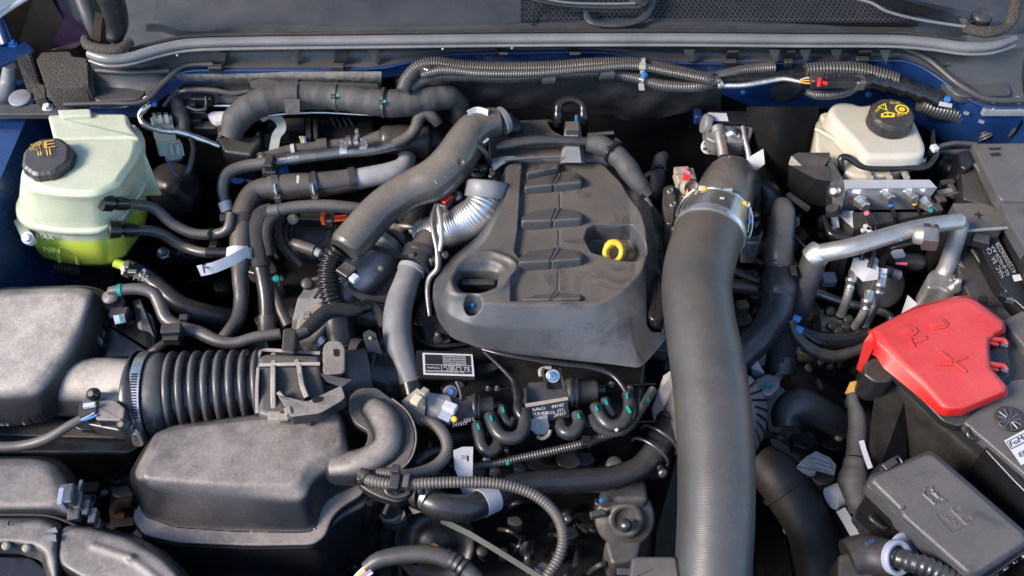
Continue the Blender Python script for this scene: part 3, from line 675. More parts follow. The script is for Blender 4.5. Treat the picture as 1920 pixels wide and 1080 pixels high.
def cover_feats(X, Y, Z):
    def cut(poly, z, depth, w, fil=6, off=0): 
        nonlocal Z
        s_ = sdf(wp(poly, z, fil), X, Y)+off; t = sm((-s_)/w); Z = Z*(1-t)+(Z-depth)*t; return s_
    # field sunken below the left shoulder and the front band
    fld = wp([(978,300),(976,330),(970,431),(963,474),(978,494),(974,506),(957,524),(956,568),(1122,568),(1162,545),(1202,506),(1206,480),(1300,470),(1300,200),(978,250)], -.4, 4)
    s_ = sdf(fld, X, Y); xr = P(1212,430,0).x; Z = Z-.009*sm(-s_/.0022)*sm((xr-X)/.022)
    for seg in (((1050,362),(1050,389)), ((1048,432),(1048,462)), ((1047,510),(1046,546)), ((1051,300),(1050,324))):
        a = P(*seg[0], -.9); b = P(*seg[1], -.9); ex, ey = b.x-a.x, b.y-a.y; L = ex*ex+ey*ey; t = np.clip(((X-a.x)*ex+(Y-a.y)*ey)/L, 0, 1)
        d = np.hypot(X-a.x-ex*t, Y-a.y-ey*t); Z = Z-.0018*np.exp(-(d/.0014)**2)
    # dished surround and deep slot of the oil filler pocket
    q = sdf(wp([(838,528),(854,496),(880,478),(920,470),(960,484),(974,500),(960,520),(945,545),(900,560),(850,556)], 0, 14), X, Y); Z = Z+.0045*np.exp(-((q+.003)/.005)**2)
    cut([(844,528),(858,502),(884,488),(915,484),(942,494),(950,508),(938,522),(936,540),(905,553),(862,551)], 0, .010, .012, 10)
    cut([(850,528),(860,512),(890,503),(925,504),(940,512),(934,522),(934,540),(905,549),(866,548)], -.6, .042, .005, 8)
    cut([(868,577),(876,566),(888,563),(900,567),(907,577),(900,588),(886,592),(874,588)], -1.3, .026, .004, 6)
    cut([(1094,446),(1100,428),(1114,420),(1186,421),(1212,466),(1212,486),(1196,490),(1160,489),(1108,473)], -.9, .034, .004, 5)
    q = sdf(wp([(1150,300),(1240,330),(1240,470),(1222,466),(1196,400),(1168,352)], -1, 10), X, Y); Z = Z-.005*sm(-q/.006)
    cut([(1208,514),(1236,500),(1246,520),(1248,600),(1228,608),(1214,602)], -3, .012, .003, 5)
    return Z+.0007*np.sin(X*60)*np.sin(Y*45)
cm_ = terrace([(A, 0), (B, -2.4), (C, -6.6)], res=.0011, soft=1.0, feats=cover_feats, fil=12,
   tilt=lambda X, Y: -.9*np.clip(Y-.17, 0, None)**2)
part('cover_shell', cm_, 'cover', ec)
zf = -.95
for pl in ([(1047,462,0),(1083,467,.1),(1094,477,.8),(1092,486,1.6),(1033,490,1.9)], [(1045,462,0),(1033,490,1.9),(972,493,2.0),(973,482,1.1),(992,469,.2)],
           [(1047,388,0),(1083,394,.1),(1094,403,.8),(1092,411,1.6),(1036,414,1.8)], [(1045,388,0),(1036,414,1.8),(977,416,1.9),(978,406,1.1),(998,394,.2)],
           [(1050,324,0),(1074,321,0),(1091,332,.6),(1092,342,1.4),(1038,347,1.6)], [(1048,324,0),(1038,347,1.6),(983,352,1.6),(984,343,1),(1010,331,.2)],
           [(990,318,.3),(1012,308,0),(1050,302,0),(1048,314,1.1),(986,326,1.2)],
           [(1047,545,0),(1089,550,.2),(1092,556,.6),(1090,561,.8),(1034,563,.9)], [(1045,545,0),(1034,563,.9),(978,564,.8),(1004,551,.1)]):
    part('scale', MB().slab(pl, zf, zf-1.6, bev=.32, fil=6, n=4), 'cover', ec)
for a_, b_ in (((1047,463,1),(1033,489,2.0)), ((1047,389,1),(1036,413,1.95)), ((1050,325,.8),(1038,346,1.75)), ((1046,546,.4),(1034,562,1.05))):
    part('painted_highlight', MB().tube([(a_[0],a_[1],zf+a_[2]*.2+.06,.9),(b_[0],b_[1],zf+b_[2]-.02,.9)], seg=6), 'gray_bracket', ec)  # pale tube painted in as the highlight along the split of each scale
# rear hump of the cover
part('rear_hump', MB().slab([(935,222),(1040,216),(1046,240),(1100,250),(1140,262),(1150,300),(1060,300),(925,300),(915,250)], -1.5, -12, bev=1.4, fil=14), 'cover', ec)
part('side_notch', MB().slab([(1212,520),(1236,510),(1242,530),(1246,596),(1226,602),(1216,594)], -3.2, -9, bev=.4, fil=6), 'gloss', ec)
part('rear_strut', MB().hull([P(*q) for q in ((1066,228,1.2),(1080,228,1.2),(1090,305,.6),(1058,305,.6),(1060,232,-.8),(1088,232,-.8),(1098,306,-1),(1050,306,-1))]), 'gray_bracket', ec)
part('rear_strut_step', MB().box((1073,240,1.6),(26,24,14)), 'cover', ec)
part('pale_corner', MB().plate([(918,300,.3),(940,294,.4),(968,293,.3),(940,309,.1),(926,320,-.2)], .3), 'gray_bracket', ec)
part('rim', MB().tube([(945,300,.6,3),(990,296,.9,3),(1052,294,.9,3)], seg=8), 'cover', ec)
# oil filler cap with a grip bar
oc = thing('oil_filler_cap', 'black oil filler cap with grip bar down inside the crescent pocket of the engine cover', 'oil cap', (898, 540, -5))
part('cap_disc', MB().lathe((900,530,-4.4), (0,0,1), [(-12,42),(0,42),(3,39),(4,0)], 32), 'gloss', oc)
part('grip', MB().box((897,533,-2.6),(66,14,22),ch=.25), 'plastic', oc)
solo('locating_stud', MB().lathe((887,582,-3.6), (0,0,1), [(0,5.5),(20,5),(22,5.5),(23,3),(26,0)], 12), 'rust', 'brown stud in the small round hole of the engine cover', 'stud')
solo('stud_tip', MB().lathe((886,571,-1.8), (0,0,1), [(-3,5),(4,5.2),(5,3),(5.5,0)], 12), 'blue_mark', 'bright blue tip on the stud in the small round hole', 'paint tip')
# dipstick
dp = thing('dipstick', 'bright yellow dipstick ring handle in the right pocket of the engine cover', 'dipstick', (1152, 480, -4))
qc = P(1150, 473, -1.6); kk = K(qc)
for nm, of in (('ring_handle', 0), ('ring_rear', 1)):
    lp_ = []
    for k in range(29):
        t = 2*math.pi*k/28; lp_.append((qc+(RT*(15.5*math.cos(t)+1.5*math.sin(t))+UPV*(18.5*math.sin(t)))*kk+(FW*.0075+RT*.003)*of, .0042 if math.sin(t) < .6 else .0052))
    part(nm, MB().wtube(lp_, 10, spline=False), 'yellow', dp)
part('crown', MB().box(qc+UPV*kk*19+(FW*.0028+RT*.0015), (24,15,7), (-35,0,0), ch=.3), 'yellow', dp)
part('dot', MB().lathe(qc+UPV*kk*20+Vector((.002,-.001,.002)),(0,-.6,.8),[(0,3),(1.2,3)],10), 'black_print', dp)
part('stem', MB().tube([(1150,490,-3,3),(1150,500,-7,3)], seg=8), 'steel', dp)
part('neck', MB().lathe((1155,490,-5.2), (0,0,1), [(0,16),(6,15),(7,8),(7,0)], 18), 'gloss', dp)
# lifting eye
le = thing('lifting_eye', 'black steel lifting eye standing behind the engine cover', 'lifting eye', (1070, 245, -2))
m = MB(); ring = []
for k in range(13): t = math.pi*k/12; ring.append((1070+24*math.cos(t), 204-18*math.sin(t), 1.0+1.0*math.sin(t), 8.5))
m.tube([(1094,250,-3,9),(1094,222,0,9)]+ring+[(1046,222,0,9),(1046,238,-2,9)], seg=10); part('eye', m, 'gloss', le)
part('stud', MB().tube([(1081,234,0,3),(1081,216,1.5,3)], seg=8), 'blue_mark', le)
# ---------------------------------------------------------------- coolant expansion tank, left
ct = thing('coolant_tank', 'milky expansion tank holding yellow-green coolant at the upper left', 'coolant tank', (150, 480, -20))
_P = P
def P(x, y, z=0.0): return _P(x, y, z+5.0)      # the tank and its hoses sit 5 cm higher than their working heights
# upper half: outline at the seam, domed top
SE = [(22,345),(30,330),(60,322),(120,318),(200,300),(262,262),(284,285),(278,330),(262,372),(240,392),(196,400),(188,430),(120,432),(60,428),(34,400)]
T0 = [(40,318),(60,296),(90,276),(120,262),(180,232),(232,224),(262,240),(272,262),(262,300),(238,330),(226,352),(200,362),(188,372),(120,372),(60,362),(40,345)]
b = MB()
def ring_stack(mb, rings, n=56, cap_top=True):
    # rings of (outline px, z) joined with rounded steps; outlines star shaped
    R_ = []
    for poly, z, fil in rings:
        w = fillet([P(x, y, z) for x, y in poly], [fil*7.5e-4]*len(poly)); c = sum(w, Vector())/len(w)
        out = []
        for k in range(n):
            a = 2*math.pi*k/n; d = Vector((math.cos(a), math.sin(a), 0)); best = 0
            for i in range(len(w)):
                p, q = w[i-1]-c, w[i]-c; e = q-p; den = d.x*e.y-d.y*e.x
                if abs(den) < 1e-12: continue
                t = (p.x*e.y-p.y*e.x)/den; u = (p.x*d.y-p.y*d.x)/den
                if t > 0 and -1e-6 <= u <= 1+1e-6: best = max(best, t)
            out.append(c+d*best)
        R_.append(out)
    vs = [v for r in R_ for v in r]
    mb.add(vs, [(j*n+k, (j+1)*n+k, (j+1)*n+(k+1) % n, j*n+(k+1) % n) for j in range(len(R_)-1) for k in range(n)], True)
    if cap_top:
        r0 = R_[0]; c = sum(r0, Vector())/n; v2 = list(r0)+[c+(v-c)*.5+Vector((0,0,.002)) for v in r0]+[c+Vector((0,0,.0025))]
        mb.add(v2, [(k, (k+1) % n, n+(k+1) % n, n+k) for k in range(n)]+[(n+k, n+(k+1) % n, 2*n) for k in range(n)], True)
    return mb
def grow(poly, f, cx=None, cy=None, dx=0, dy=0):
    cx = cx if cx is not None else sum(p[0] for p in poly)/len(poly); cy = cy if cy is not None else sum(p[1] for p in poly)/len(poly)
    return [(cx+(x-cx)*f+dx, cy+(y-cy)*f+dy) for x, y in poly]
b = MB(); ring_stack(b, [(grow(T0,.80,dy=-3), 1.2, 30), (grow(T0,.93), .8, 30), (T0, -.4, 30), (grow(T0,1.02,dy=8,dx=1), -2, 30), (grow(T0,1.045,dy=52,dx=0), -7.4, 30)])
part('upper_shell', b, 'tank', ct)
U1 = grow(T0,1.085,dy=56); b = MB(); ring_stack(b, [(grow(T0,1.04,dy=52),-7.35,26),(U1,-7.5,26),(grow(U1,1.0,dy=8),-8.5,26),(grow(U1,.96,dy=9),-8.7,26)]); part('seam_flange', b, 'tank', ct)
Lw = grow(T0,1.02,dy=62); b = MB(); ring_stack(b, [(Lw,-8.6,26),(grow(Lw,.97,dy=34,dx=6),-12.5,28),(grow(Lw,.90,dy=66,dx=16),-16.5,30),(grow(Lw,.74,dy=82,dx=24),-18.6,30),(grow(Lw,.4,dy=84,dx=26),-19.2,20)], cap_top=False); part('lower_shell', b, 'tank', ct)
for x0, y0, x1, y1 in ((96,392,96,470),(120,436,124,482),(160,378,150,396)):
    pass
part('rear_wall', MB().slab([(88,214),(172,212),(238,212),(240,232),(262,258),(100,262)], 1.7, -6, bev=.5, fil=10), 'tank', ct)
part('wall_tab', MB().slab([(108,206),(168,204),(170,216),(112,218)], 2.4, 6.6, bev=.1, fil=4), 'tank', ct)
part('filler_neck', MB().lathe((94,308,.5), (0,-.12,1), [(-14,48),(0,46),(8,44),(10,40)], 36), 'tank', ct)
cpx = part('cap', MB().lathe((93,302,1.9), (0,-.14,1), [(-14,46),(-12,47),(8,46),(9,46),(13,44),(17,38),(18,0)], 48, flute=(8,.02,30)), 'plastic', ct)
part('cap_rim', MB().lathe((93,303,1.2), (0,-.14,1), [(-8,49),(-3,49),(-1,46)], 36), 'plastic', ct)
cz = 3.7
text('HOT !', (58,285,cz), (84,279,cz), (55,276,cz), 'orange_print', cpx, lift=.12)
text('E', (84,279,cz), (104,276,cz), (82,266,cz), 'orange_print', cpx, lift=.12)
text('ii ||', (72,296,cz), (96,291,cz), (70,284,cz), 'yellow_print', cpx, lift=.12)
text('CAUTION', (60,277,cz), (80,270,cz), (57,272,cz), 'yellow_print', cpx, lift=.12)
part('rib', MB().tube([(52,345,-3.2,4),(60,385,-7,4)], seg=8), 'tank', ct)
for x, y in ((104,352),(128,352),(164,352),(186,350)): part('rib', MB().tube([(x,y+22,-2.2,4),(x+1,y+50,-6.2,4)], seg=8), 'tank', ct)
for (x, y, z, X2, Y2, Z2) in ((100,436,-9.6,112,490,-16),(140,440,-10,146,494,-16.4),(196,430,-10,190,486,-16)): part('rib', MB().tube([(x,y,z,4),(X2,Y2,Z2,4)], seg=8), 'tank', ct)
text('MAX', (70,446,-9.8), (102,448,-9.8), (69,437,-9), 'tank', ct, th=.15, lift=.25)
text('MIN', (84,470,-12.8), (114,473,-12.8), (82,461,-12), 'tank', ct, th=.15, lift=.25)
part('mount_ear', MB().slab([(24,412),(40,408),(66,446),(56,454),(42,450)], -9, -5, bev=.2, fil=6), 'tank', ct); bolt(ct, (52,446,-8.8), 8, (0,-.6,.8), 'label_white')
part('outlet', MB().tube([(215,492,-17,9),(236,500,-17.5,9)], seg=14), 'tank', ct)
# hoses from the tank
def coupling(t, a, b, r, mat='gloss'):
    m = MB(); A_, B_ = P(*a), P(*b); ra = r*K(A_); d = B_-A_
    m.wtube([(A_, ra*1.15), (A_+d*.38, ra*1.15)], 8, spline=False); m.wtube([(A_+d*.38, ra*.72), (A_+d*.55, ra*.72)], 12, spline=False); m.wtube([(A_+d*.52, ra*.95), (A_+d*.80, ra*.9), (B_, ra*.8)], 14, spline=False)
    return part('quick_coupling', m, mat, t)
h1 = hose('coolant_hose', 'upper grey hose from the coolant tank with black quick coupling', 'hose', 'dusty_rubber', [(236,382,-5,9),(262,384,-6,10),(290,391,-7.5,10.5),(325,420,-10,10.5),(365,438,-11,10),(410,438,-11,10),(428,428,-10,10),(433,400,-9,9)], group='hoses on the coolant tank')
coupling(h1, (190,380,-2.0), (240,383,-4.4), 14); ziptie(h1, (396,438,-11), (1,0), 10.5)
h2 = hose('coolant_hose', 'lower grey hose from the coolant tank with black quick coupling', 'hose', 'dusty_rubber', [(252,432,-9,9),(275,432,-10,10.5),(305,439,-11.5,10.5),(345,462,-14,10),(385,474,-14,9.5),(430,474,-14,8)], group='hoses on the coolant tank')
coupling(h2, (205,430,-6.8), (258,432,-8.6), 15); part('clip', MB().box((402,460,-13.4),(16,20,16)), 'gloss', h2); part('sleeve', MB().tube([(388,473,-13.9,10.5),(428,474,-13.9,10.5)], spline=False), 'gloss', h2)
h3 = hose('coolant_return_hose', 'thick black hose running from the bottom outlet of the coolant tank down right', 'hose', 'rubber', [(232,498,-18,12),(270,516,-18.5,16),(300,540,-19,18),(340,572,-20,19),(390,590,-21,20),(440,600,-23,20)], seg=18)
band(h3, (236,502,-17.8), (250,508,-18), 17, 'zinc')
part('spring_clamp', MB().box((240,500,-16),(10,16,16)).box((250,512,-16),(16,8,14)), 'zinc', h3)
part('paint_mark', MB().lathe((270,508,-16.2),(-.1,-.5,.85),[(0,4),(1,4)],12), 'blue_mark', h3)
text('I=I E=', (250,526,-16.6),(276,528,-16.9),(254,512,-16.2),'faint_print',h3,lift=.25)
P = _P
# ---------------------------------------------------------------- air box, left
ab = thing('air_filter_box', 'dust covered air filter housing filling the left edge below the coolant tank', 'air box', (80, 700, -20))
def airfeats(X, Y, Z): return Z
A0 = [(-120,560),(-20,556),(120,550),(150,551),(162,562),(150,600),(108,668),(60,716),(30,724),(-120,724)]
A1 = [(-140,548),(-20,543),(150,537),(186,541),(203,560),(196,590),(160,660),(112,728),(80,752),(40,756),(-140,756)]
A2 = [(-140,546),(-20,541),(160,536),(198,545),(212,575),(205,620),(185,680),(140,750),(100,790),(40,800),(-140,800)]
part('lid', terrace([(A0,-3.0),(A1,-4.6),(A2,-9.4)], res=.0018, soft=3, fil=26), 'airbox', ab)
part('lower_half', MB().slab([(-140,760),(40,765),(100,770),(180,800),(280,812),(276,830),(240,850),(180,850),(-140,850)], -12.5, -26, bev=.5, fil=12), 'gloss', ab)
part('flange', MB().slab([(-140,776),(60,778),(150,790),(290,806),(288,816),(230,822),(-140,812)], -11.6, -12.4, bev=.2, fil=6), 'plastic', ab)
for x in (60, 100, 142, 172, 205, 232): part('rib', MB().plate([(x-2,832,-13.5),(x+6,830,-13.5),(x+16,900,-23),(x+8,902,-23)], 1.0), 'gloss', ab)
part('outlet_neck', MB().tube([(60,730,-9.5,50),(130,728,-9.2,54),(200,728,-9,58),(268,738,-9,64)], seg=40), 'airbox', ab)
part('neck_shelf', MB().slab([(180,770),(280,800),(285,812),(150,806),(120,790)], -10.6, -11.4, bev=.15, fil=6), 'gloss', ab)
part('rear_chamber', MB().slab([(185,596),(255,592),(288,606),(295,668),(180,676)], -8.5, -20, bev=1.4, fil=20), 'gloss', ab)
part('gusset', MB().plate([(248,565,-6.5),(262,560,-6),(298,655,-10),(268,655,-10)], .5), 'plastic', ab)
part('gusset', MB().plate([(262,575,-7),(285,592,-8),(300,650,-11),(285,655,-11)], .4), 'plastic', ab)
# breather valve
bv = thing('breather_valve', 'small tan breather valve with a white label, behind the air box', 'valve', (225, 590, -8))
part('socket', MB().box((226,590,-6.6),(36,26,26),(10,0,-6)), 'plastic', bv)
part('stem', MB().lathe((217,572,-6.2),(0,-.1,1),[(-8,17),(4,16),(5,19),(8,19),(9,14),(26,13),(27,16),(31,15),(32,0)],22), 'tanplastic', bv)
part('label', MB().plate([(212,592,-4.7),(232,589,-4.7),(236,604,-5.8),(216,608,-5.8)], .08), 'label_white', bv)
part('green_stripe', MB().plate([(222,590,-4.5),(225,590,-4.5),(229,606,-5.6),(226,606,-5.6)], .08), 'teal', bv)
bh = hose('breather_hose', 'dusty grey breather hose curving from the air box valve over the bellows to the intake', 'hose', 'dusty_rubber', [(204,546,-3.6,8),(225,544,-3.6,11),(262,542,-3.6,11.5),(288,550,-4,12),(300,572,-4.8,12.5),(312,598,-5.6,13),(340,614,-6,13),(375,624,-6.2,13),(405,638,-6.4,12),(440,643,-6.4,11),(480,632,-6,11),(525,626,-6,10.5)], seg=16)
part('green_mark', MB().tube([(222,544,-3.5,11.8),(229,543.5,-3.5,11.8)], spline=False), 'teal', bh)
cl = thing('hose_bracket', 'small black clip bracket holding the breather hose above the bellows', 'bracket', (322, 640, -7))
part('clip', MB().box((324,622,-4.6),(38,22,30),(0,0,5)).box((322,638,-5.2),(30,10,20)), 'plastic', cl); part('post', MB().box((345,596,-4),(16,12,10)), 'plastic', cl)
part('leg', MB().tube([(312,640,-6,7),(300,650,-8,9),(285,660,-9,9)], seg=8), 'plastic', cl)
# MAF sensor
ms = thing('airflow_sensor', 'grey airflow sensor with two screws on the side of the intake neck', 'sensor', (205, 770, -5))
part('body', MB().slab([(152,755),(165,733),(215,735),(246,752),(250,800),(225,808),(160,795)], -4.6, -7, bev=.25, fil=8), 'violet_plastic' if 0 else 'steel', ms)
part('housing', MB().slab([(165,752),(215,748),(236,764),(232,790),(180,788)], -3.0, -5, bev=.3, fil=6), 'tanplastic', ms)
part('connector', MB().box((168,770,-3.4),(34,30,20),(0,0,12)), 'plastic', ms)
part('white_latch', MB().box((168,760,-2.2),(22,9,8),(0,0,10)), 'label_white', ms)
for x, y in ((174,739),(230,796)):
    part('screw', MB().lathe((x,y,-3.4),(-.1,-.4,.9),[(-6,13),(2,12),(3,8),(8,8),(9,5)],16), 'plastic', ms)
mc = thing('sensor_cable', 'braided tan cable sweeping from the airflow sensor to the left edge', 'cable', (80, 830, -6))
part('sleeve', MB().tube([(160,782,-3.6,8),(130,798,-4,9),(90,822,-5,10),(40,836,-6,10),(-20,838,-6,10)], seg=12), 'tanloom', mc)
for i, (n_m) in enumerate(('tan_connector','violet_plastic','blue_mark')): part('lead', MB().tube([(172+i*5,770+i*4,-2.8,2.4),(158+i*3,780+i*3,-3.2,2.4),(150,786+i,-3.4,2.4)], seg=6), n_m, mc)
# ---------------------------------------------------------------- bellows
bl = thing('intake_bellows', 'black ribbed intake bellows between air box neck and intake duct', 'bellows', (380, 740, -12))
cen = [(262,747,-9),(300,744,-9),(350,738,-9),(420,732,-9),(480,726,-9),(520,722,-9)]
def bp(t):    # along the bellows
    x = 262+258*t; return (x, 747-25*t, -9)
def ringr(x): return 88-19*(x-262)/258
part('core', MB().tube([(x, 747-(x-262)*.097, -9, ringr(x)-13) for x in range(262, 525, 20)], seg=44, spline=False), 'rubber', bl)
part('cuff', MB().tube([(292,744.5,-9,ringr(292)-4),(300,744,-9,ringr(300)-2),(312,743,-9,ringr(312)-2),(322,742,-9,ringr(322)-9)], seg=48, spline=False), 'dusty_rubber', bl)
part('cuff_lip', MB().tube([(256,747,-9,ringr(256)-1),(260,747,-9,ringr(260)+2),(266,747,-9,ringr(266)+2),(270,746,-9,ringr(270)-1)], seg=48, spline=False), 'rubber', bl)
for i in range(8):
    x = 331+i*22.5; r = ringr(x); m = MB()
    m.tube([(x-9,747-(x-271)*.097,-9,r-14),(x-6,747-(x-268)*.097,-9,r-4),(x-3,747-(x-265)*.097,-9,r-.8),(x,747-(x-262)*.097,-9,r),(x+3,747-(x-259)*.097,-9,r-.8),(x+6,747-(x-256)*.097,-9,r-4),(x+9,747-(x-253)*.097,-9,r-14)], seg=48, spline=False, cap=False)
    part('convolution', m, 'dusty_rubber', bl)
wc = thing('worm_clamp', 'shiny steel worm clamp on the left end of the ribbed bellows', 'clamp', (275, 750, -9))
m = MB(); pa, pb = P(270,746,-9), P(289,745,-9); ra = 87*K(pa); m.wtube([(pa, ra), (pb, ra)], 60, spline=False); part('band', m, 'zinc', wc)
dirx = (pb-pa).normalized(); q = (CAM-pa); q = (q-dirx*q.dot(dirx)).normalized(); s2 = dirx.cross(q)
for k in range(17):
    a = -.52+k*.058; n_ = (q*math.cos(a)+s2*math.sin(a)); c0 = (pa+pb)/2+n_*(ra+.0002)
    t_ = s2*math.cos(a)-q*math.sin(a); m = MB(); L_x = dirx*.0045; T_x = t_*.0011+dirx*.0006
    m.add([c0-L_x-T_x, c0+L_x-T_x, c0+L_x+T_x, c0-L_x+T_x], [(0,1,2,3)], False); 
    m.add([p+n_*.0004 for p in (c0-L_x-T_x, c0+L_x-T_x, c0+L_x+T_x, c0-L_x+T_x)], [(0,1,2,3)], False); part('slot', m, 'deep', wc)
a = .80 if s2.z < 0 else -.80; n_ = q*math.cos(a)+s2*math.sin(a); c0 = (pa+pb)/2+n_*(ra+.006); t_ = (s2*math.cos(a)-q*math.sin(a))
part('screw_housing', MB().wtube([(c0-t_*.012, .0085), (c0+t_*.012, .0085)], 12, spline=False), 'zinc', wc)
part('screw', MB().wtube([(c0-t_*.019, .007), (c0-t_*.012, .007)], 6, spline=False), 'zinc', wc)
# ---------------------------------------------------------------- intake duct with webs
du = thing('intake_duct', 'dusty plastic intake duct with webs and two slotted tabs, right of the bellows', 'intake duct', (590, 720, -12))
part('duct_shell', MB().tube([(498,724,-9.4,60),(540,722,-9.4,57),(590,716,-9.6,54),(640,712,-10,56),(690,705,-10.5,52)], seg=40), 'cover', du)
part('panel', MB().slab([(482,668),(500,660),(600,664),(604,700),(612,740),(580,775),(512,785),(482,775)], -3.5, -9, bev=.8, fil=8), 'cover', du)
def fin(pts, drop, r, m_, par, nm='web'):
    w = [P(*p) for p in pts]; o = []
    for i in range(len(w)-1):
        for k in range(4): t = k/4; p0, p1, p2, p3 = w[max(i-1,0)], w[i], w[i+1], w[min(i+2,len(w)-1)]; o.append(.5*((2*p1)+(p2-p0)*t+(2*p0-5*p1+4*p2-p3)*t*t+(3*p1-p0-3*p2+p3)*t**3))
    o.append(w[-1]); vs = []; h = r*7.5e-4
    for i, q in enumerate(o):
        t = o[min(i+1,len(o)-1)]-o[max(i-1,0)]; n_ = Vector((t.y,-t.x,0)).normalized() if abs(t.x)+abs(t.y) > 1e-6 else Vector((1,0,0)); D = Vector((0,0,-drop/100))
        vs += [q-n_*h+D, q-n_*h, q-n_*h*.6+Vector((0,0,.0008)), q+n_*h*.6+Vector((0,0,.0008)), q+n_*h, q+n_*h+D]
    m = MB(); m.add(vs, [(i*6+k, i*6+(k+1) % 6, i*6+6+(k+1) % 6, i*6+6+k) for i in range(len(o)-1) for k in range(6)]+[(5,4,3,2,1,0), tuple(range(len(vs)-6, len(vs)))], False); return part(nm, m, m_, par)
def rib(pts, r=3.4, m_='tanplastic'): fin(pts, 3.6, r*1.15, 'airbox' if m_ == 'tanplastic' else m_, du)
rib([(484,690,-4),(486,664,-4.5),(500,656,-5),(560,660,-5),(600,662,-5)]); rib([(486,684,-3.2),(560,682,-3),(600,682,-3.2)])
rib([(513,662,-4.5),(512,700,-2.4),(512,740,-2.6),(514,788,-4.6)], 4); rib([(484,690,-3.2),(482,730,-2.8),(482,775,-4.4)], 3)
rib([(560,682,-3),(566,720,-2),(575,745,-2)], 4); rib([(522,735,-2.2),(545,760,-1.8),(580,778,-2)], 3.4); rib([(545,662,-4.6),(560,682,-3)], 4)

part('slotted_tab', MB().slab([(576,752),(640,722),(648,744),(640,752),(600,775),(545,782),(520,740)], -1.2, -3.2, bev=.15, fil=5), 'tanplastic', du)
part('slot', MB().slab([(584,749),(592,742),(606,744),(604,752),(588,756)], -1.08, -1.18, bev=.02, fil=6), 'deep', du)
part('upright_tab', MB().slab([(604,676),(604,648),(616,637),(638,637),(648,650),(648,700),(604,704)], -3.4, -6, bev=.3, fil=12), 'tanplastic', du)
part('slot', MB().slab([(624,654),(635,654),(636,668),(626,668)], -3.3, -3.38, bev=.02, fil=5), 'deep', du)
part('front_panel', MB().hull([P(*q) for q in ((600,700,-3.2),(660,712,-4),(640,726,-3.4),(612,716,-2.6),(640,726,-8),(600,700,-8),(660,712,-8))]), 'tanplastic', du)
part('post', MB().slab([(527,660),(530,615),(548,613),(556,620),(552,662)], -2.8, -9, bev=.3, fil=5), 'plastic', du)
part('screw', MB().box((541,774,-1.6),(12,16,20),(0,0,20)).box((530,782,-2.6),(22,12,10)), 'tan_connector', du)
part('boss', MB().box((516,782,-3),(24,18,16)), 'tan_connector', du)
# black round duct behind it
rd = thing('throttle_duct', 'large black round duct section behind the ribbed intake duct', 'duct', (700, 700, -14))
part('barrel', MB().tube([(620,712,-12,56),(680,708,-13,62),(700,708,-13,66),(708,708,-13,66),(712,709,-13,61),(745,712,-14,58),(765,720,-15,50)], seg=40), 'gloss', rd)
part('ring', MB().tube([(660,700,-12.4,66),(666,700,-12.4,67),(672,701,-12.4,66)], seg=40, spline=False), 'dusty_rubber', rd)
part('upright_bracket', MB().hull([P(*q) for q in ((680,628,-6),(692,618,-5.6),(704,624,-6),(726,694,-10),(700,696,-10),(690,670,-9.4),(690,628,-7),(716,695,-11.5),(682,622,-7))]), 'plastic', rd)
for x, y in ((695,634),(704,664)): part('stud', MB().lathe((x,y,-6.2 if y < 650 else -8.4),(0,-.5,.8),[(0,4),(3,3),(4,0)],10), 'tan_connector', rd)
# ---------------------------------------------------------------- resonator box, lower left centre
rb = thing('resonator_box', 'big dusty black plastic resonator box with a stepped seam at the lower left centre', 'resonator', (460, 980, -16))
R0 = [(308,812),(360,800),(500,786),(600,776),(625,774),(634,782),(640,828),(634,840),(604,852),(580,866),(567,882),(563,900),(552,908),(440,908),(300,898),(268,893)]
R1 = [(290,812),(330,797),(480,778),(600,766),(634,768),(650,790),(660,848),(660,860),(622,876),(596,892),(584,912),(578,930),(562,938),(440,928),(280,914),(252,900),(250,884)]
R2 = [(284,816),(326,794),(480,774),(602,762),(638,764),(655,788),(668,850),(680,905),(640,924),(612,940),(601,960),(596,982),(584,998),(560,1000),(440,998),(330,990),(272,970),(262,950),(244,905),(244,886)]
part('lid', terrace([(R0,-4.6),(R1,-5.6),(R2,-9.8)], res=.0014, soft=1.8, fil=8), 'tanplastic', rb)
SF = [(250,960),(246,974),(268,1004),(330,1018),(470,1024),(588,1022),(612,1004),(622,972),(640,952),(676,930),(684,920),(684,860),(560,850),(300,880)]
part('seam_flange', MB().slab(SF, -9.8, -10.8, bev=.35, fil=14), 'tanplastic', rb)
part('seam_flange', MB().slab(grow(SF,.995,dy=5), -10.4, -11.4, bev=.2, fil=14), 'plastic', rb)
part('lower_body', MB().slab([(262,960),(266,1000),(330,1024),(470,1032),(590,1030),(606,1020),(622,985),(650,965),(690,945),(692,860),(560,850),(300,880)], -11.2, -34, bev=.5, fil=16), 'plastic', rb)
part('post', MB().tube([(262,1000,-15,12),(266,1030,-18,13)], seg=14), 'tanplastic', rb)
for k in range(26):
    x = rnd.uniform(290, 600); y = 965+rnd.uniform(-10, 34)*(1 if k % 3 else -.6); part('dried_spot', MB().lathe(P(x, y, -9.6 if y > 985 else -8.2), (0,-.5,.85), [(-1,rnd.uniform(1,2.6)),(.5,rnd.uniform(.8,2)),(.6,0)], 8), 'faint_print', rb) if y > 986 else None
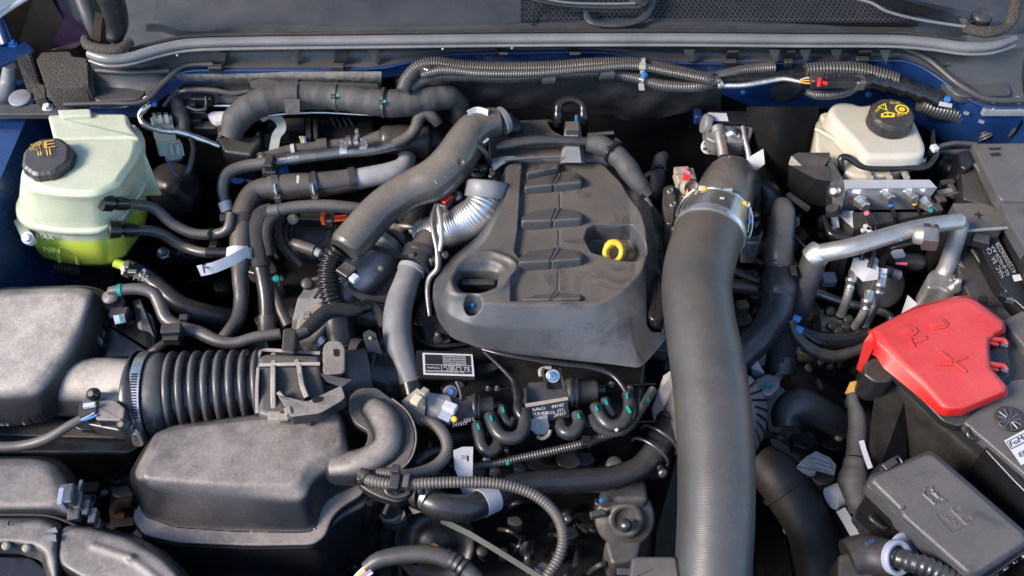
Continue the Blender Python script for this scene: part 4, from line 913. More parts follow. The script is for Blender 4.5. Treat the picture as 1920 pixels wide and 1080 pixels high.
# snorkel elbow: two half shells with a flange
part('elbow', MB().tube([(698,768,-5.2,26),(716,786,-5.0,31),(729,812,-5,32),(727,842,-5.2,32),(702,864,-5.6,33),(668,876,-6.2,33),(630,880,-7,30)], seg=30, dome=True), 'tanplastic', rb)
part('elbow_flange', MB().slab([(655,742),(672,727),(706,726),(732,746),(760,770),(776,800),(778,835),(764,868),(735,888),(700,896),(668,902),(670,850),(688,830),(690,808),(676,800),(662,790),(652,766)], -4.6, -5.6, bev=.15, fil=10), 'dusty_rubber', rb)
part('elbow_flange_rim', MB().tube([(735,748,-4.4,2.4),(762,770,-4.4,2.4),(778,802,-4.4,2.4),(779,836,-4.4,2.4),(765,868,-4.4,2.4),(736,889,-4.4,2.4)], seg=6), 'tanplastic', rb)
part('bracket_arm', MB().slab([(668,905),(735,905),(780,912),(778,930),(745,942),(715,934),(690,922)], -8, -9.6, bev=.3, fil=8), 'plastic', rb)
part('bracket_loop', MB().tube([(722,912,-6.4,6),(728,926,-6.6,6),(745,932,-6.8,6),(764,926,-6.6,6),(768,912,-6.4,6)], seg=8), 'plastic', rb)
# ---------------------------------------------------------------- lower left covers
lb = thing('left_front_box', 'tan dusted rounded box at the left edge near the bottom', 'box', (60, 930, -6))
part('lid', terrace([([(-80,876),(60,874),(92,880),(104,910),(108,950),(-80,950)],-3.4),([(-80,860),(70,858),(108,866),(138,900),(146,940),(150,965),(-80,968)],-4.6),([(-80,858),(80,856),(116,864),(148,900),(162,960),(168,1000),(-80,1000)],-7.6)], res=.0016, soft=2.6, fil=20), 'tanplastic', lb)
part('shadow_gap', MB().tube([(-40,966,-4.4,4),(80,966,-4.6,4),(116,974,-4.8,4),(150,990,-5,4)], seg=8), 'deep', lb)
kc = thing('connector_block', 'grey stacked connector block at the right end of the lower left box', 'connector', (140, 950, -6))
for (x, y, z, d, r) in ((128,930,-3.4,(26,40,30),8),(118,935,-3.2,(10,34,26),8),(150,942,-4.6,(12,34,26),6),(164,955,-5.4,(12,30,24),6),(176,970,-6,(14,30,22),6),(140,968,-5,(22,20,20),10),(150,915,-4,(6,30,10),0),(185,985,-7,(10,20,20),6)):
    part('housing', MB().box((x,y,z), d, (0,0,r)), 'violet_plastic' if x == 118 else 'steel', kc)
lp = thing('front_moulding', 'pale dusty panel with two studs in the bottom left corner', 'panel', (50, 1020, -4))
part('panel', terrace([([(-60,985),(80,982),(106,990),(100,1020),(92,1040),(70,1020),(-60,1014)],-2.8),([(-60,972),(80,972),(112,984),(118,1000),(114,1050),(110,1090),(96,1080),(80,1040),(40,1026),(-60,1022)],-3.6),([(-60,970),(84,970),(118,982),(122,1000),(118,1070),(112,1110),(94,1096),(78,1052),(40,1040),(-60,1036)],-4.8)], res=.0014, soft=2.0, fil=10), 'tanplastic', lp)
part('recess', MB().tube([(16,985,-2.6,1.8),(18,977,-2.6,1.8),(42,977,-2.6,1.8)], seg=6), 'deep', lp)
for x, y in ((12,1024),(50,1028)): part('stud', MB().lathe((x,y,-3),(0,-.2,1),[(0,8),(5,7),(6,4)],14), 'tan_connector', lp)
part('pinch', MB().hull([P(*q) for q in ((80,998,-2.3),(104,988,-2.3),(108,998,-2.5),(82,1004,-3),(104,998,-3.4))]).hull([P(*q) for q in ((78,1008,-2.3),(104,1002,-2.4),(106,1016,-2.5),(82,1012,-3),(104,1012,-3.4))]), 'gray_bracket', lp)
part('lower_face', MB().slab([(-60,1040),(60,1044),(100,1075),(110,1130),(-60,1130)], -5, -14, bev=.3, fil=10), 'gloss', lp)
fc = thing('curved_front_cover', 'curved dusty cover sweeping across the bottom left', 'cover', (220, 1050, -6))
F0 = [(122,1000),(130,992),(170,998),(240,1016),(300,1050),(340,1090),(350,1130),(240,1130),(160,1085),(118,1065),(112,1040)]
F1 = [(112,992),(124,984),(172,988),(245,1006),(308,1042),(352,1086),(366,1140),(240,1150),(150,1092),(108,1072),(106,1040)]
F2 = [(108,988),(122,980),(174,984),(250,1002),(316,1038),(362,1084),(380,1150),(240,1170),(140,1100),(104,1076),(102,1040)]
def fcf(X, Y, Z):
    for a_, b_ in (((180,1028),(250,1052)), ((250,1052),(300,1090))):
        a = P(*a_, -4); b = P(*b_, -4); ex, ey = b.x-a.x, b.y-a.y; L = ex*ex+ey*ey; t = np.clip(((X-a.x)*ex+(Y-a.y)*ey)/L, 0, 1); d = np.hypot(X-a.x-ex*t, Y-a.y-ey*t); Z = Z+.003*np.exp(-(d/.005)**2)
    return Z
part('shell', terrace([(F0,-3.2),(F1,-3.8),(F2,-9)], res=.0015, soft=2.2, fil=12, feats=fcf), 'tanplastic', fc)
# ---------------------------------------------------------------- upper left: harness, control box, small lines
tb = hose('cloth_taped_harness', 'thick grey cloth-taped harness across the upper left firewall', 'wiring harness', 'tape',
  [(432,258,-1,20),(446,222,1.2,26),(490,192,2.6,27),(545,180,3,27),(610,180,3,26),(660,186,3,24),(700,192,2.8,25),(750,194,2.6,26),(800,187,2.4,26),(840,183,2,24),(862,200,0,18),(858,228,-3,14)], seg=24, fn=crumple(2, .05), step=.004)
part('velcro_wrap', MB().tube([(532,180,3,31),(563,180,3,31)], seg=24, spline=False), 'tape', tb)
part('wrap_end', MB().hull([P(*q) for q in ((532,186,5.6),(562,186,5.6),(562,214,3.6),(536,215,3.6),(532,186,4.6),(562,186,4.6),(562,214,3),(536,215,3))]), 'tape', tb)
part('side_tape', MB().ribbon([(472,160,4),(500,154,5),(535,160,5),(600,162,5),(660,163,4.6),(708,165,4)], 14, .6, (0,.3,1)), 'tape', tb)
for x, y in ((632,181),(720,192)):
    ziptie(tb, (x,y,3), (1,.05), 27, 5, 'steel'); part('teal_mark', MB().lathe((x+1,y-2,7.2),(0,-.6,.8),[(0,3),(.6,3)],8), 'teal', tb)
wire('control_cable', 'thin bare metal rod running just below the cloth-taped harness', 'rod', 'zinc', [(496,217,-.5,2.2),(540,213,.2,2.2),(600,211,.3,2.2),(680,215,.2,2.2),(700,216,0,2)])
wire('vent_tube', 'dusty thin tube along the top left of the firewall above the connectors', 'tube', 'dusty_rubber', [(306,200,1,4),(322,180,2,5),(350,170,3,5.5),(400,170,3,5.5),(440,176,2.6,5),(466,172,2.6,4.5)])
cb = thing('control_unit', 'black control unit behind the rubber hoses on the upper left firewall', 'control unit', (590, 240, -8))
part('housing', MB().slab([(500,222),(700,218),(704,262),(500,268)], -6, -16, bev=.4, fil=6), 'gloss', cb)
part('label_plate', MB().slab([(525,222),(570,220),(572,242),(540,244),(526,240)], -4.6, -5.5, bev=.1, fil=3), 'violet_plastic' if 0 else 'plastic', cb)
for i in range(4): part('fin', MB().plate([(618+i*11,220,-5),(622+i*11,220,-5),(630+i*11,236,-5.6),(626+i*11,236,-5.6)], .3), 'steel', cb)
part('connector', MB().slab([(494,250),(512,250),(512,278),(494,276)], -4, -7, bev=.2, fil=3), 'plastic', cb)
part('connector', MB().slab([(572,222),(582,218),(584,262),(574,268)], -3.6, -7, bev=.2, fil=3), 'plastic', cb)
part('connector', MB().slab([(586,222),(596,220),(596,258),(588,262)], -3.8, -7, bev=.2, fil=3), 'plastic', cb)
for i, c_ in enumerate(('yellow','blue_mark','label_white','teal','purple_wire')): wire('fine_wire', f'{("yellow","blue","white","teal","purple")[i]} fine wire beside the control unit connector', 'wire', c_, [(562+i*2.4,256,-3,1.3),(565+i*2,264,-3,1.3),(566+i*1.6,272,-3.4,1.3)], seg=6)
solo('webbing_strap', MB().ribbon([(488,224,-1.4),(506,216,-.6),(522,224,-.8),(528,240,-1.4),(518,256,-2.2),(512,290,-3.6)], 17, .25, (1,.25,0)), 'connector', 'pale green-white strap hanging below the cloth-taped harness', 'strap')
solo('pale_bracket', MB().hull([P(*q) for q in ((388,214,-1),(400,209,-.6),(440,209,-.6),(440,224,-1),(404,228,-1.4),(404,245,-3),(388,218,-2),(440,209,-1.2),(404,246,-3.4))]), 'white', 'pale bracket left of the bend in the cloth-taped harness', 'bracket')
hb = thing('harness_holder', 'black plastic holder gripping the lower left end of the cloth-taped harness', 'holder', (440, 262, -4))
part('shell', MB().slab([(404,226),(428,222),(430,240),(470,256),(486,240),(490,262),(470,290),(420,284),(408,262)], -2, -8, bev=.5, fil=6), 'plastic', hb)
part('strap', MB().tube([(424,232,-.5,5),(416,250,-1.5,5.5),(410,268,-3,5),(420,274,-3.4,4)], seg=8), 'dusty_rubber', hb)
part('hook', MB().tube([(484,250,-2,4),(478,268,-3,4.5),(460,275,-4,4)], seg=8), 'plastic', hb)
part('dot', MB().lathe((441,257,-1.6),(0,-.5,.8),[(0,2.4),(1,2.4)],8), 'teal', hb); part('fixing', MB().box((500,288,-4),(20,10,6),(0,0,-20)), 'zinc', hb)
# grey-green connector
gc = thing('bulkhead_connector', 'pale grey-green multi-pin connector hanging beside the coolant tank', 'connector', (312, 270, -4))
A1v, A2v = P(303,216,.6), P(320,296,-6)
def inl(t, o, w): q = A1v.lerp(A2v, t); return q+RT*K(q)*o
def lbox(t0, t1, o, w, d, m_, nm, lift=0):
    a, b = inl(t0, o, w), inl(t1, o, w); t = (b-a).normalized(); n_ = (CAM-a); n_ = (n_-t*n_.dot(t)).normalized(); s_ = t.cross(n_); k = K(a); pts = []
    for e in (a, b):
        for i in (-1, 1):
            for j in (0, 1): pts.append(e+s_*i*w/2*k+n_*(j*d+lift)*k)
    m = MB().hull(pts); return part(nm, m, m_, gc)
lbox(0,.58,0,34,16,'connector','housing'); lbox(.55,.86,3,40,18,'connector','housing'); lbox(.84,1.0,6,30,12,'connector','collar'); lbox(.92,1.06,8,20,8,'plastic','seal_plug')
for o in (-14,-4,8): lbox(-.06,.12,o,7,20,'connector','rib')
for o in (-12,2,14): lbox(.60,.84,o+3,7,23,'connector','rib')
lbox(.05,.50,-19,7,12,'connector','side_rib'); lbox(.5,.9,-18,6,10,'connector','side_rib'); lbox(.62,.92,24,6,10,'connector','side_rib')
wire('purple_lead', 'thin purple wire leaving the bottom of the grey-green connector', 'wire', 'purple_wire', [(313,296,-5,2),(318,312,-6,2),(330,328,-7,2.4),(340,331,-7,2.6)])
wire('thin_grey_tube', 'thin grey tube looping up beside the grey-green connector', 'tube', 'dusty_rubber', [(338,331,-7,4),(352,322,-6,6),(360,300,-5,6),(362,272,-4,5.5),(352,248,-3,5.5),(345,222,-1,6)])
fh = thing('foil_harness', 'silver taped wire bundle slung from the flange past the grey-green connector', 'wire bundle', (320, 240, 0))
part('bundle', MB().tube([(282,196,3.6,5),(268,206,3.2,6),(262,218,2.4,5),(272,234,1.4,6),(300,244,.6,6),(340,248,0,6),(370,258,-1,6),(412,274,-2.4,4)], seg=10, fn=crumple(5,.16), step=.003), 'zinc', fh)
ch = thing('black_connector_cluster', 'tangle of black connectors and tape beside the grey-green connector', 'connectors', (350, 215, -1))
part('taped_branch', MB().tube([(322,180,1.5,10),(334,200,.6,15),(342,225,-.6,14),(346,245,-1.6,9)], seg=12, fn=crumple(1,.1), step=.004), 'tape', ch)
for (x,y,z,d,r) in ((356,198,0,(26,18,16),10),(372,212,-1,(34,14,16),-5),(330,218,-.5,(16,24,14),0),(380,188,.5,(40,16,20),0),(388,240,-3,(44,20,20),0),(366,228,-2,(26,10,12),8)): part('housing', MB().box((x,y,z), d, (0,0,r)), 'plastic', ch)
part('loop', MB().tube([(306,176,2,3),(308,164,3,4),(322,160,3.4,4),(334,168,3,4),(320,176,2.4,3)], seg=8), 'loom', ch)
part('bail', MB().tube([(350,200,1,3),(368,206,.6,3.4),(385,203,.6,3),(386,180,1.6,2.4)], seg=8), 'steel', ch)
part('beige_plug', MB().box((338,238,-1.4),(16,10,8)), 'tan_connector', ch)
# ---------------------------------------------------------------- coolant pipes, left of the engine
def pipe(*a, **k): return hose(*a, **k)
pa_ = hose('heater_hose', 'upper dusty heater hose running along the bright double pipe above the thick elbow hose', 'hose', 'dusty_rubber',
  [(432,420,-9,9),(424,385,-7,10.5),(418,350,-5,11.5),(428,325,-4,12),(455,313,-3.6,12),(500,306,-3.2,12),(520,303,-3,12)], seg=16)
part('sleeve_white', MB().tube([(421,378,-6.6,12.6),(427,396,-7.6,12.6)], spline=False), 'white', pa_)
part('metal_section', MB().tube([(516,304,-3,11),(560,296,-2.6,11.5),(640,286,-2.2,11),(700,281,-2,10.5),(740,271,-1.6,11)], seg=18), 'steel', pa_)
part('rubber_end', MB().tube([(738,272,-1.6,11.5),(765,258,-1,12),(780,240,0,12),(785,224,.6,12),(797,214,1,12),(812,220,.6,11.5),(822,232,-.4,10)], seg=18), 'dusty_rubber', pa_)
part('fork_clip', MB().box((506,306,-1.6),(16,32,20)).box((506,322,-2.6),(26,14,12)), 'plastic', pa_)
text('7 FFM-18N72 76', (521,303,-1.2), (560,297,-.8), (520,298,-1.2), 'label_white', pa_, lift=.12)
for x, y in ((645,283),(682,280)):
    part('spring_clamp', MB().tube([(x-7,y,-2.1,14),(x+7,y-1,-2.1,14)], seg=20, spline=False), 'zinc', pa_); [part('clamp_tang', MB().box(*q), 'zinc', pa_) for q in (((x-2,y-14,.2),(7,6,18)),((x+5,y-12,.4),(5,6,14)))]
pb_ = hose('heater_hose', 'second heater hose with a fat black sleeve, behind the bright double pipe', 'hose', 'dusty_rubber',
  [(480,308,-4,10),(500,295,-4,11),(540,284,-4,12),(600,276,-4,12),(660,270,-4,13),(700,264,-4,16),(720,260,-4,18),(725,258,-4,22)], seg=18)
part('muffler', MB().tube([(712,262,-4,16),(722,262,-4,27),(760,264,-4.4,30),(808,268,-5,31),(812,268,-5,24),(822,272,-5.4,20)], seg=26), 'plastic', pb_)
part('sleeve', MB().tube([(594,276,-3.8,16),(614,274,-3.8,16)], spline=False), 'dusty_rubber', pb_); part('white_band', MB().tube([(546,283,-3.8,13),(553,282,-3.8,13)], spline=False), 'white', pb_); part('end_collar', MB().tube([(490,300,-3.6,14),(494,296,-3.6,14)], spline=False), 'zinc', pb_)
for x in (655, 668): part('spring_clamp', MB().tube([(x-4,270,-3.9,16),(x+4,269,-3.9,16)], seg=20, spline=False), 'zinc', pb_)
part('clamp_tang', MB().box((670,250,-2),(7,8,18)), 'zinc', pb_)
pc_ = hose('elbow_coolant_hose', 'thick dusty elbow hose turning down beside the bundle tagged F', 'hose', 'dusty_rubber',
  [(418,635,-14,12),(445,600,-13,14),(452,560,-12,14),(450,520,-10,15),(452,470,-7.6,22),(455,420,-6.4,22.5),(462,385,-5.8,22),(480,360,-5.4,21.5),(510,352,-5,21)], seg=24)
part('sleeve', MB().tube([(505,352,-5,24),(515,351,-5,25),(542,350,-5,25),(600,346,-5,23.5),(660,338,-5,22),(664,337,-5,22)], seg=26), 'dusty_rubber', pc_)
for x in (520, 590): 
    band(pc_, (x-8,351,-5), (x+6,349,-5), 27, 'steel', seg=24); [part('clamp_tang', MB().box(*q), 'steel', pc_) for q in (((x+2,374,-3.6),(12,8,18)),((x-2,326,-3.6),(8,6,10)))]
part('white_paint', MB().tube([(556,349,-5,25.6),(561,349,-5,25.6)], seg=24, spline=False), 'white', pc_) if 0 else part('white_paint', MB().plate([(556,329,-1.2),(561,329,-1.2),(560,343,-1.2),(556,343,-1.2)], .06), 'white', pc_)
part('collar', MB().tube([(655,338,-5,24),(668,336,-5,24)], seg=24, spline=False), 'plastic', pc_)
part('bright_pipe', MB().tube([(664,337,-5,20),(700,330,-5,19.5),(735,322,-5,19),(757,312,-5.2,18),(764,292,-6,17)], seg=24), 'bright_hose', pc_)
part('clip_bracket', MB().box((428,408,-6),(30,18,10),(0,0,15)), 'plastic', pc_)
part('clip_ring', MB().tube([(456,408,-6.2,26),(456,424,-6.6,26)], seg=26, spline=False), 'plastic', pc_)
part('black_sleeve', MB().tube([(452,508,-9.6,24),(462,520,-10.6,22)], spline=False), 'gloss', pc_) if 0 else None
tg = thing('hose_tag', 'pale tag printed F wrapped round the elbow hose left of centre', 'tag', (420, 500, -6))
part('wrap', MB().tube([(450,468,-7.2,24.5),(449,486,-7.8,24.5)], seg=24, spline=False), 'label_white', tg)
part('flag', MB().ribbon([(373,508,-5),(400,502,-4.6),(430,490,-4.4),(452,478,-4.2),(466,470,-4.4)], 23, .06, (0,.35,.9)), 'label_white', tg)
text('F', (383,513,-4.9), (395,510,-4.9), (379,496,-4.1), 'black_print', tg, lift=.35)
wire('back_pipe', 'short pale pipe behind the thick elbow hose near the blue cap', 'pipe', 'bright_hose', [(470,345,-10,12),(485,325,-9,13),(500,300,-8,13)])
solo('blue_painted_plug', MB().lathe((445,325,-12), (0,-.7,.7), [(0,20),(3,20),(4,17),(4.5,0)], 28), 'blue_mark', 'bright blue round cap seen through the bend of the upper heater hose', 'cap')
solo('blue_clip', MB().box((532,320,-6),(18,12,10),(0,0,20)), 'blue_mark', 'small blue clip between the bright double pipe and the elbow hose', 'clip')
bb = thing('braided_loom', 'black braided loom bending down from the left end of the mid hose', 'loom', (500, 500, -8))
part('braid', MB().tube([(512,392,-5,13),(492,405,-5.6,19),(482,432,-6.6,19),(484,470,-8,19),(490,500,-9.4,19)], seg=18), 'braid', bb)
part('braid_inner', MB().tube([(520,400,-5,9),(504,416,-5.6,11),(499,440,-6.6,11),(504,480,-8.4,10)], seg=14), 'braid', bb)
part('taped_lower', MB().tube([(488,495,-9.2,15),(497,540,-11,15),(500,575,-12.4,14),(500,600,-13.4,14)], seg=16), 'rubber', bb)
part('boot', MB().tube([(499,590,-12.6,15),(500,602,-13.2,17),(502,640,-15,17)], seg=16), 'dusty_rubber', bb)
mh = hose('mid_hose', 'dusty hose running right from the braided loom to behind the big curved duct', 'hose', 'dusty_rubber', [(504,396,-4.6,11),(520,394,-4.4,11.5),(560,388,-4.2,12),(610,386,-4.2,12),(660,390,-4.6,12),(700,396,-5.4,12)], seg=18)
part('end_sleeve', MB().tube([(505,397,-4.6,13),(524,394,-4.4,13)], spline=False), 'dusty_rubber', mh)
# vacuum pot with the orange plug
vp = thing('vacuum_pot', 'round black vacuum pot with orange locking plug below the mid hose', 'vacuum pot', (585, 440, -14))
part('pot', MB().lathe((588,436,-13), (0,-.35,.94), [(-60,40),(-20,44),(-16,56),(-8,58),(0,52),(2,48),(2,40),(6,38),(8,30),(6,26),(8,18),(8,0)], 40), 'plastic', vp)
part('ring', MB().lathe((588,437,-12.6), (0,-.35,.94), [(0,46),(3,44),(3,41),(0,40)], 36), 'dusty_rubber', vp)
part('plug', MB().box((588,411,-10.4),(50,18,20),(0,0,-4)), 'plastic', vp); part('plug', MB().box((618,412,-10),(20,24,20),(0,0,-8)), 'dusty_rubber', vp)
part('orange_lock', MB().box((607,409,-9.2),(8,17,22),(0,0,-8)), 'orange', vp); part('cream_cap', MB().box((549,411,-10),(20,18,18),(0,0,20),ch=.3), 'cream', vp)
for i, c_ in enumerate(('orange','red_mark','orange')): part('lead', MB().tube([(626,406+i*4,-9.4,2.2),(650,404+i*4,-9.6,2.2)], seg=6), c_, vp)
wire('pot_hose', 'curved grey hose round the left side of the vacuum pot', 'hose', 'dusty_rubber', [(530,405,-11,8),(522,430,-11.4,9),(530,460,-12,9),(548,480,-13,9),(565,500,-14,8)])
sn = hose('sensor_plug_lead', 'short grey tapered plug lying across the vacuum pot', 'plug', 'dusty_rubber', [(548,456,-9.6,10),(560,460,-9.6,12),(590,470,-9.8,12)])
part('tip', MB().tube([(590,470,-9.8,9),(600,475,-10,8)], spline=False), 'connector', sn)
# big curved duct (crankcase/charge pipe)
gd = thing('curved_air_duct', 'big dusty grey air duct curving down on the left of the engine cover', 'air duct', (760, 360, -4))
part('duct', MB().tube([(936,228,3,26),(915,232,3,30),(890,246,2.6,36),(868,275,2.2,38),(850,303,1.6,40),(815,336,.6,40),(765,358,-.4,36),(715,392,-1.4,35),(680,430,-2.2,36),(652,462,-3,36)], seg=34, dome=False), 'duct_plastic', gd)
part('end_cap', MB().tube([(657,457,-2.9,36),(650,464,-3.1,35),(646,469,-3.2,30)], seg=34, spline=False), 'duct_plastic', gd)
part('dimple', MB().lathe((864,304,6.0), (0.1,-.55,.8), [(-3,9),(1,9),(1.4,8),(-1,5),(-2,0)], 20), 'plastic', gd)
part('rear_ring', MB().tube([(938,228,3,27),(946,224,3,26)], seg=28, spline=False), 'grey_hose', gd)
part('rear_bellow', MB().tube([(948,224,1,16),(960,236,0,17),(964,250,-1,17)], seg=20, fn=ridges(8,.12)), 'rubber', gd)
part('bracket', MB().hull([P(*q) for q in ((880,240,5),(870,208,6),(905,206,6),(930,212,5),(900,240,6),(880,240,4))]), 'white', gd) if 0 else part('pale_tab', MB().ribbon([(878,214,5.6),(895,207,5.8),(915,212,5.8)], 14, .2, (0,.4,1)), 'white', gd)
for a_, b_ in (((816,338),(820,345)),((832,330),(838,334))): part('moulded_mark', MB().tube([(*a_,5.8,2),(*b_,5.6,2)], seg=6), 'duct_plastic', gd)
jr = thing('retaining_ring', 'large black wire retaining ring clipped round the curved air duct', 'ring', (880, 290, 1))
c0 = P(878,290,.5); m = MB(); vs = []; ax1 = (P(914,292,2.4)-P(842,286,0)); ax1n = ax1.normalized(); dd = (P(830,325,1)-P(872,268,2.2)).normalized(); ax2 = dd.cross(ax1n).normalized()
rp = [(c0+ax1n*(.037*math.cos(2*math.pi*k/28))+ax2*(.035*math.sin(2*math.pi*k/28)), .0048) for k in range(29)]; m.wtube(rp, 10, spline=False); part('ring', m, 'plastic', jr)
part('screw', MB().tube([(906,268,4,3),(916,260,4.4,3.4)], seg=8), 'zinc', jr)
part('lower_ears', MB().box((905,318,0),(16,12,12),(0,0,30)).box((922,330,0),(14,8,10),(0,0,60)), 'plastic', jr)
# silver sleeved hose
sh_ = thing('foil_sleeved_hose', 'shiny silver ribbed heat sleeve hose dropping from the engine cover side', 'hose', (870, 430, -8))
part('sleeve', MB().tube([(912,370,-2.6,33),(900,395,-3.4,34),(870,417,-5,35),(835,432,-6.4,35),(805,440,-7.4,33),(790,442,-8,30)], seg=36, fn=ridges(6,.014,.7), step=.0008), 'foil', sh_)
part('collar', MB().lathe(P(912,356,-1.2), (.10,.75,.62), [(-16,36),(-14,40),(12,40),(16,37),(17,26),(10,24)], 40), 'grey_hose', sh_)
part('inner_rubber', MB().tube([(906,372,-2.6,29),(914,352,-1.8,29)], seg=24, spline=False), 'plastic', sh_)
ghp = thing('grey_coolant_pipe', 'smooth pale grey hose running down from the silver sleeve to the lower engine', 'hose', (755, 620, -10))
part('rubber_neck', MB().tube([(806,446,-7,27),(796,468,-7,29),(786,484,-7.2,31),(781,494,-7.4,31)], seg=30), 'dusty_rubber', ghp)
part('collar', MB().tube([(788,478,-7.2,33),(784,492,-7.4,35),(778,500,-7.5,34)], seg=30, spline=False), 'rubber', ghp)
part('rim', MB().tube([(773,503,-7.7,26.5),(770,510,-7.8,26.5)], seg=30, spline=False), 'bright_hose', ghp)
part('hose_body', MB().tube([(772,502,-7.7,23),(762,530,-8,24),(750,565,-8.4,26),(745,600,-8.8,27),(746,640,-9.4,27),(756,680,-10.2,26),(766,705,-10.8,24),(772,722,-11.2,23)], seg=32), 'grey_hose', ghp)
part('lower_collar', MB().tube([(771,720,-11.2,25),(776,742,-11.8,25)], seg=30, fn=ridges(9,.05)), 'gloss', ghp)
part('spring_clamp', MB().tube([(790,474,-7,34),(786,482,-7.1,35)], seg=24, spline=False).box((812,490,-5),(12,10,14),(0,0,30)).box((772,478,-4.6),(10,8,10)), 'steel', ghp)
# EGR canister and housings behind
eg = thing('egr_actuator', 'silver and black cylinder behind the silver sleeve with cast grey flange', 'actuator', (790, 410, -14))
part('cylinder', MB().lathe(P(782,425,-10.5), (.12,.75,.62), [(-6,20),(-6,36),(0,37),(4,36),(6,32),(60,30),(62,20)], 36), 'plastic', eg)
part('rim', MB().lathe(P(782,425,-10.5), (.12,.75,.62), [(-7,30),(-8,34),(-4,37.5),(0,37.5),(1,36)], 36), 'aluminium', eg)
part('nut', MB().lathe(P(778,430,-9.4), (.0,-.6,.8), [(0,13),(8,12),(10,8),(11,0)], 12), 'cast', eg)
part('mount', MB().tube([(745,430,-14,26),(735,465,-15,26)], seg=20), 'cast', eg)
part('side_plug', MB().box((836,376,-2.8),(30,44,18),(0,0,-28)), 'plastic', eg); part('red_lock', MB().box((838,373,-1.7),(9,24,6),(0,0,-34)), 'red_mark', eg)
part('screw', MB().lathe((857,367,-3),(0,-.5,.8),[(0,12),(8,10),(9,6)],14), 'steel', eg)
hk = thing('steel_hook_bracket', 'long bent steel strip passing in front of the silver sleeve', 'bracket', (815, 480, -4))
part('strip', MB().tube([(818,384,-1,4.5),(812,410,-1.6,7),(815,440,-2.4,6.5),(820,465,-3.4,6),(822,490,-4.6,7),(820,504,-5.2,6.5),(806,520,-6.4,6),(802,545,-8,6),(806,592,-10,5)], seg=10, zs=.6), 'steel', hk)
part('strip', MB().tube([(820,384,-1,4),(827,415,-1.6,5),(828,450,-2.6,5),(824,470,-3.6,5)], seg=10, zs=.6), 'aluminium', hk)
part('bolt', MB().lathe((834,478,-4.4),(.4,-.5,.7),[(-4,8),(2,8),(4,5)],10), 'steel', hk)
# turbo/pump castings under it
tc_ = thing('water_pump_housing', 'tan-dusted cast housing with studs left of the coiled conduit', 'casting', (585, 590, -16))
part('body', MB().hull([P(*q) for q in ((545,640,-15),(548,600,-12),(558,560,-11),(575,535,-11),(600,520,-11),(618,560,-11),(620,610,-13),(600,650,-16),(560,660,-18),(600,520,-20),(545,640,-24),(610,650,-24),(585,520,-14))]), 'cast', tc_)
part('face', MB().slab([(552,640),(556,600),(572,576),(600,562),(616,580),(618,600),(590,640)], -10.4, -13, bev=.5, fil=12), 'tan_connector', tc_)
part('rib', MB().tube([(586,560,-9.6,5),(600,540,-9.6,5),(606,528,-10,5)], seg=8), 'cast', tc_); part('screw', MB().lathe((576,532,-10.4),(0,-.4,.9),[(-10,12),(2,12),(4,8),(4,0)],14), 'plastic', tc_)
part('screw', MB().box((576,592,-9.6),(14,14,12)), 'cast', tc_); part('lower_pipe', MB().tube([(572,640,-13,22),(590,660,-14,26),(612,690,-17,26)], seg=20), 'plastic', tc_); part('clamp', MB().tube([(585,632,-12,22),(596,645,-13,23)], seg=20, spline=False), 'zinc', tc_)
tp = thing('turbo_housing', 'dusty grey casting below the end of the curved duct with a small connector', 'casting', (690, 510, -14))
part('barrel', MB().tube([(640,560,-12,34),(680,520,-11,37),(715,480,-11,40),(735,455,-11.5,38)], seg=30), 'cast', tp)
part('bowl', MB().lathe(P(700,540,-16), (.1,-.45,.89), [(-60,66),(-20,72),(0,74),(8,70),(12,52),(10,40),(12,0)], 44), 'cast', tp)
part('ring', MB().tube([(716,470,-10.6,43),(722,462,-10.6,43)], seg=36, spline=False), 'aluminium', tp)
part('black_ring', MB().tube([(724,460,-10.8,40),(729,455,-10.8,40)], seg=36, spline=False), 'deep', tp)
part('pink_cap', MB().lathe((648,496,-6.4),(-.1,-.5,.8),[(-6,14),(4,13),(7,8),(8,0)],20), 'tan_connector', tp)
part('plug', MB().box((650,508,-4.8),(30,28,14),(0,0,-38)), 'plastic', tp); part('plug_lock', MB().box((664,522,-4.6),(14,16,10),(0,0,-38)), 'label_white', tp); part('tab', MB().box((686,466,-5),(22,14,10),(0,0,40)), 'plastic', tp)
part('brass_stud', MB().lathe((714,503,-8),(0,-.5,.8),[(0,6),(4,5),(5,0)],12), 'tan_connector', tp)
part('strap', MB().ribbon([(694,462,-6),(720,470,-6.4),(752,480,-7)], 12, .1, (0,.4,1)), 'plastic', tp)
cc_l = hose('coiled_conduit', 'glossy coiled black conduit hanging below the end of the curved duct', 'conduit', 'gloss', [(634,468,-4,17),(622,485,-4.8,20),(616,520,-6.4,21),(620,550,-8,21),(628,574,-9.2,20)], seg=22, fn=ridges(9.5,.13,.7), step=.0011)
part('lower_tube', MB().tube([(630,570,-9.6,26),(634,610,-12,30),(642,650,-14,30),(646,660,-14.6,33),(650,672,-15,33),(654,700,-17,30)], seg=28), 'rubber', cc_l)
part('ring', MB().tube([(643,655,-14.2,34),(645,660,-14.4,34)], seg=28, spline=False), 'steel', cc_l)
br = hose('braided_line', 'dark braided line rising over the intake post and diving behind the grey hose', 'line', 'braid', [(572,622,-6,13),(590,605,-6.4,15),(612,586,-7,15),(640,580,-7.6,13),(665,582,-8.4,12),(690,572,-9,11),(708,582,-10,11),(722,610,-11.4,12)], seg=16)
part('end_sleeve', MB().tube([(548,634,-5.8,11),(575,621,-6,12)], spline=False), 'dusty_rubber', br); part('end_sleeve', MB().tube([(662,582,-8.4,13),(690,573,-9,12.5)], spline=False), 'gloss', br)
wire('braided_line', 'thin braided line curving under the cast housing from the small connector', 'line', 'braid', [(648,532,-6,6),(665,548,-8,7),(690,560,-9,8),(715,562,-9.6,8),(745,556,-10,8)])
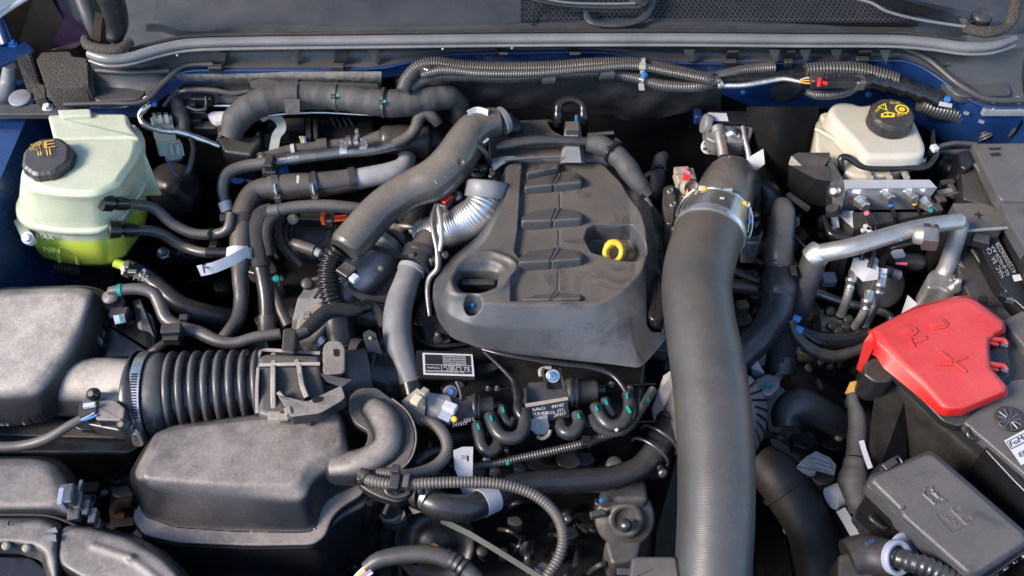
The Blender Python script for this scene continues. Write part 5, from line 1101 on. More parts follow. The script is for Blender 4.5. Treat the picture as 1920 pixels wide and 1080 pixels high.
wire('taped_branch', 'brown taped harness branch with a teal clip left of the cast housing', 'harness', 'wrap', [(512,528,-11,7),(518,555,-12,9),(528,585,-13,11),(540,610,-14,12)])
solo('teal_clip', MB().lathe((519,523,-10.6),(.2,-.5,.8),[(-4,7),(6,7),(8,4)],14), 'teal', 'small teal cap at the top of the brown taped branch', 'clip')
wire('fuel_pipe', 'thin dark pipe running down beside the pale grey hose and turning right under the cover', 'pipe', 'gloss', [(792,540,-11,4),(770,580,-12,5),(770,610,-12,5),(782,634,-12,5.5),(810,648,-12,5.5),(850,648,-12,5),(880,644,-12.4,4)])
wire('taped_stub', 'crumpled brown taped stub beside the engine cover corner', 'harness', 'wrap', [(808,560,-12,12),(796,590,-13,17),(790,612,-14,15)])
rbk = thing('mounting_foot', 'small dark bracket with bolts under the front left corner of the engine cover', 'bracket', (825, 630, -12))
part('plate', MB().slab([(790,590),(830,590),(846,640),(800,648)], -11.6, -12.4, bev=.1, fil=4), 'plastic', rbk); part('bolt', MB().lathe((822,634,-11.4),(0,-.2,1),[(0,11),(4,10),(5,7),(20,6),(22,3)],12), 'steel', rbk)
part('black_plug', MB().box((828,570,-10.4),(24,22,18)), 'plastic', rbk)
# ---------------------------------------------------------------- looms along the bulkhead
def loom(name, label, pts, r_amp=.07, pitch=5.2, mat_='loom', **k): return hose(name, label, 'loom', mat_, pts, seg=14, fn=ridges(pitch, r_amp, .5), step=.0007, **k)
L1 = loom('corrugated_loom', 'topmost corrugated loom along the firewall, arching up from the left harness end', [(755,172,5.4,13),(765,148,6.4,14),(785,128,7.4,14),(815,120,7.8,14),(870,127,7.4,14),(950,130,7.2,14),(1040,128,7.2,14),(1120,122,7.2,14),(1205,122,7.2,13),(1270,134,6.8,12),(1330,146,6.4,11),(1395,133,6.2,11),(1450,128,6.0,12)], group='corrugated looms on the firewall')
L2 = loom('corrugated_loom', 'middle corrugated loom along the firewall, bright silver highlight, just under the topmost', [(790,142,7.8,7),(830,132,8.4,8),(900,138,8.4,7),(1000,138,8.4,7),(1100,130,8.4,7),(1190,124,8.4,7),(1260,136,8.0,8),(1320,148,7.4,9),(1345,152,7.0,9)], group='corrugated looms on the firewall')
L3 = loom('corrugated_loom', 'lowest corrugated loom along the firewall, sagging under a blue clip', [(770,166,5.0,9),(800,148,5.8,10),(850,142,6.4,10),(950,146,6.4,10),(1050,140,6.4,9),(1130,136,6.4,9),(1190,146,6.0,10),(1240,160,5.6,11),(1300,163,5.6,10),(1345,154,5.8,9)], group='corrugated looms on the firewall')
for x0, x1, y in ((1124,1150,136.4),(1016,1040,144.4)): part('tape_band', MB().tube([(x0,y,7,14),(x1,y-1,7,14)], spline=False), 'tape', L3)
ziptie(L1, (1205,124,7.8), (1,.1), 15, 7, 'connector'); ziptie(L3, (1206,150,6.0), (1,.3), 11, 6, 'zinc'); part('blue_clip', MB().box((1208,139,7.4),(8,14,8),(0,0,20)), 'blue_mark', L3); part('strap_end', MB().box((1203,163,6.0),(10,16,4)), 'connector', L3)
ziptie(L1, (1332,148,7.0), (1,.1), 12, 6, 'steel'); ziptie(L3, (796,136,7.4), (1,-1), 12, 7, 'steel')
L4 = hose('taped_loom', 'glossy black taped loom leading right from the corrugated looms to the corner', 'loom', 'gloss', [(1340,154,6.0,10),(1370,150,6.0,10),(1440,148,5.8,11),(1500,140,5.6,12),(1560,140,5.4,18),(1620,148,4.8,17),(1680,160,4.0,17),(1730,176,3.0,17),(1770,190,2.0,16)], seg=18, fn=crumple(4,.14), step=.003)
part('silver_band', MB().tube([(1348,157,7,9),(1352,156,7,9)], spline=False), 'foil', L4)
wire('bright_conduit', 'silvery conduit below the taped loom at the right of the firewall', 'conduit', 'foil', [(1346,160,6.6,5),(1390,160,6.6,5),(1430,154,6.4,5),(1470,148,6.2,5),(1500,153,6.0,4)], fn=ridges(4,.12,.5), step=.0007)
L5 = loom('corrugated_loom', 'thick dark corrugated loom descending to the corner behind the fluid reservoir', [(1510,132,6.4,13),(1560,130,6.4,14),(1620,134,5.8,14),(1680,150,4.8,13)], pitch=7, r_amp=.1)
L6 = loom('corrugated_loom', 'fat corrugated loom curling down between the right corner bolts and the fuse box lid', [(1725,195,1.4,14),(1760,205,0.4,17),(1800,214,-0.6,18),(1835,232,-2.0,18),(1848,256,-3.6,16)], pitch=8, r_amp=.09)
part('white_mark', MB().plate([(1762,190,3.4),(1786,194,3.0),(1784,202,2.8),(1760,198,3.2)], .06), 'white', L6); 
for x, y in ((1812,212),(1840,228)): part('foil_mark', MB().box((x,y,2.0),(10,7,3),(0,0,-30)), 'grey_hose', L6)
mcn = thing('inline_connector', 'long black inline connector with red lock in the right firewall loom', 'connector', (1560, 152, 4))
part('body', MB().box((1575,154,7.6),(90,18,18),(0,0,-1)), 'plastic', mcn); part('body', MB().box((1531,152,7.8),(24,24,20)), 'plastic', mcn); part('ridge', MB().box((1580,148,8.8),(60,5,8)), 'gloss', mcn)
part('red_lock', MB().box((1536,154,9.0),(6,18,8),(0,0,-15)), 'red_mark', mcn); part('red_lock', MB().box((1547,156,9.0),(9,5,6),(0,0,-15)), 'red_mark', mcn)
part('end_cap', MB().box((1612,155,7.6),(18,24,20)), 'loom', mcn)
for i in range(3): part('lead', MB().tube([(1500,150+i*2,7,1.6),(1512,146+i*5,7.4,1.6),(1522,146+i*5,7.6,1.6)], seg=6), 'orange_print' if i else 'cream', mcn)
loom('corrugated_loom', 'short corrugated loop hanging under the long inline connector', [(1512,172,4.4,6),(1530,178,4.0,8),(1560,178,3.8,8),(1590,172,4.2,8),(1606,164,4.8,7)], pitch=5, r_amp=.12)
solo('grommet', MB().lathe(PY(1475,158,.425), (0,-1,.2), [(0,36),(4,34),(7,26),(8,0)], 30), 'dusty_rubber', 'pale dusty rubber grommet in the firewall behind the taped loom', 'grommet')
for x, y in ((1394,172),(1629,177)): solo('blue_stud', MB().lathe(PY(x,y,.42), (0,-.8,.6), [(0,6),(3,6),(4,3),(8,3),(9,0)], 14), 'blue_mark', 'blue painted stud on the firewall under the %s' % ('left end of the taped loom' if x < 1500 else 'inline connector, right of the reservoir corner'), 'stud')
# ---------------------------------------------------------------- rear engine hose over the cover
rh = hose('rear_cover_hose', 'taped dark hose arching over the rear of the engine cover to the right', 'hose', 'rubber', [(930,276,.6,9),(960,270,1,10),(1000,264,1.4,10),(1060,264,1.6,9),(1105,266,1.6,9)], seg=16)
part('taped_section', MB().tube([(1100,268,1.4,16),(1130,274,1.2,19),(1165,300,.2,20),(1190,335,-1.4,19),(1212,368,-3.4,17)], seg=20, fn=crumple(3,.05), step=.004), 'tape', rh)
ziptie(rh, (1150,286,1), (1,.8), 21, 5); part('peg', MB().tube([(1102,253,1,4),(1150,249,1,4)], seg=10), 'steel', rh)
wire('short_branch', 'thin branch sticking up from the rear taped hose', 'branch', 'tape', [(1152,262,.6,5),(1160,268,.4,6),(1160,290,0,5)])
sb = hose('stub_hose', 'taped stub hose behind the engine cover to its right', 'hose', 'tape', [(1246,292,-6,9),(1238,300,-5.6,13),(1234,325,-6,14),(1232,350,-7.6,14),(1225,372,-9,12)], seg=16)
ziptie(sb, (1236,324,-6), (0,1), 15, 4); part('pipe', MB().tube([(1234,316,-6.4,5),(1204,334,-7,5)], seg=10), 'steel', sb)
il = hose('injector_loom', 'black fine braided lead with pale sleeve at the right of the engine cover', 'lead', 'braid', [(1214,384,-4,10),(1222,400,-5,12),(1240,418,-6.4,12),(1264,432,-7.6,11),(1280,436,-8.2,10)], seg=14)
part('pale_sleeve', MB().tube([(1203,372,-3.2,12),(1214,392,-4.2,12)], seg=18, spline=False), 'connector', il); part('cap', MB().tube([(1200,366,-2.8,10),(1204,374,-3.2,12)], spline=False), 'gloss', il)
# ---------------------------------------------------------------- intercooler hose, right of the engine cover
ic = thing('intercooler_hose', 'huge ribbed black rubber intercooler hose running down right of the engine cover', 'hose', (1330, 700, -6))
part('hose_body', MB().tube([(1336,402,.6,60),(1334,420,.6,63),(1325,450,.8,65),(1312,495,1,66),(1306,540,1,65.5),(1312,600,.6,66),(1324,670,0,69),(1334,740,-.8,71),(1341,820,-1.8,71.5),(1343,900,-3,72),(1342,980,-4.4,72),(1338,1060,-6,72),(1334,1150,-8,72)], seg=56, step=.006), 'big_hose', ic)
part('hose_end_ring', MB().tube([(1331,424,.7,67),(1331,431,.7,67)], seg=44, spline=False), 'tan_connector', ic) if 0 else None
part('upper_elbow', MB().tube([(1350,402,.4,55),(1358,370,.2,54),(1364,352,-.6,52),(1370,342,-2.4,50),(1378,344,-5,46),(1388,360,-9,38),(1396,390,-13,32)], seg=36, dome=True), 'duct_plastic', ic)
rc = thing('retaining_clamp', 'wide shiny steel clamp with yellow paint marks at the top of the intercooler hose', 'clamp', (1336, 400, 0))
pA, pB = P(1345,397,.5), P(1331,437,.8)
part('band', MB().wtube([(pA, 61*K(pA)), (pB, 66*K(pB))], 60, spline=False), 'clamp_steel', rc)
part('bead', MB().wtube([(pA.lerp(pB,.85), 66.5*K(pB)), (pB, 68.5*K(pB)), (pB.lerp(pA,-.10), 67*K(pB))], 60, spline=False), 'foil', rc)
part('bead', MB().wtube([(pA, 62*K(pA)), (pA.lerp(pB,.10), 62.5*K(pA))], 60, spline=False), 'zinc', rc)
dx = (pB-pA).normalized(); qq = (CAM-pA); qq = (qq-dx*qq.dot(dx)).normalized(); ss = dx.cross(qq)
if ss.x < 0: ss = -ss
def onband(ang, t, lift=0): c = pA.lerp(pB, t); r = (61+5*t+lift)*K(c); return c+(qq*math.cos(ang)+ss*math.sin(ang))*r
for ang in (-.62, .72): part('yellow_mark', MB().box(onband(ang,.12,1), (8,8,6)), 'yellow', rc); part('rivet', MB().box(onband(ang*1.12,.08,2), (12,8,6)), 'label_white', rc)
part('window', MB().box(onband(.08,.04,.5), (16,6,3)), 'violet_plastic', rc); part('spot', MB().box(onband(0,.5,.4), (8,4,2)), 'white', rc)
for sgn in (-1, 1):
    m = MB(); m.wtube([(onband(sgn*.95,.05,4), .0016), (onband(sgn*1.2,.2,6), .0016), (onband(sgn*1.4,.5,7), .0016), (onband(sgn*1.4,.95,5), .0016), (onband(sgn*1.25,1.0,4), .0016)], 8); part('wire_spring', m, 'zinc', rc)
    m = MB(); m.wtube([(onband(sgn*1.0,.15,3), .0013), (onband(sgn*1.15,.6,3), .0013), (onband(sgn*1.2,.9,3), .0013)], 8); part('wire_spring', m, 'zinc', rc)
part('paint_dot', MB().box(onband(1.15,.45,4), (8,8,6)), 'blue_mark', rc)
# throttle/EGR valve left of it
tv = thing('throttle_valve', 'grey cast valve body left of the intercooler hose clamp', 'valve', (1275, 390, -6))
part('body', MB().slab([(1246,356),(1252,346),(1300,344),(1316,360),(1310,392),(1290,408),(1268,440),(1248,410),(1243,380)], -4, -13, bev=.7, fil=10), 'bracket_alu', tv)
part('flange', MB().slab([(1244,350),(1262,345),(1268,360),(1262,420),(1250,420),(1243,380)], -3.2, -4.5, bev=.2, fil=6), 'steel', tv)
for x, y in ((1257,358),(1262,383),(1286,368)): part('screw', MB().lathe((x,y,-3),(0,-.3,.95),[(-4,8),(3,7),(4,4),(3,3)],14), 'steel', tv)
tvc = thing('valve_connector', 'tan electrical connector with red lock and orange wires above the valve body', 'connector', (1285, 335, -1))
part('housing', MB().box((1284,334,-.8),(38,30,24),(10,0,10)), 'tan_connector', tvc); part('collar', MB().lathe((1294,352,-.6),(.2,-.75,.6),[(-10,17),(6,16),(6,12),(-2,12)],20), 'tan_connector', tvc)
part('cap', MB().box((1278,322,.2),(28,16,14),(0,0,5)), 'tan_connector', tvc); part('red_lock', MB().box((1287,333,1.4),(14,9,8),(0,0,-15)), 'red_mark', tvc); part('pink_strip', MB().box((1287,321,1.3),(20,4,5),(0,0,-45)), 'pink', tvc)
for i, c_ in enumerate(('orange_print','black_print','red_mark')): part('lead', MB().tube([(1288+i*5,355,-.6,2.6),(1290+i*4,366,-1,2.6),(1296+i*3,375,-2,2.6)], seg=6), c_, tvc)
# AC valve block on the firewall
ax_ = thing('expansion_valve', 'alloy refrigerant pipe block with white cap on the firewall above the big hose', 'valve block', (1355, 240, -4))
part('block', MB().slab([(1322,226),(1330,220),(1392,226),(1414,238),(1408,258),(1396,266),(1340,266),(1324,258)], -3, -6, bev=.25, fil=6), 'bracket_alu', ax_)
part('black_top', MB().slab([(1328,206),(1400,208),(1416,214),(1414,232),(1330,228)], -2.2, -4, bev=.2, fil=4), 'gloss', ax_)
part('white_cap', MB().lathe(P(1322,232,-2.6), (-1,.05,.25), [(-8,18),(0,19),(4,18),(5,14),(5,0)], 28), 'grey_hose', ax_)
part('blue_mount', MB().box((1308,218,-4),(14,24,20)), 'blue_paint', ax_)
part('label', MB().plate([(1327,211,-1.9),(1362,212,-1.9),(1366,227,-2.1),(1329,226,-2.1)], .06), 'label_white', ax_)
part('bolt', MB().lathe((1373,251,-2.8),(0,-.5,.85),[(0,15),(3,14),(4,9),(10,8),(11,0)],16), 'zinc', ax_)
part('large_pipe', MB().tube([(1348,246,-2.6,9),(1350,262,-3,9),(1354,280,-3.6,10),(1356,294,-4,10)], seg=16), 'aluminium', ax_); part('pipe_collar', MB().tube([(1346,240,-2.4,13),(1348,250,-2.6,12)], seg=16), 'cast', ax_)
part('small_pipe', MB().tube([(1393,238,-2.6,5),(1397,262,-3.2,5),(1403,285,-4,5.5),(1406,310,-5,6)], seg=12), 'aluminium', ax_)
part('rust_patch', MB().plate([(1356,262,-2.0),(1361,262,-2.0),(1364,284,-2.6),(1358,284,-2.6)], .05), 'rust', ax_)
fc2 = thing('firewall_clip', 'round black-and-white push clip on the firewall left of the alloy pipes', 'clip', (1328, 275, -6))
part('disc', MB().lathe((1328,275,-5.4),(0,-.75,.65),[(0,14),(2,14),(2.6,12)],24), 'white', fc2)
for k in range(5): a = k*2*math.pi/5; part('spoke', MB().box(P(1328,275,-5.2)+RT*K(P(1328,275,-5.2))*7*math.cos(a)+UPV*K(P(1328,275,-5.2))*7*math.sin(a)+(-FW)*.002, (9,3,3),(0,0,math.degrees(a)*.9)), 'deep', fc2)
solo('white_tag', MB().plate([(1400,297,-4),(1431,279,-3),(1434,307,-3.6),(1416,322,-4.6)], .06), 'label_white', 'plain white paper tag beside the thin alloy pipe right of the big hose', 'tag')
# hoses right of the intercooler hose
rv_ = hose('ribbed_air_hose', 'dusty grey hose descending between the big hose and the alloy pipe', 'hose', 'dusty_rubber', [(1466,386,-3,20),(1466,400,-3,25),(1464,430,-4,26),(1460,470,-5.4,26),(1458,500,-6.6,24)], seg=28, dome=True)
part('fold', MB().tube([(1462,448,-4.6,27.5),(1461,455,-4.9,28),(1460,480,-5.8,28),(1460,492,-6.4,29),(1458,502,-6.8,27)], seg=28), 'dusty_rubber', rv_)
part('neck', MB().tube([(1457,498,-7,21),(1455,522,-8,20)], spline=False, seg=24), 'gloss', rv_); part('clip', MB().box((1486,512,-5.6),(12,24,20)), 'plastic', rv_)
lh = hose('lower_charge_hose', 'smooth black hose curving down-left behind the big hose with blue sky sheen', 'hose', 'rubber', [(1456,520,-8,30),(1458,545,-8.4,33),(1452,585,-9,31),(1430,625,-10,30),(1395,660,-11.5,29),(1340,710,-13,28),(1290,760,-14,27),(1250,805,-14.6,26),(1235,830,-15,26)], seg=30)
part('cuff', MB().tube([(1456,518,-7.8,32),(1458,535,-8,35),(1458,548,-8.2,35),(1457,552,-8.4,33)], seg=30), 'rubber', lh)
part('collar', MB().tube([(1262,790,-14.2,30),(1256,798,-14.3,31)], seg=28, spline=False), 'plastic', lh)
cr = hose('crossing_hose', 'long black hose sweeping left along the lower engine to the pale taped band', 'hose', 'rubber', [(1238,826,-14.6,24),(1222,856,-15,24),(1195,880,-15,23),(1150,896,-14.6,23),(1080,902,-14,23),(1010,904,-13,22),(960,914,-12,24),(920,934,-10.6,26),(880,952,-9,26),(835,950,-8,26),(800,938,-8.2,25)], seg=28)
part('pale_band', MB().tube([(925,932,-10.6,28),(900,944,-9.8,28)], seg=28, spline=False), 'label_white', cr)
part('spring_clamp', MB().tube([(800,930,-7.8,27),(808,935,-7.7,27)], seg=24, spline=False), 'steel', cr); part('spring_clamp', MB().tube([(780,928,-8.4,24),(792,930,-8,26)], seg=24, spline=False), 'plastic', cr)
for x, y in ((786,918),(800,914)): part('clamp_tang', MB().box((x,y,-5.2),(8,16,18),(0,0,20)), 'steel', cr)
gk = thing('pipe_saddle', 'grey metal saddle clip where the two lower black hoses meet', 'clip', (1222, 850, -14))
m = MB(); c_ = P(1228,836,-14.4); u_ = (P(1200,822,-12)-P(1256,850,-16)).normalized()
for off in (-1, 1):
    m2 = MB(); q0 = P(1228,836,-14.4) + (P(1218,850,-14.6)-P(1238,822,-14.2))*off*.42
    ax3 = (P(1218,850,-14.6)-P(1238,822,-14.2)).normalized(); n3 = (CAM-q0); n3 = (n3-ax3*n3.dot(ax3)).normalized(); s3 = ax3.cross(n3); r3 = .030
    m2.wtube([(q0+(-n3*math.cos(t)+s3*math.sin(t))*r3*(1 if True else 1), .0022) for t in [(-1.75+3.5*k/14)*1.0+math.pi*1 for k in range(15)]], 8, spline=False)
    part('strap', m2, 'steel', gk)
part('bolt', MB().lathe((1240,882,-13),(.1,-.8,.5),[(-10,6),(8,6),(8,9),(14,8),(15,4)],12), 'steel', gk)
fl2 = thing('foam_sleeve', 'black knitted sleeve hanging below the cuff of the smooth black hose', 'sleeve', (1468, 640, -14))
part('sleeve', MB().tube([(1470,585,-12.4,22),(1468,615,-13.4,24),(1466,650,-14.6,26),(1464,680,-16,24)], seg=24), 'braid', fl2)
part('cup', MB().tube([(1466,664,-15.4,28),(1465,684,-16.6,30),(1463,700,-17.4,28)], seg=24), 'rubber', fl2)
# small hose fittings between
for a in ((('dark_rubber_line','thin black line crossing behind the grey descending hose',[(1380,470,-12,8),(1410,485,-12,7),(1440,500,-12,6),(1470,520,-13,6)])), (('dark_rubber_line','thicker black line right of the big hose at mid height',[(1370,535,-13,13),(1400,538,-13,14),(1430,545,-13,14),(1460,560,-14,12)])), (('dark_rubber_line','slim black line slanting just above the thicker line beside the big hose',[(1370,505,-11,8),(1395,515,-11,8),(1425,528,-11,7)]))):
    wire(a[0], a[1], 'hose', 'rubber', a[2], seg=12)
fs = thing('bleed_fitting', 'small black and silver fitting right of the intercooler hose clamp', 'fitting', (1415, 440, -8))
part('cap', MB().lathe((1415,425,-6),(0,-.1,1),[(-16,15),(14,14),(18,11),(22,8),(22,0)],22), 'gloss', fs); part('top', MB().lathe((1416,406,-4.6),(0,-.1,1),[(0,9),(4,9),(5,0)],16), 'zinc', fs)
part('body', MB().slab([(1400,436),(1428,438),(1426,456),(1398,454)], -7, -12, bev=.3, fil=6), 'cast', fs)
solo('dark_elbow', MB().tube([(1418,340,-9,14),(1440,360,-10,22),(1450,390,-12,24)], seg=20), 'rubber', 'dark rubber elbow behind the fitting right of the big hose', 'hose')
# ---------------------------------------------------------------- brake fluid reservoir
br_ = thing('brake_fluid_reservoir', 'cream translucent brake fluid reservoir with round black cap at the upper right', 'reservoir', (1630, 290, -6))
RT0 = [(1568,188),(1600,190),(1612,196),(1660,190),(1716,222),(1738,272),(1734,290),(1700,294),(1622,294),(1606,270),(1560,222),(1552,204)]
part('top_shell', MB().slab(RT0, 1.6, -1.6, bev=.9, fil=14, dr=.3), 'reservoir', br_)
part('step', MB().slab([(1536,214),(1552,208),(1612,276),(1622,296),(1736,296),(1738,302),(1700,306),(1612,306),(1600,290)], -.6, -1.6, bev=.3, fil=8), 'reservoir', br_)
part('lower_shell', MB().slab([(1530,222),(1540,216),(1600,270),(1624,300),(1700,304),(1690,322),(1640,334),(1600,330),(1540,300),(1530,280)], -1.8, -9, bev=.5, fil=12), 'reservoir', br_)
part('seam', MB().tube([(1529,241,-.9,4),(1560,258,-1.1,4),(1600,284,-1.4,4),(1624,298,-1.5,4),(1700,299,-1.5,4),(1736,298,-1.5,4)], seg=8), 'reservoir', br_)
part('fluid_area', MB().slab([(1550,296),(1600,326),(1690,320),(1690,332),(1600,340),(1560,318)], -4.6, -9, bev=.2, fil=8), 'fluid_tint', br_)
part('neck', MB().lathe((1667,234,1.4),(0,-.05,1),[(0,36),(10,35),(10,30)],32), 'reservoir', br_)
cp = part('cap', MB().lathe((1667,227,2.4),(0,-.05,1),[(-6,40),(-4,41),(14,41),(15,41),(19,39),(22,35),(22.5,0)],72,flute=(12,.012,38)), 'plastic', br_)
part('cap_skirt', MB().lathe((1667,230,1.9),(0,-.05,1),[(-5,42),(0,42),(1,40)],40), 'plastic', br_)
cz = 4.25
k0 = P(1667,210,cz)
def capz(x, y, z=0): return (x, y, cz+z)
part('warning_symbol', MB().plate([capz(1646,200,.15),capz(1660,193,.15),capz(1664,207,.15)], .05), 'yellow_print', cp)
part('warning_inner', MB().plate([capz(1650,200,.2),capz(1658,196,.2),capz(1660,204,.2)], .05), 'black_print', cp)
text('!', capz(1655,203), capz(1657,202.5), capz(1654,197.5), 'yellow_print', cp, lift=.3)
part('ring_symbol', MB().lathe(P(*capz(1691,205,.1)),(0,0,1),[(0,13),(.6,13)],24), 'yellow_print', cp); part('ring_symbol', MB().lathe(P(*capz(1691,205,.18)),(0,0,1),[(0,9),(.6,9)],24), 'black_print', cp); part('ring_symbol', MB().lathe(P(*capz(1691,205,.26)),(0,0,1),[(0,6),(.6,6)],20), 'yellow_print', cp)
part('book_symbol', MB().plate([capz(1652,213,.15),capz(1664,209,.15),capz(1678,212,.15),capz(1678,219,.15),capz(1652,220,.15)], .05), 'yellow_print', cp)
for x in (1660, 1669): part('book_symbol', MB().plate([capz(x-3,213,.22),capz(x+3,213,.22),capz(x+3,216,.22),capz(x-3,216,.22)], .05), 'black_print', cp)
text('DOT 4', capz(1682,220), capz(1700,217), capz(1681,214), 'yellow_print', cp, lift=.2); text('FLUID', capz(1668,196), capz(1686,197), capz(1669,192), 'yellow_print', cp, lift=.2); text('STOP', capz(1643,213), capz(1650,206), capz(1640,209), 'yellow_print', cp, lift=.2)
# brake pipes in front of it
wire('brake_pipe', 'glossy black brake pipe looping in front of the fluid reservoir', 'pipe', 'gloss', [(1583,328,-3,6),(1577,310,-1,6),(1578,295,0,6.5),(1592,296,0,6.5),(1612,310,-.6,6.5),(1640,316,-.8,6),(1700,315,-.8,6),(1735,314,-.8,6),(1750,300,-.6,6),(1756,284,-.4,6),(1750,270,0,5),(1750,245,.6,3)], seg=12)
wire('brake_pipe', 'second glossy black pipe just under the reservoir step', 'pipe', 'gloss', [(1638,330,-4,5),(1630,316,-2,5),(1650,305,-1.4,5),(1700,302,-1.4,5),(1735,298,-1.4,4)], seg=10)
wire('abs_cable', 'dusty cable running right from the reservoir pipes to the fuse box', 'cable', 'dusty_rubber', [(1740,290,-1.4,6),(1755,278,-1,6),(1790,270,-1.6,6),(1830,272,-2,6)], seg=10)
wire('abs_cable', 'lower dusty cable under the first one beside the fuse box corner', 'cable', 'dusty_rubber', [(1755,282,-2.6,6),(1790,286,-3,7),(1830,285,-3.4,7)], seg=10)
part_ = solo('white_clip', MB().box((1752,278,.4),(12,14,10),(0,0,20)), 'white', 'small white clip joining the pipes right of the reservoir', 'clip')
# black bracket left of the valve block
bk = thing('black_bracket', 'folded matt black bracket with one bolt left of the alloy valve block', 'bracket', (1530, 340, -4))
part('upper_fold', MB().hull([P(*q) for q in ((1484,292,-1),(1496,286,-.6),(1536,310,-1),(1556,286,0),(1556,296,0),(1530,336,-2),(1478,308,-2),(1478,350,-9),(1530,370,-9))]), 'plastic', bk)
part('lower_fold', MB().hull([P(*q) for q in ((1480,310,-1.6),(1530,336,-1.4),(1552,312,-.6),(1574,342,-2),(1560,390,-8),(1500,380,-9),(1476,350,-7))]), 'plastic', bk)
part('shelf', MB().plate([(1472,366,-6),(1480,360,-5.6),(1520,388,-6),(1514,398,-6.4)], .5), 'plastic', bk)
part('side_plate', MB().plate([(1550,288,0),(1558,296,0),(1588,352,-1.2),(1576,400,-4),(1564,406,-4.6),(1548,390,-5)], .3), 'gloss', bk)
part('bolt', MB().lathe((1565,358,-2.2),(-.5,-.6,.6),[(-2,12),(2,12),(3,8),(12,8),(13,5)],12), 'zinc', bk)
part('rubber_bush', MB().tube([(1560,390,-3,12),(1562,400,-4,13)], seg=14), 'rubber', bk)
solo('dark_hanger', MB().tube([(1545,405,-5,4),(1550,425,-5.6,5),(1560,440,-6,9),(1592,446,-6,10)], seg=10), 'gloss', 'black hanger arm dropping from the folded bracket to the left of the module', 'arm')
# ABS hydraulic block
ab2 = thing('hydraulic_block', 'bright aluminium hydraulic block with four pipe fittings at the right', 'hydraulic unit', (1668, 380, -8))
part('block_top', MB().slab([(1581,336),(1744,337),(1757,352),(1586,355)], -1.0, -1.3, bev=.05, fil=1), 'aluminium', ab2) if 0 else None
bt_ = [P(1581,337,-1), P(1743,337,-1), P(1757,352,-1), P(1587,354,-1)]; dn = Vector((0,.012,-.062))
part('block', MB().hull(bt_+[p+dn for p in bt_]), 'block_alu', ab2)
part('edge', MB().wtube([(bt_[3]+Vector((0,-.0003,0)), .0009), (bt_[2]+Vector((0,-.0003,0)), .0009)], 6, spline=False), 'foil', ab2)
for n_, (x, y, c_, dx_, dy_, mk) in enumerate(((1614,380,'pink',22,42,'red_mark'),(1662,366,'blue_mark',16,40,'blue_mark'),(1706,366,'yellow',18,32,'orange_print'),(1736,382,'teal',18,26,'connector'))):
    q = P(x, y, -2.6-(y-366)*.07); d = Vector((.25,-.75,.15)); 
    part('union_nut', MB().lathe(q, d, [(-8,14),(-2,14),(0,11),(14,10),(16,8)], 6), 'zinc', ab2)
    e = P(x+dx_*.5, y+dy_*.45, -3.6); f2 = P(x+dx_, y+dy_, -5)
    part('pipe', MB().wtube([(q+d.normalized()*.010, .0034), (e, .0034), (f2, .0032), (P(x+dx_+(4 if n_ else -2), y+dy_+30, -9), .003)], 10), 'gloss', ab2)
    part('paint_ring', MB().wtube([(e-(f2-e)*.12, .0043), (e+(f2-e)*.12, .0043)], 10, spline=False), c_, ab2)
    part('paint_dot', MB().lathe((x-18 if n_ < 2 else x+12, y-3 if n_ != 2 else y-8, -3.0-(y-366)*.06),(0,-.9,.3),[(0,2.6),(.8,2.6)],10), mk, ab2)
for x in (1632, 1668, 1700): part('top_stub', MB().tube([(x,334,-1.2,6),(x-4,322,-2,7)], seg=10), 'tan_connector', ab2)
abm = thing('abs_module', 'black electronic module with pale side label under the aluminium block', 'module', (1640, 430, -12))
part('housing', MB().hull([P(*q) for q in ((1598,398,-5),(1750,398,-5),(1740,400,-12),(1600,520,-20),(1600,430,-7),(1740,440,-9),(1720,500,-20))]), 'plastic', abm)
part('side_face', MB().hull([P(*q) for q in ((1560,392,-6),(1600,396,-5),(1602,430,-7),(1580,522,-19),(1556,520,-19),(1556,450,-12),(1600,396,-8),(1602,430,-12))]), 'steel', abm)
part('label', MB().plate([(1558,404,-5.4),(1570,400,-5.2),(1574,426,-7.2),(1562,430,-7.6)], .06), 'label_white', abm)
text('UTAJ', (1572,412,-6), (1556,430,-7.2), (1566,402,-5.2), 'black_print', abm, lift=.3)
part('lower_clip', MB().box((1553,524,-17.5),(26,24,20)), 'violet_plastic', abm)
part('white_star', MB().box((1628,430,-6.2),(28,8,6),(0,0,15)), 'white', abm); part('white_star', MB().box((1628,430,-6.2),(8,24,6),(0,0,20)), 'white', abm)
# alloy pipe
al = thing('alloy_coolant_pipe', 'thick bright alloy pipe with hex service valve crossing the right side', 'pipe', (1780, 500, -8))
part('pipe', MB().tube([(1530,476,-2.4,17),(1545,474,-1.6,18),(1590,465,-.2,17.5),(1650,447,.6,17),(1710,430,1,16),(1760,420,1,15.5),(1800,415,1,15)], seg=26, dome=True), 'aluminium', al)
part('down_pipe', MB().tube([(1800,418,.4,16),(1795,440,-1.6,16),(1786,470,-4.4,16),(1776,500,-7,16.5),(1770,512,-8,17)], seg=24), 'aluminium', al)
part('end_bead', MB().tube([(1538,472,-2.2,24),(1532,477,-2.4,25),(1528,480,-2.8,24)], seg=28, spline=False), 'foil', al)
part('crimp', MB().tube([(1534,474,-2.6,24),(1524,484,-3.6,24)], seg=28, spline=False), 'bracket_alu', al)
part('service_valve', MB().lathe(P(1712,440,1.8), (.95,-.25,.15), [(0,13),(4,18),(22,19),(28,23),(34,24)], 12), 'cast', al)
part('valve_hex', MB().lathe(P(1738,444,2.2), (.95,-.25,.15), [(-8,26),(14,26),(18,25),(19,21),(19.5,0)], 6), 'steel', al)
part('valve_hole', MB().lathe(P(1760,449,3.0), (.95,-.25,.35), [(-2,9),(0.5,9),(1,7),(1,0)], 18), 'black_print', al)
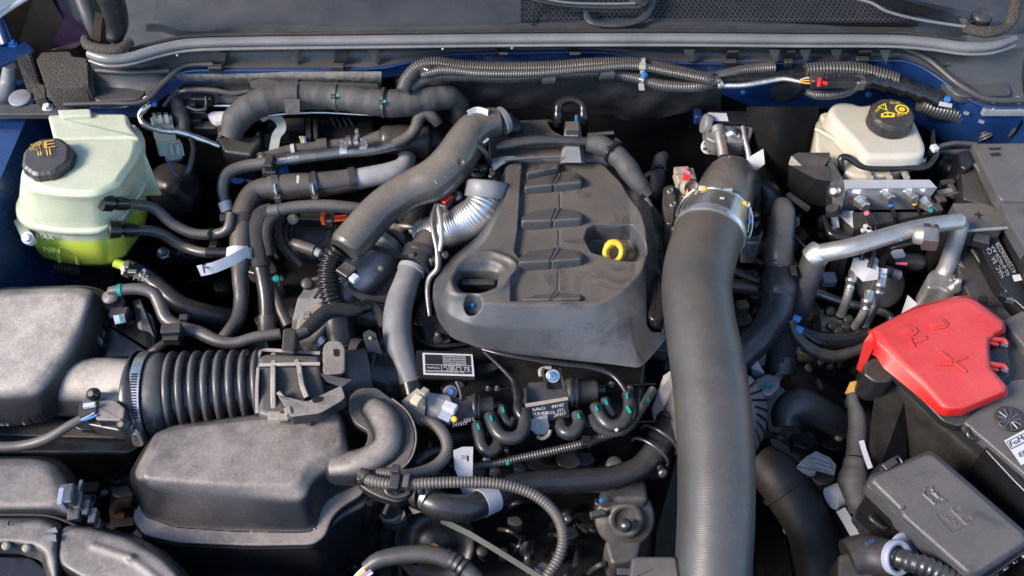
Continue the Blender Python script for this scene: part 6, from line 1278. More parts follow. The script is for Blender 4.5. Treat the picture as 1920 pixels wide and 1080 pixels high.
part('yellow_mark', MB().box((1752,457,1.2),(16,3,3),(0,0,0)), 'yellow', al); part('green_mark', MB().box((1690,448,3.0),(3,10,3),(0,0,-20)), 'teal', al)
al2 = thing('pipe_flange', 'dusty bolted flange block where the alloy pipe goes down', 'flange', (1765, 550, -14))
part('block', MB().slab([(1740,512),(1752,502),(1790,504),(1800,530),(1798,546),(1780,548),(1764,540),(1738,540)], -7.4, -16, bev=.5, fil=10), 'bracket_alu', al2)
part('bolt', MB().lathe((1790,536,-6.6),(0,-.15,1),[(-4,15),(2,15),(4,10),(14,9),(16,6),(24,5),(24,0)],14), 'zinc', al2)
part('lower_block', MB().slab([(1730,560),(1792,556),(1796,600),(1720,610)], -13, -22, bev=.4, fil=10), 'plastic', al2)
bh2 = hose('refrigerant_hose', 'fat matt black hose leaving the left end of the alloy pipe downward', 'hose', 'tape', [(1528,482,-4,23),(1520,505,-6,24),(1508,540,-9,24),(1498,575,-12,23),(1488,610,-16,21)], seg=24)
wire('steel_pipe', 'thin bare steel pipe curving under the braided lines toward the red cover', 'pipe', 'steel', [(1520,545,-16,9),(1560,560,-16,9),(1600,572,-16,9),(1640,580,-16,8),(1668,592,-16.5,8),(1672,606,-17,8)], seg=12)
wire('dark_pipe', 'thin dark pipe slanting left below the alloy pipe end', 'pipe', 'gloss', [(1485,440,-9,4),(1505,460,-10,4),(1525,485,-11,5)], seg=8)
wire('valve_cable', 'thin black cable running along under the alloy pipe to the braided lines', 'cable', 'gloss', [(1730,450,-.6,4),(1700,458,-.8,4),(1672,465,-1.6,5),(1660,480,-3.6,6),(1650,500,-6,6)], seg=8)
# white distribution clip and three braided lines
wd = thing('line_clip', 'white plastic clip block holding three braided steel lines', 'clip', (1625, 500, -7))
part('block', MB().hull([P(*q) for q in ((1600,484,-4.6),(1618,482,-4.2),(1640,494,-4.4),(1648,502,-5),(1646,524,-7),(1618,528,-7.6),(1594,505,-7),(1618,528,-9),(1646,524,-9))]), 'white', wd)
part('block', MB().hull([P(*q) for q in ((1628,484,-4.8),(1640,480,-4.6),(1648,488,-5),(1648,504,-6),(1632,500,-6),(1640,504,-8))]), 'white', wd)
part('block', MB().hull([P(*q) for q in ((1650,502,-5.6),(1664,504,-5.6),(1662,520,-7),(1650,526,-7.6),(1646,515,-7),(1658,524,-9))]), 'white', wd)
part('blue_mark', MB().box((1654,514,-5.8),(9,3,3),(0,0,-45)), 'blue_mark', wd)
for i, (x, y, x2, y2, z2) in enumerate(((1598,520,1578,590,-15),(1628,560,1604,612,-15),(1652,530,1620,612,-15))):
    t = hose('braided_steel_line', ('left braided steel line below the white clip block','middle braided steel line below the white clip block','right braided steel line below the white clip block')[i], 'line', 'braid' if 0 else 'cast', [(x-4,y+18 if i != 1 else y+14,-9,8),(x-10,y+40 if i != 1 else y+30,-11,8),(x2,y2,z2,8)], seg=14, fn=ridges(3.2,.06,.7), step=.0008, group='braided steel lines')
    part('ferrule', MB().tube([(x+3,y-14,-7.4,9),(x,y+2,-8,9),(x-2,y+4,-8.1,11),(x-3,y+8,-8.4,11),(x-4,y+10,-8.5,8),(x-5,y+22,-9,9.5)], seg=16, spline=False), 'zinc', t)
wire('brake_pipe', 'short black vertical pipe entering the white clip block', 'pipe', 'gloss', [(1616,470,-3.4,5),(1616,488,-4.4,5)], seg=8)
wire('brake_pipe', 'long black vertical pipe crossing the middle of the white clip block', 'pipe', 'gloss', [(1640,462,-2.6,5),(1634,490,-4,5),(1630,502,-4.6,5)], seg=8)
solo('pump_motor', MB().lathe(P(1664,540,-15), (.35,-.75,.55), [(-40,38),(0,40),(2,39),(5,34),(6,0)], 40), 'bracket_alu', 'round grey motor end behind the white clip block', 'motor')
sp_ = thing('solenoid_plug', 'small black plug with pink stripe behind the alloy pipe', 'plug', (1700, 490, -8))
part('body', MB().tube([(1672,485,-8,13),(1700,488,-8.4,14),(1722,492,-9,17),(1730,493,-9.4,12)], seg=18), 'plastic', sp_); part('stripe', MB().box((1690,494,-6.8),(22,4,4),(0,0,-4)), 'pink', sp_)
part('pale_clip', MB().box((1684,476,-6.4),(22,16,8),(0,0,10)), 'white', sp_)
for (x,y) in ((1662,506),(1676,512)): part('knuckle', MB().tube([(x-6,y,-9,10),(x+10,y+4,-9.4,10)], seg=14), 'bracket_alu', sp_)
vb = thing('valve_cluster', 'dark cluster of valve fittings below the braided lines', 'fittings', (1575, 600, -18))
part('plate', MB().slab([(1536,580),(1552,576),(1600,610),(1600,622),(1540,620)], -16, -20, bev=.3, fil=4), 'bracket_alu', vb)
for x, y in ((1556,584),(1575,590),(1590,600),(1560,612),(1585,614),(1572,622)): part('fitting', MB().lathe((x,y,-15.4),(0,-.5,.85),[(-6,10),(4,10),(6,7),(6,0)],14), 'plastic', vb)
solo('white_card', MB().plate([(1702,553,-12),(1729,578,-12.6),(1712,588,-13.4),(1690,588,-13.4)], .06), 'label_white', 'white paper corner poking out above the red cover', 'tag')
# ---------------------------------------------------------------- wheel-arch fuse box, upper right
fb = thing('fuse_box', 'large grey ribbed fuse box with plus mark at the right edge', 'fuse box', (1850, 360, -6))
part('lid', MB().slab([(1822,268),(1990,266),(1990,378),(1880,376),(1870,366)], .8, -1.2, bev=.35, fil=6), 'cover', fb)
part('lid_lower', MB().slab([(1876,374),(1990,374),(1990,470),(1925,470),(1886,404)], .2, -2, bev=.3, fil=5), 'cover', fb)
part('ridge', MB().slab([(1786,380),(1862,378),(1884,408),(1880,432),(1815,434),(1800,420)], -1.6, -5, bev=.25, fil=4), 'cover', fb)
for seg in (((1826,402,-1.3),(1842,403,-1.3)), ((1833,397,-1.3),(1836,409,-1.3))): part('plus_mark', MB().tube([(*p, 1.5) for p in seg], seg=6, zs=.5), 'black_print', fb)
part('side_wall', MB().slab([(1800,282),(1824,276),(1880,380),(1868,392),(1806,372)], -1.6, -12, bev=.3, fil=6), 'plastic', fb)
part('corner_post', MB().slab([(1796,284),(1828,278),(1836,300),(1812,318),(1800,310)], -.4, -8, bev=.3, fil=6), 'gloss', fb)
part('wall_ridge', MB().tube([(1828,308,-.6,4),(1850,340,-1,4),(1874,374,-1.4,4)], seg=8), 'cover', fb)
part('lower_frame', MB().slab([(1772,400),(1800,395),(1880,550),(1910,640),(1880,640),(1840,600),(1800,520)], -6, -16, bev=.4, fil=8), 'plastic', fb)
part('frame_rail', MB().tube([(1790,480,-6,7),(1820,530,-7,7),(1850,585,-8,8)], seg=10), 'dusty_rubber', fb)
part('frame_rail', MB().tube([(1822,468,-5,5),(1850,510,-6,5),(1880,555,-7,5)], seg=10), 'plastic', fb)
part('book_mark', MB().hull([P(*q) for q in ((1851,277,.9),(1878,276,.9),(1874,281,.9),(1856,281,.9),(1851,277,.84),(1878,276,.84))]), 'black_print', fb); part('book_mark', MB().slab([(1856,287),(1874,285),(1878,292),(1860,293)], .9, .84, bev=.01, fil=1), 'black_print', fb)
part('right_lid', MB().slab([(1890,404),(1990,400),(1990,560),(1960,560),(1925,490)], -.8, -6, bev=.3, fil=6), 'plastic', fb)
part('stay', MB().tube([(1806,433,-1.2,3),(1850,430,-1.2,3.4),(1890,427,-1,3.4)], seg=8), 'gray_bracket', fb)
cu = thing('control_module', 'long black module with printed label slanting at the right edge', 'module', (1880, 500, -8))
part('body', MB().slab([(1826,440),(1862,432),(1932,560),(1990,640),(1900,560),(1874,530)], -3.4, -9, bev=.3, fil=6), 'gloss', cu)
part('label', MB().plate([(1846,446,-3.1),(1868,440,-3.1),(1918,528,-3.4),(1896,546,-3.6)], .06), 'black_print', cu)
for i, s_ in enumerate(('41250006228','02-JHB29-AA','NAC  BA  CA')):
    x0, y0 = 1872-i*9, 462+i*4; text(s_, (x0+34-i*2,y0+48,-3.3), (x0,y0-8,-3.1), (x0+27-i*2,y0+53,-3.3), 'faint_print', cu, lift=.14)
part('print_patch', MB().plate([(1898,516,-3.2),(1912,514,-3.2),(1917,525,-3.3),(1902,528,-3.4)], .06), 'white', cu)
part('rear_block', MB().box((1838,452,-2.6),(30,22,20),(0,0,-20)), 'plastic', cu)
for i, (x, y) in enumerate(((1886,540),(1894,548),(1884,556),(1898,562))): part('connector', MB().box((x,y,-4),(22,14,14),(0,0,-25)), 'steel' if i % 2 else 'gloss', cu)
for (x,y,d,m_) in ((1775,345,(26,12,16),'plastic'),(1770,362,(30,10,14),'tan_connector'),(1762,375,(18,20,14),'plastic'),(1785,358,(10,26,16),'steel'),(1800,365,(12,10,10),'tan_connector'),(1752,392,(16,20,16),'plastic')): 
    pass
jc = thing('junction_terminals', 'cluster of small dark terminals between the hydraulic block and the fuse box', 'terminals', (1775, 365, -5))
for (x,y,d,m_) in ((1775,345,(26,12,16),'plastic'),(1770,362,(30,10,14),'tan_connector'),(1762,375,(18,20,14),'plastic'),(1785,358,(10,26,16),'steel'),(1800,365,(12,10,10),'tan_connector'),(1756,392,(16,20,16),'plastic')): part('terminal', MB().box((x,y,-4), d, (0,0,12)), m_, jc)
part('boot', MB().tube([(1760,300,-8,20),(1785,320,-9,30),(1790,350,-11,26)], seg=20), 'rubber', jc)
# ---------------------------------------------------------------- battery and red terminal cover
bat = thing('battery', 'black battery in a felt jacket under the red terminal cover at the right', 'battery', (1840, 780, -14))
part('case', MB().slab([(1700,600),(1880,570),(2060,760),(2060,900),(1905,880),(1790,780)], -5.4, -26, bev=.5, fil=8), 'plastic', bat)
part('top_ledge', MB().slab([(1806,790),(1895,712),(1990,700),(2060,900),(1940,905)], -4.4, -6, bev=.3, fil=6), 'cover', bat)
part('vent_plug', MB().lathe((1893,786,-4.2),(0,0,1),[(0,27),(2,27),(3,25),(1.5,22),(1.5,6),(3.5,5),(4,0)],36), 'plastic', bat)
for k in range(11): a = k*2*math.pi/11; c0 = P(1893,786,-3.95); kk = K(c0); part('vent_fin', MB().wtube([(c0+Vector((math.cos(a),math.sin(a),0))*kk*6, .0016), (c0+Vector((math.cos(a),math.sin(a),0))*kk*22, .0016)], 6, spline=False), 'steel', bat)
part('vent_plug', MB().lathe((1826,812,-5.0),(0,-.3,.95),[(0,16),(4,14),(4,8),(1,7)],24), 'gloss', bat)
part('cell_step', MB().slab([(1846,842),(1860,822),(1880,830),(1960,900),(1960,960),(1900,900)], -5.2, -12, bev=.3, fil=4), 'gloss', bat)
lbq = part('label', MB().plate([(1883,826,-3.7),(1935,798,-3.5),(1965,850,-3.9),(1915,872,-4.2)], .05), 'label_white', bat)
part('label_frame', MB().plate([(1887,828,-3.62),(1940,802,-3.42),(1948,816,-3.5),(1896,842,-3.72)], .03), 'black_print', bat); part('label_frame', MB().plate([(1889,828.6,-3.58),(1940,804,-3.38),(1946,815,-3.46),(1897,840,-3.68)], .03), 'label_white', bat)
text('FoMoCo', (1896,838,-3.6), (1948,811,-3.4), (1891,829,-3.54), 'black_print', bat, lift=.08); text('ER58-10655', (1912,858,-3.9), (1985,822,-3.6), (1908,850,-3.84), 'black_print', bat, lift=.14)
fj = thing('battery_jacket', 'black felt battery jacket wall running diagonally at the lower right', 'jacket', (1720, 860, -20))
m = MB(); path = [(1645,715,-9),(1662,700,-8.4),(1700,735,-8.6),(1745,780,-8.8),(1800,828,-8.8),(1860,880,-8.8),(1940,955,-9),(2010,1020,-9)]
vs = []; 
pts_ = [P(*p) for p in path]
for z_off, inset in ((0, 0), (-.012, .001), (-.26, .012)):
    for q in pts_: vs.append(q+Vector((-inset, -inset, z_off)))
n_ = len(pts_)
for q in pts_: vs.append(q+Vector((.009, .009, 0)))
for q in pts_: vs.append(q+Vector((.011, .011, -.26)))
fs_ = [(j*n_+i, j*n_+i+1, (j+1)*n_+i+1, (j+1)*n_+i) for j in (0,1) for i in range(n_-1)]+[(i, 3*n_+i, 3*n_+i+1, i+1) for i in range(n_-1)]+[(3*n_+i, 4*n_+i, 4*n_+i+1, 3*n_+i+1) for i in range(n_-1)]
m.add(vs, fs_, True); part('wall', m, 'jacket_felt', fj)
m = MB(); q0 = P(1645,715,-9); vs = [q0, q0+Vector((-.02,-.02,-.26)), P(1620,905,-12), P(1600,1000,-30), P(1662,700,-8.4)+Vector((.05,.05,-.2))]
part('end_flap', MB().hull([P(1645,712,-9), P(1660,700,-8.6), P(1618,900,-16), P(1640,905,-16), P(1600,1000,-28), P(1700,1000,-28), P(1700,740,-10)]), 'jacket_felt', fj)
part('bound_edge', MB().wtube([(q, .0042) for q in pts_], 8), 'felt_grey', fj)
rd_ = thing('positive_terminal_cover', 'bright red plastic cover with plus sign over the battery positive terminal', 'terminal cover', (1760, 680, -6))
G0 = [(1648,622),(1720,588),(1790,568),(1812,566),(1826,572),(1874,604),(1874,616),(1862,622),(1848,630),(1848,660),(1850,690),(1878,722),(1878,732),(1800,762),(1780,764),(1772,756),(1740,720),(1668,648)]
G1 = [(1632,618),(1718,578),(1790,560),(1814,558),(1832,566),(1880,602),(1882,618),(1868,628),(1853,634),(1853,660),(1856,690),(1886,722),(1886,736),(1800,770),(1776,772),(1766,764),(1732,724),(1662,656),(1640,640)]
G2 = [(1626,622),(1716,574),(1790,556),(1816,554),(1836,563),(1884,602),(1886,622),(1870,634),(1856,640),(1856,662),(1860,692),(1890,726),(1890,742),(1802,780),(1772,782),(1756,776),(1722,744),(1656,690),(1640,664)]
part('cover', terrace([(G0,-1.2),(G1,-1.55),(G2,-3.2)], res=.0009, soft=1.0, fil=4), 'red', rd_)
def mark(pts, nm='raised_mark', h=.24): return part(nm, MB().slab([(x, y) for x, y in pts], -1.2+h, -1.4, bev=.03, fil=.5, n=2), 'red', rd_)
mark([(1761,661),(1765,657),(1814,695),(1810,699)]); mark([(1762,686),(1764,682),(1785,676.5),(1789,679.5),(1787,683)]); mark([(1793,677.5),(1790,674.5),(1811,667),(1814,671)])
mark([(1700,645),(1708,632),(1717,650)]); mark([(1713,638),(1735,629),(1739,635),(1717,643)])
mark([(1736,604),(1766,594),(1778,607),(1774,614),(1750,618)]); mark([(1742,606),(1755,602),(1765,611),(1752,614)], h=.36); mark([(1757,601),(1765,598),(1773,607),(1767,610)], h=.36)
mark([(1690,621),(1701,612),(1717,613),(1722,622),(1712,629),(1697,626)]); mark([(1697,620),(1704,616),(1713,618),(1710,623),(1700,624)], h=.36)
part('side_wall', MB().hull([P(*q) for q in ((1656,664,-3),(1724,730,-3),(1758,770,-3),(1776,774,-3),(1770,774,-5),(1735,742,-5.5),(1652,676,-5),(1758,772,-4.4))]), 'red', rd_)
part('left_flap', MB().hull([P(*q) for q in ((1636,618,-1.8),(1648,622,-1.6),(1644,640,-2.6),(1616,698,-7.6),(1606,692,-7.2),(1620,640,-2.8),(1612,698,-8))]), 'red', rd_)
part('latch_frame', MB().hull([P(*q) for q in ((1646,632,-2),(1656,630,-1.8),(1640,668,-5),(1634,664,-5),(1640,668,-6))]), 'red', rd_)
part('latch_frame', MB().hull([P(*q) for q in ((1658,640,-2.2),(1668,650,-2.6),(1656,678,-5.4),(1648,674,-5.4),(1656,678,-6))]), 'red', rd_)
part('latch_frame', MB().hull([P(*q) for q in ((1634,662,-4.8),(1640,658,-4.6),(1658,670,-5.2),(1652,678,-5.8),(1652,680,-7))]), 'red', rd_)
part('latch', MB().box((1651,652,-3.4),(16,22,14),(30,0,-15)), 'plastic', rd_)
for y0 in (640, 688):
    part('hinge_finger', MB().tube([(1850,y0-8,-2.2,5),(1866,y0-4,-2.6,5),(1882,y0-2,-3,5),(1888,y0+6,-3.2,4)], seg=10), 'red', rd_)
    part('hinge_finger', MB().tube([(1852,y0+2,-2.6,4),(1870,y0+6,-3.2,4)], seg=10), 'red', rd_); part('hinge_pin', MB().tube([(1876,y0+4,-3.2,5),(1888,y0+8,-3.4,5)], seg=10), 'steel', rd_)
part('hinge_base', MB().slab([(1852,630),(1884,622),(1896,700),(1880,716),(1856,696)], -3.6, -6, bev=.2, fil=4), 'gloss', rd_)
part('terminal_boot', MB().slab([(1624,664),(1660,676),(1684,700),(1670,716),(1640,716),(1618,700)], -6, -11, bev=.4, fil=8), 'plastic', rd_)
part('black_base', MB().slab([(1664,690),(1730,750),(1770,790),(1800,800),(1840,776),(1880,740),(1880,600),(1700,620)], -4.9, -6.2, bev=.2, fil=8), 'plastic', rd_)
solo('side_pad', MB().slab([(1880,600),(1960,560),(1990,620),(1990,720),(1930,660)], -4, -8, bev=.3, fil=8), 'cover', 'grey rubber pad beside the right end of the red cover', 'pad')
solo('stud_sleeve', MB().tube([(1843,575,-3.6,8),(1843,560,-2,8)], seg=16), 'gloss', 'short black stud sleeve just above the red cover at its right end', 'sleeve')
# amber tab and cable
at = thing('amber_cable_shoe', 'amber translucent cable shoe left of the battery jacket', 'cable shoe', (1610, 725, -12))
part('shoe', MB().hull([P(*q) for q in ((1594,716,-10),(1622,711,-9.6),(1634,714,-9.6),(1644,720,-9.8),(1630,730,-10.4),(1604,734,-10.8),(1590,740,-11.6),(1584,738,-11.4),(1600,732,-12))]), 'amber', at)
bc = hose('battery_cable', 'thick black battery cable dropping from the amber shoe', 'cable', 'tape', [(1597,734,-11.6,9),(1600,755,-12,12),(1606,775,-12.4,16),(1608,800,-13,18),(1606,830,-13.6,18),(1604,860,-14,18)], seg=20, fn=crumple(6,.04), step=.004)
kn = thing('cable_gaiter', 'crumpled knitted cable gaiter left of the lower fuse box', 'gaiter', (1600, 900, -14))
part('gaiter', MB().tube([(1604,862,-12.6,20),(1602,885,-13,26),(1600,910,-13.4,26),(1606,940,-14,20),(1606,960,-15,16)], seg=22, fn=crumple(8,.12), step=.003), 'tape', kn)
solo('white_flag', MB().ribbon([(1615,826,-9.6),(1622,850,-10.4),(1632,878,-11.4)], 10, .06, (1,.2,0)), 'label_white', 'narrow white tag with green and pink ends beside the battery cable', 'tag')
bt2 = thing('barcode_tag', 'grey bar-coded paper tag lying in the dark lower right', 'tag', (1530, 875, -18))
part('paper', MB().plate([(1494,874,-17),(1512,856,-16.4),(1530,846,-16),(1556,858,-16),(1568,872,-16.6),(1564,892,-17.4),(1528,882,-17)], .06), 'paper', bt2); part('paper', MB().plate([(1494,876,-16.8),(1530,883,-16.6),(1528,892,-17.4),(1502,897,-18)], .06), 'paper', bt2)
for i in range(3): part('bars', MB().plate([(1516+i*3,857+i*9,-15.8),(1526+i*3,852+i*9,-15.6),(1556+i*2,864+i*8,-15.9),(1554+i*2,868+i*8,-16.1),(1526+i*3,857+i*9,-15.8)], .04), 'faint_print', bt2)
solo('loop_tag', MB().tube([(1558,935,-17,22),(1580,925,-17,22)], seg=20, spline=False), 'white', 'pale looped tag round a dark hose left of the lower fuse box', 'tag')
t2 = thing('strip_tag', 'white strip tag printed 26 hanging left of the lower fuse box', 'tag', (1590, 980, -17)); part('strip', MB().ribbon([(1576,955,-15.4),(1588,975,-15.8),(1610,1014,-16.6)], 20, .06, (1,.3,0)), 'white', t2)
text('26', (1612,1008,-16.2), (1598,982,-15.7), (1620,1000,-16.2), 'black_print', t2, lift=.3)
# ---------------------------------------------------------------- lower fuse box
f2_ = thing('lower_fuse_box', 'grey-lidded relay box with embossed book and plug symbols at the lower right', 'fuse box', (1770, 960, -14))
H0 = [(1740,852),(1750,856),(1918,1004),(1920,1014),(1830,1072),(1818,1074),(1694,966),(1690,954),(1636,900),(1640,894)]
H1 = [(1742,845),(1754,850),(1926,1000),(1930,1018),(1834,1080),(1814,1082),(1688,970),(1684,958),(1628,904),(1630,892)]
def fbf(X, Y, Z):
    def ln(a, b, w, h):
        nonlocal Z
        a = P(*a, -4.2); b = P(*b, -4.2); ex, ey = b.x-a.x, b.y-a.y; L = ex*ex+ey*ey; t = np.clip(((X-a.x)*ex+(Y-a.y)*ey)/L, 0, 1); d = np.hypot(X-a.x-ex*t, Y-a.y-ey*t); Z = Z+h*sm((w-d)/.001)
    for a, b in (((1733,918),(1745,915)),((1745,915),(1754,926)),((1733,918),(1731,926)),((1731,926),(1752,945)),((1752,945),(1772,940)),((1772,940),(1754,926)),((1740,930),(1748,936)),((1748,924),(1760,934))): ln(a, b, .0015, .0022)
    s_ = sdf(wp([(1755,964),(1782,953),(1814,985),(1786,999)], -4.2, 1), X, Y); Z = Z-.0014*sm(-s_/.001)
    for q in (((1786,952),(1797,949),(1802,958),(1792,961)), ((1804,968),(1818,966),(1824,976),(1810,979))): s_ = sdf(wp(q, -4.2, 1), X, Y); Z = Z-.0012*sm(-s_/.001)
    ln((1775,968),(1780,976),.0008,.002); ln((1780,976),(1790,974),.0008,.002); ln((1790,974),(1794,984),.0008,.002)
    return Z
part('lid', terrace([(H0,-4.2),(H1,-4.9)], res=.0009, soft=1.5, feats=fbf, fil=6), 'cover', f2_)
part('lid_wall', MB().slab(grow(H1,1.0,dy=1), -4.7, -7.4, bev=.05, fil=6, top=False), 'cover', f2_)
part('lid_lip', MB().tube([(1628,910,-5.4,3.4),(1650,930,-5.4,3.4),(1684,966,-5.6,3.4),(1700,982,-5.8,3.4),(1760,1040,-6,3.4),(1816,1088,-6,3.4)], seg=8), 'cover', f2_)
part('box_body', MB().slab([(1742,860),(1930,1030),(1836,1100),(1810,1100),(1690,990),(1626,925),(1636,905)], -7.6, -22, bev=.3, fil=6), 'gloss', f2_)
part('side_handle', MB().tube([(1634,966,-9,3.6),(1632,972,-8.6,4),(1655,990,-9,4),(1664,990,-9.4,3.6)], seg=8), 'plastic', f2_)
part('latch', MB().slab([(1652,870),(1674,856),(1686,866),(1664,882)], -4.2, -7, bev=.2, fil=3), 'plastic', f2_); part('latch', MB().tube([(1676,860,-4.2,3),(1684,856,-4.4,3),(1692,868,-4.6,3)], seg=8), 'gloss', f2_); part('latch_base', MB().slab([(1634,884),(1650,868),(1690,870),(1690,880),(1640,896)], -5.6, -9, bev=.2, fil=3), 'gloss', f2_)
part('bead', MB().tube([(1690,956,-4.1,2.6),(1694,950,-4.0,2.6)], seg=8), 'cover', f2_)
for i in range(4): part('front_key', MB().box((1862+i*18,1076-i*12,-9),(12,14,14),(0,0,35)), 'steel' if i % 2 else 'gloss', f2_)
# corner connector at the bottom right
cc2 = thing('round_connector', 'black round connector with grey ring and corrugated conduit at the bottom right', 'connector', (1660, 1060, -10))
part('body', MB().tube([(1590,1050,-10,38),(1620,1042,-9.6,40),(1655,1048,-9,40),(1676,1054,-8.8,38)], seg=30), 'plastic', cc2)
part('body_front', MB().slab([(1572,1040),(1600,1030),(1650,1060),(1640,1110),(1570,1110)], -9, -14, bev=.5, fil=8), 'plastic', cc2)
RX = Vector((.42,-.5,.76)); part('grey_ring', MB().lathe(P(1684,1046,-6.6), RX, [(-10,33),(0,34),(4,33),(5,30),(4,24),(-6,24)], 40), 'violet_plastic', cc2)
part('ring_hole', MB().lathe(P(1684,1046,-6.6), RX, [(-6,24.5),(-4,24.5)], 30), 'black_print', cc2)
part('grey_ring', MB().lathe(P(1696,1036,-8.4), RX, [(-4,37),(0,38),(3,37),(3,30)], 40), 'violet_plastic', cc2)
part('conduit', MB().tube([(1676,1044,-6.8,17),(1700,1052,-5.8,18.5),(1740,1064,-5.6,20),(1790,1092,-6.4,21)], seg=20, fn=ridges(11,.07,.6), step=.0011), 'rubber', cc2)
text('50', (1618,1020,-6.2), (1634,1013,-6.2), (1616,1014,-5.8), 'blue_mark', cc2, lift=.5)
# fittings in the dark between
al3 = thing('alternator', 'finned alloy alternator housing half hidden behind the intercooler hose', 'alternator', (1430, 760, -20))
part('housing', MB().lathe(P(1368,790,-12), (.45,-.6,.65), [(-80,92),(-14,98),(-4,96),(3,84),(6,40),(6,0)], 48), 'bracket_alu', al3)
for k in range(26):
    a = k*2*math.pi/26; c0 = P(1368,790,-12); axv = Vector((.45,-.6,.65)).normalized(); ref = (Vector((0,0,1))-axv*axv.z).normalized(); b3 = axv.cross(ref); kk = K(c0); d = ref*math.cos(a)+b3*math.sin(a); e = b3*math.cos(a)-ref*math.sin(a)
    part('vent_slot', MB().wtube([(c0+axv*kk*-4+d*kk*95, .0019), (c0+axv*kk*2+(d*.86+e*.08)*kk*96, .0023), (c0+axv*kk*4.6+(d*.62+e*.20)*kk*94, .0018)], 6), 'deep', al3)
part('ear', MB().slab([(1412,712),(1440,698),(1462,706),(1464,724),(1446,742),(1410,736)], -14.4, -17, bev=.4, fil=8), 'cast', al3); part('green_mark', MB().box((1440,722,-14),(20,5,3),(0,0,-10)), 'teal', al3)
part('bracket', MB().hull([P(*q) for q in ((1408,690,-14),(1420,676,-13),(1434,700,-14.6),(1414,712,-16),(1408,712,-20),(1430,704,-20))]), 'cast', al3)
part('left_bracket', MB().hull([P(*q) for q in ((1244,704,-15),(1262,692,-14),(1270,740,-16),(1250,770,-18),(1226,790,-19),(1222,766,-18),(1240,800,-24),(1270,740,-22))]), 'cast', al3)
for x, y in ((1256,752),(1248,764),(1414,742),(1426,752)): part('copper_winding', MB().box((x,y,-14.6 if x < 1300 else -15),(8,8,8)), 'copper', al3)
for i in range(4): part('lower_fin', MB().tube([(1256+i*5,820+i*9,-19,3.4),(1274,836+i*8,-19,3.4)], seg=6), 'cast', al3)
dh = hose('deep_hose', 'big soot-brown hose descending in the dark right of the intercooler hose', 'hose', 'soot', [(1425,860,-20,34),(1460,895,-20,46),(1490,935,-21,48),(1520,985,-22,48),(1540,1040,-24,48),(1550,1110,-26,48)], seg=30)
part('joint', MB().tube([(1472,912,-20.4,50),(1478,920,-20.6,50)], seg=30, spline=False), 'soot', dh)
dc = hose('deep_duct', 'dusty dark duct mouth below the knitted sleeve', 'duct', 'dusty_rubber', [(1475,800,-22,26),(1478,775,-21,32),(1500,760,-20,34),(1540,775,-21,30),(1580,800,-24,26)], seg=26)
wire('dark_harness', 'dark harness running from the hose cuff down towards the red cover', 'harness', 'wrap', [(1482,600,-9,8),(1495,630,-10.6,10),(1520,655,-12,12),(1560,668,-13,12),(1600,660,-13,11),(1625,650,-13,9)], seg=12, fn=crumple(9,.08), step=.004)
wire('dark_harness', 'shiny black hose loop just above the dark harness left of the red cover', 'harness', 'gloss', [(1500,620,-12,12),(1530,638,-13,18),(1580,640,-13.4,18),(1630,628,-13.4,16)], seg=14)
for x, y, l_ in ((1494,598,'upper'),(1499,618,'lower')): solo('blue_tape', MB().box((x,y,-8.6),(14,12,8),(0,0,-30)), 'blue_mark', f'{l_} blue tape mark on the dark harness under the hose cuff', 'tape')
sf = thing('steering_fittings', 'dark deep fittings with pale worn studs below the braided lines', 'fittings', (1520, 720, -28))
for x, y, w_, h_ in ((1516,690,14,18),(1532,660,16,10),(1556,688,12,8),(1536,722,12,26),(1580,790,22,36),(1572,818,16,20),(1545,792,18,6),(1500,650,10,14)): part('worn_stud', MB().box((x,y,-24),(w_,h_,14),(0,0,8),ch=.35), 'bracket_alu' if w_ < 17 else 'rust', sf)
part('arm', MB().tube([(1480,700,-30,30),(1540,740,-32,34),(1600,780,-34,34)], seg=16), 'deep', sf)
# ---------------------------------------------------------------- identification plate and vacuum solenoids under the cover
ip = thing('data_plate', 'black identification plate with white print on the rocker cover', 'plate', (836, 686, -9.4))
part('plate', MB().slab([(780,656),(888,660),(892,712),(782,708)], -9.0, -9.6, bev=.08, fil=5), 'gloss', ip)
def onp(u, v, dz=.12):     # u across, v down on the plate
    a = P(792,662,-8.9); b = P(886,665,-8.9); c = P(794,703,-8.9); q = a+(b-a)*u+(c-a)*v; q.z += dz/100; return q
def quad(u0, v0, u1, v1, m_, nm, dz=.04): part(nm, MB().plate([onp(u0,v0,dz),onp(u1,v0,dz),onp(u1,v1,dz),onp(u0,v1,dz)], .03), m_, ip)
quad(0,0,1,1,'label_white','label_border',.08); quad(.045,.08,.955,.92,'black_print','label_field',.14)
for i, s_ in enumerate(('3529483967421000','35444A445453960','3459BC3746423700','354249434842370')):
    text(s_, onp(.40,.20+i*.11), onp(.86,.20+i*.11), onp(.40,.12+i*.11), 'label_white', ip, lift=.1)
text('FoMoCo', onp(.09,.74), onp(.33,.74), onp(.09,.64), 'label_white', ip, lift=.1); text('29 FEB 24', onp(.40,.68), onp(.72,.68), onp(.40,.58), 'label_white', ip, lift=.1); text('CSEPA', onp(.46,.80), onp(.68,.80), onp(.46,.70), 'label_white', ip, lift=.1)
text('75', onp(.80,.78), onp(.92,.78), onp(.80,.62), 'label_white', ip, lift=.1); text('CSEPA2405930093U3Q AHT HB', onp(.07,.90), onp(.80,.90), onp(.07,.83), 'label_white', ip, lift=.1)
for a in ((.36,.55,.37,.82),(.74,.55,.75,.82),(.045,.54,.955,.555),(.045,.815,.955,.825)): quad(*a, 'label_white', 'rule', .18)
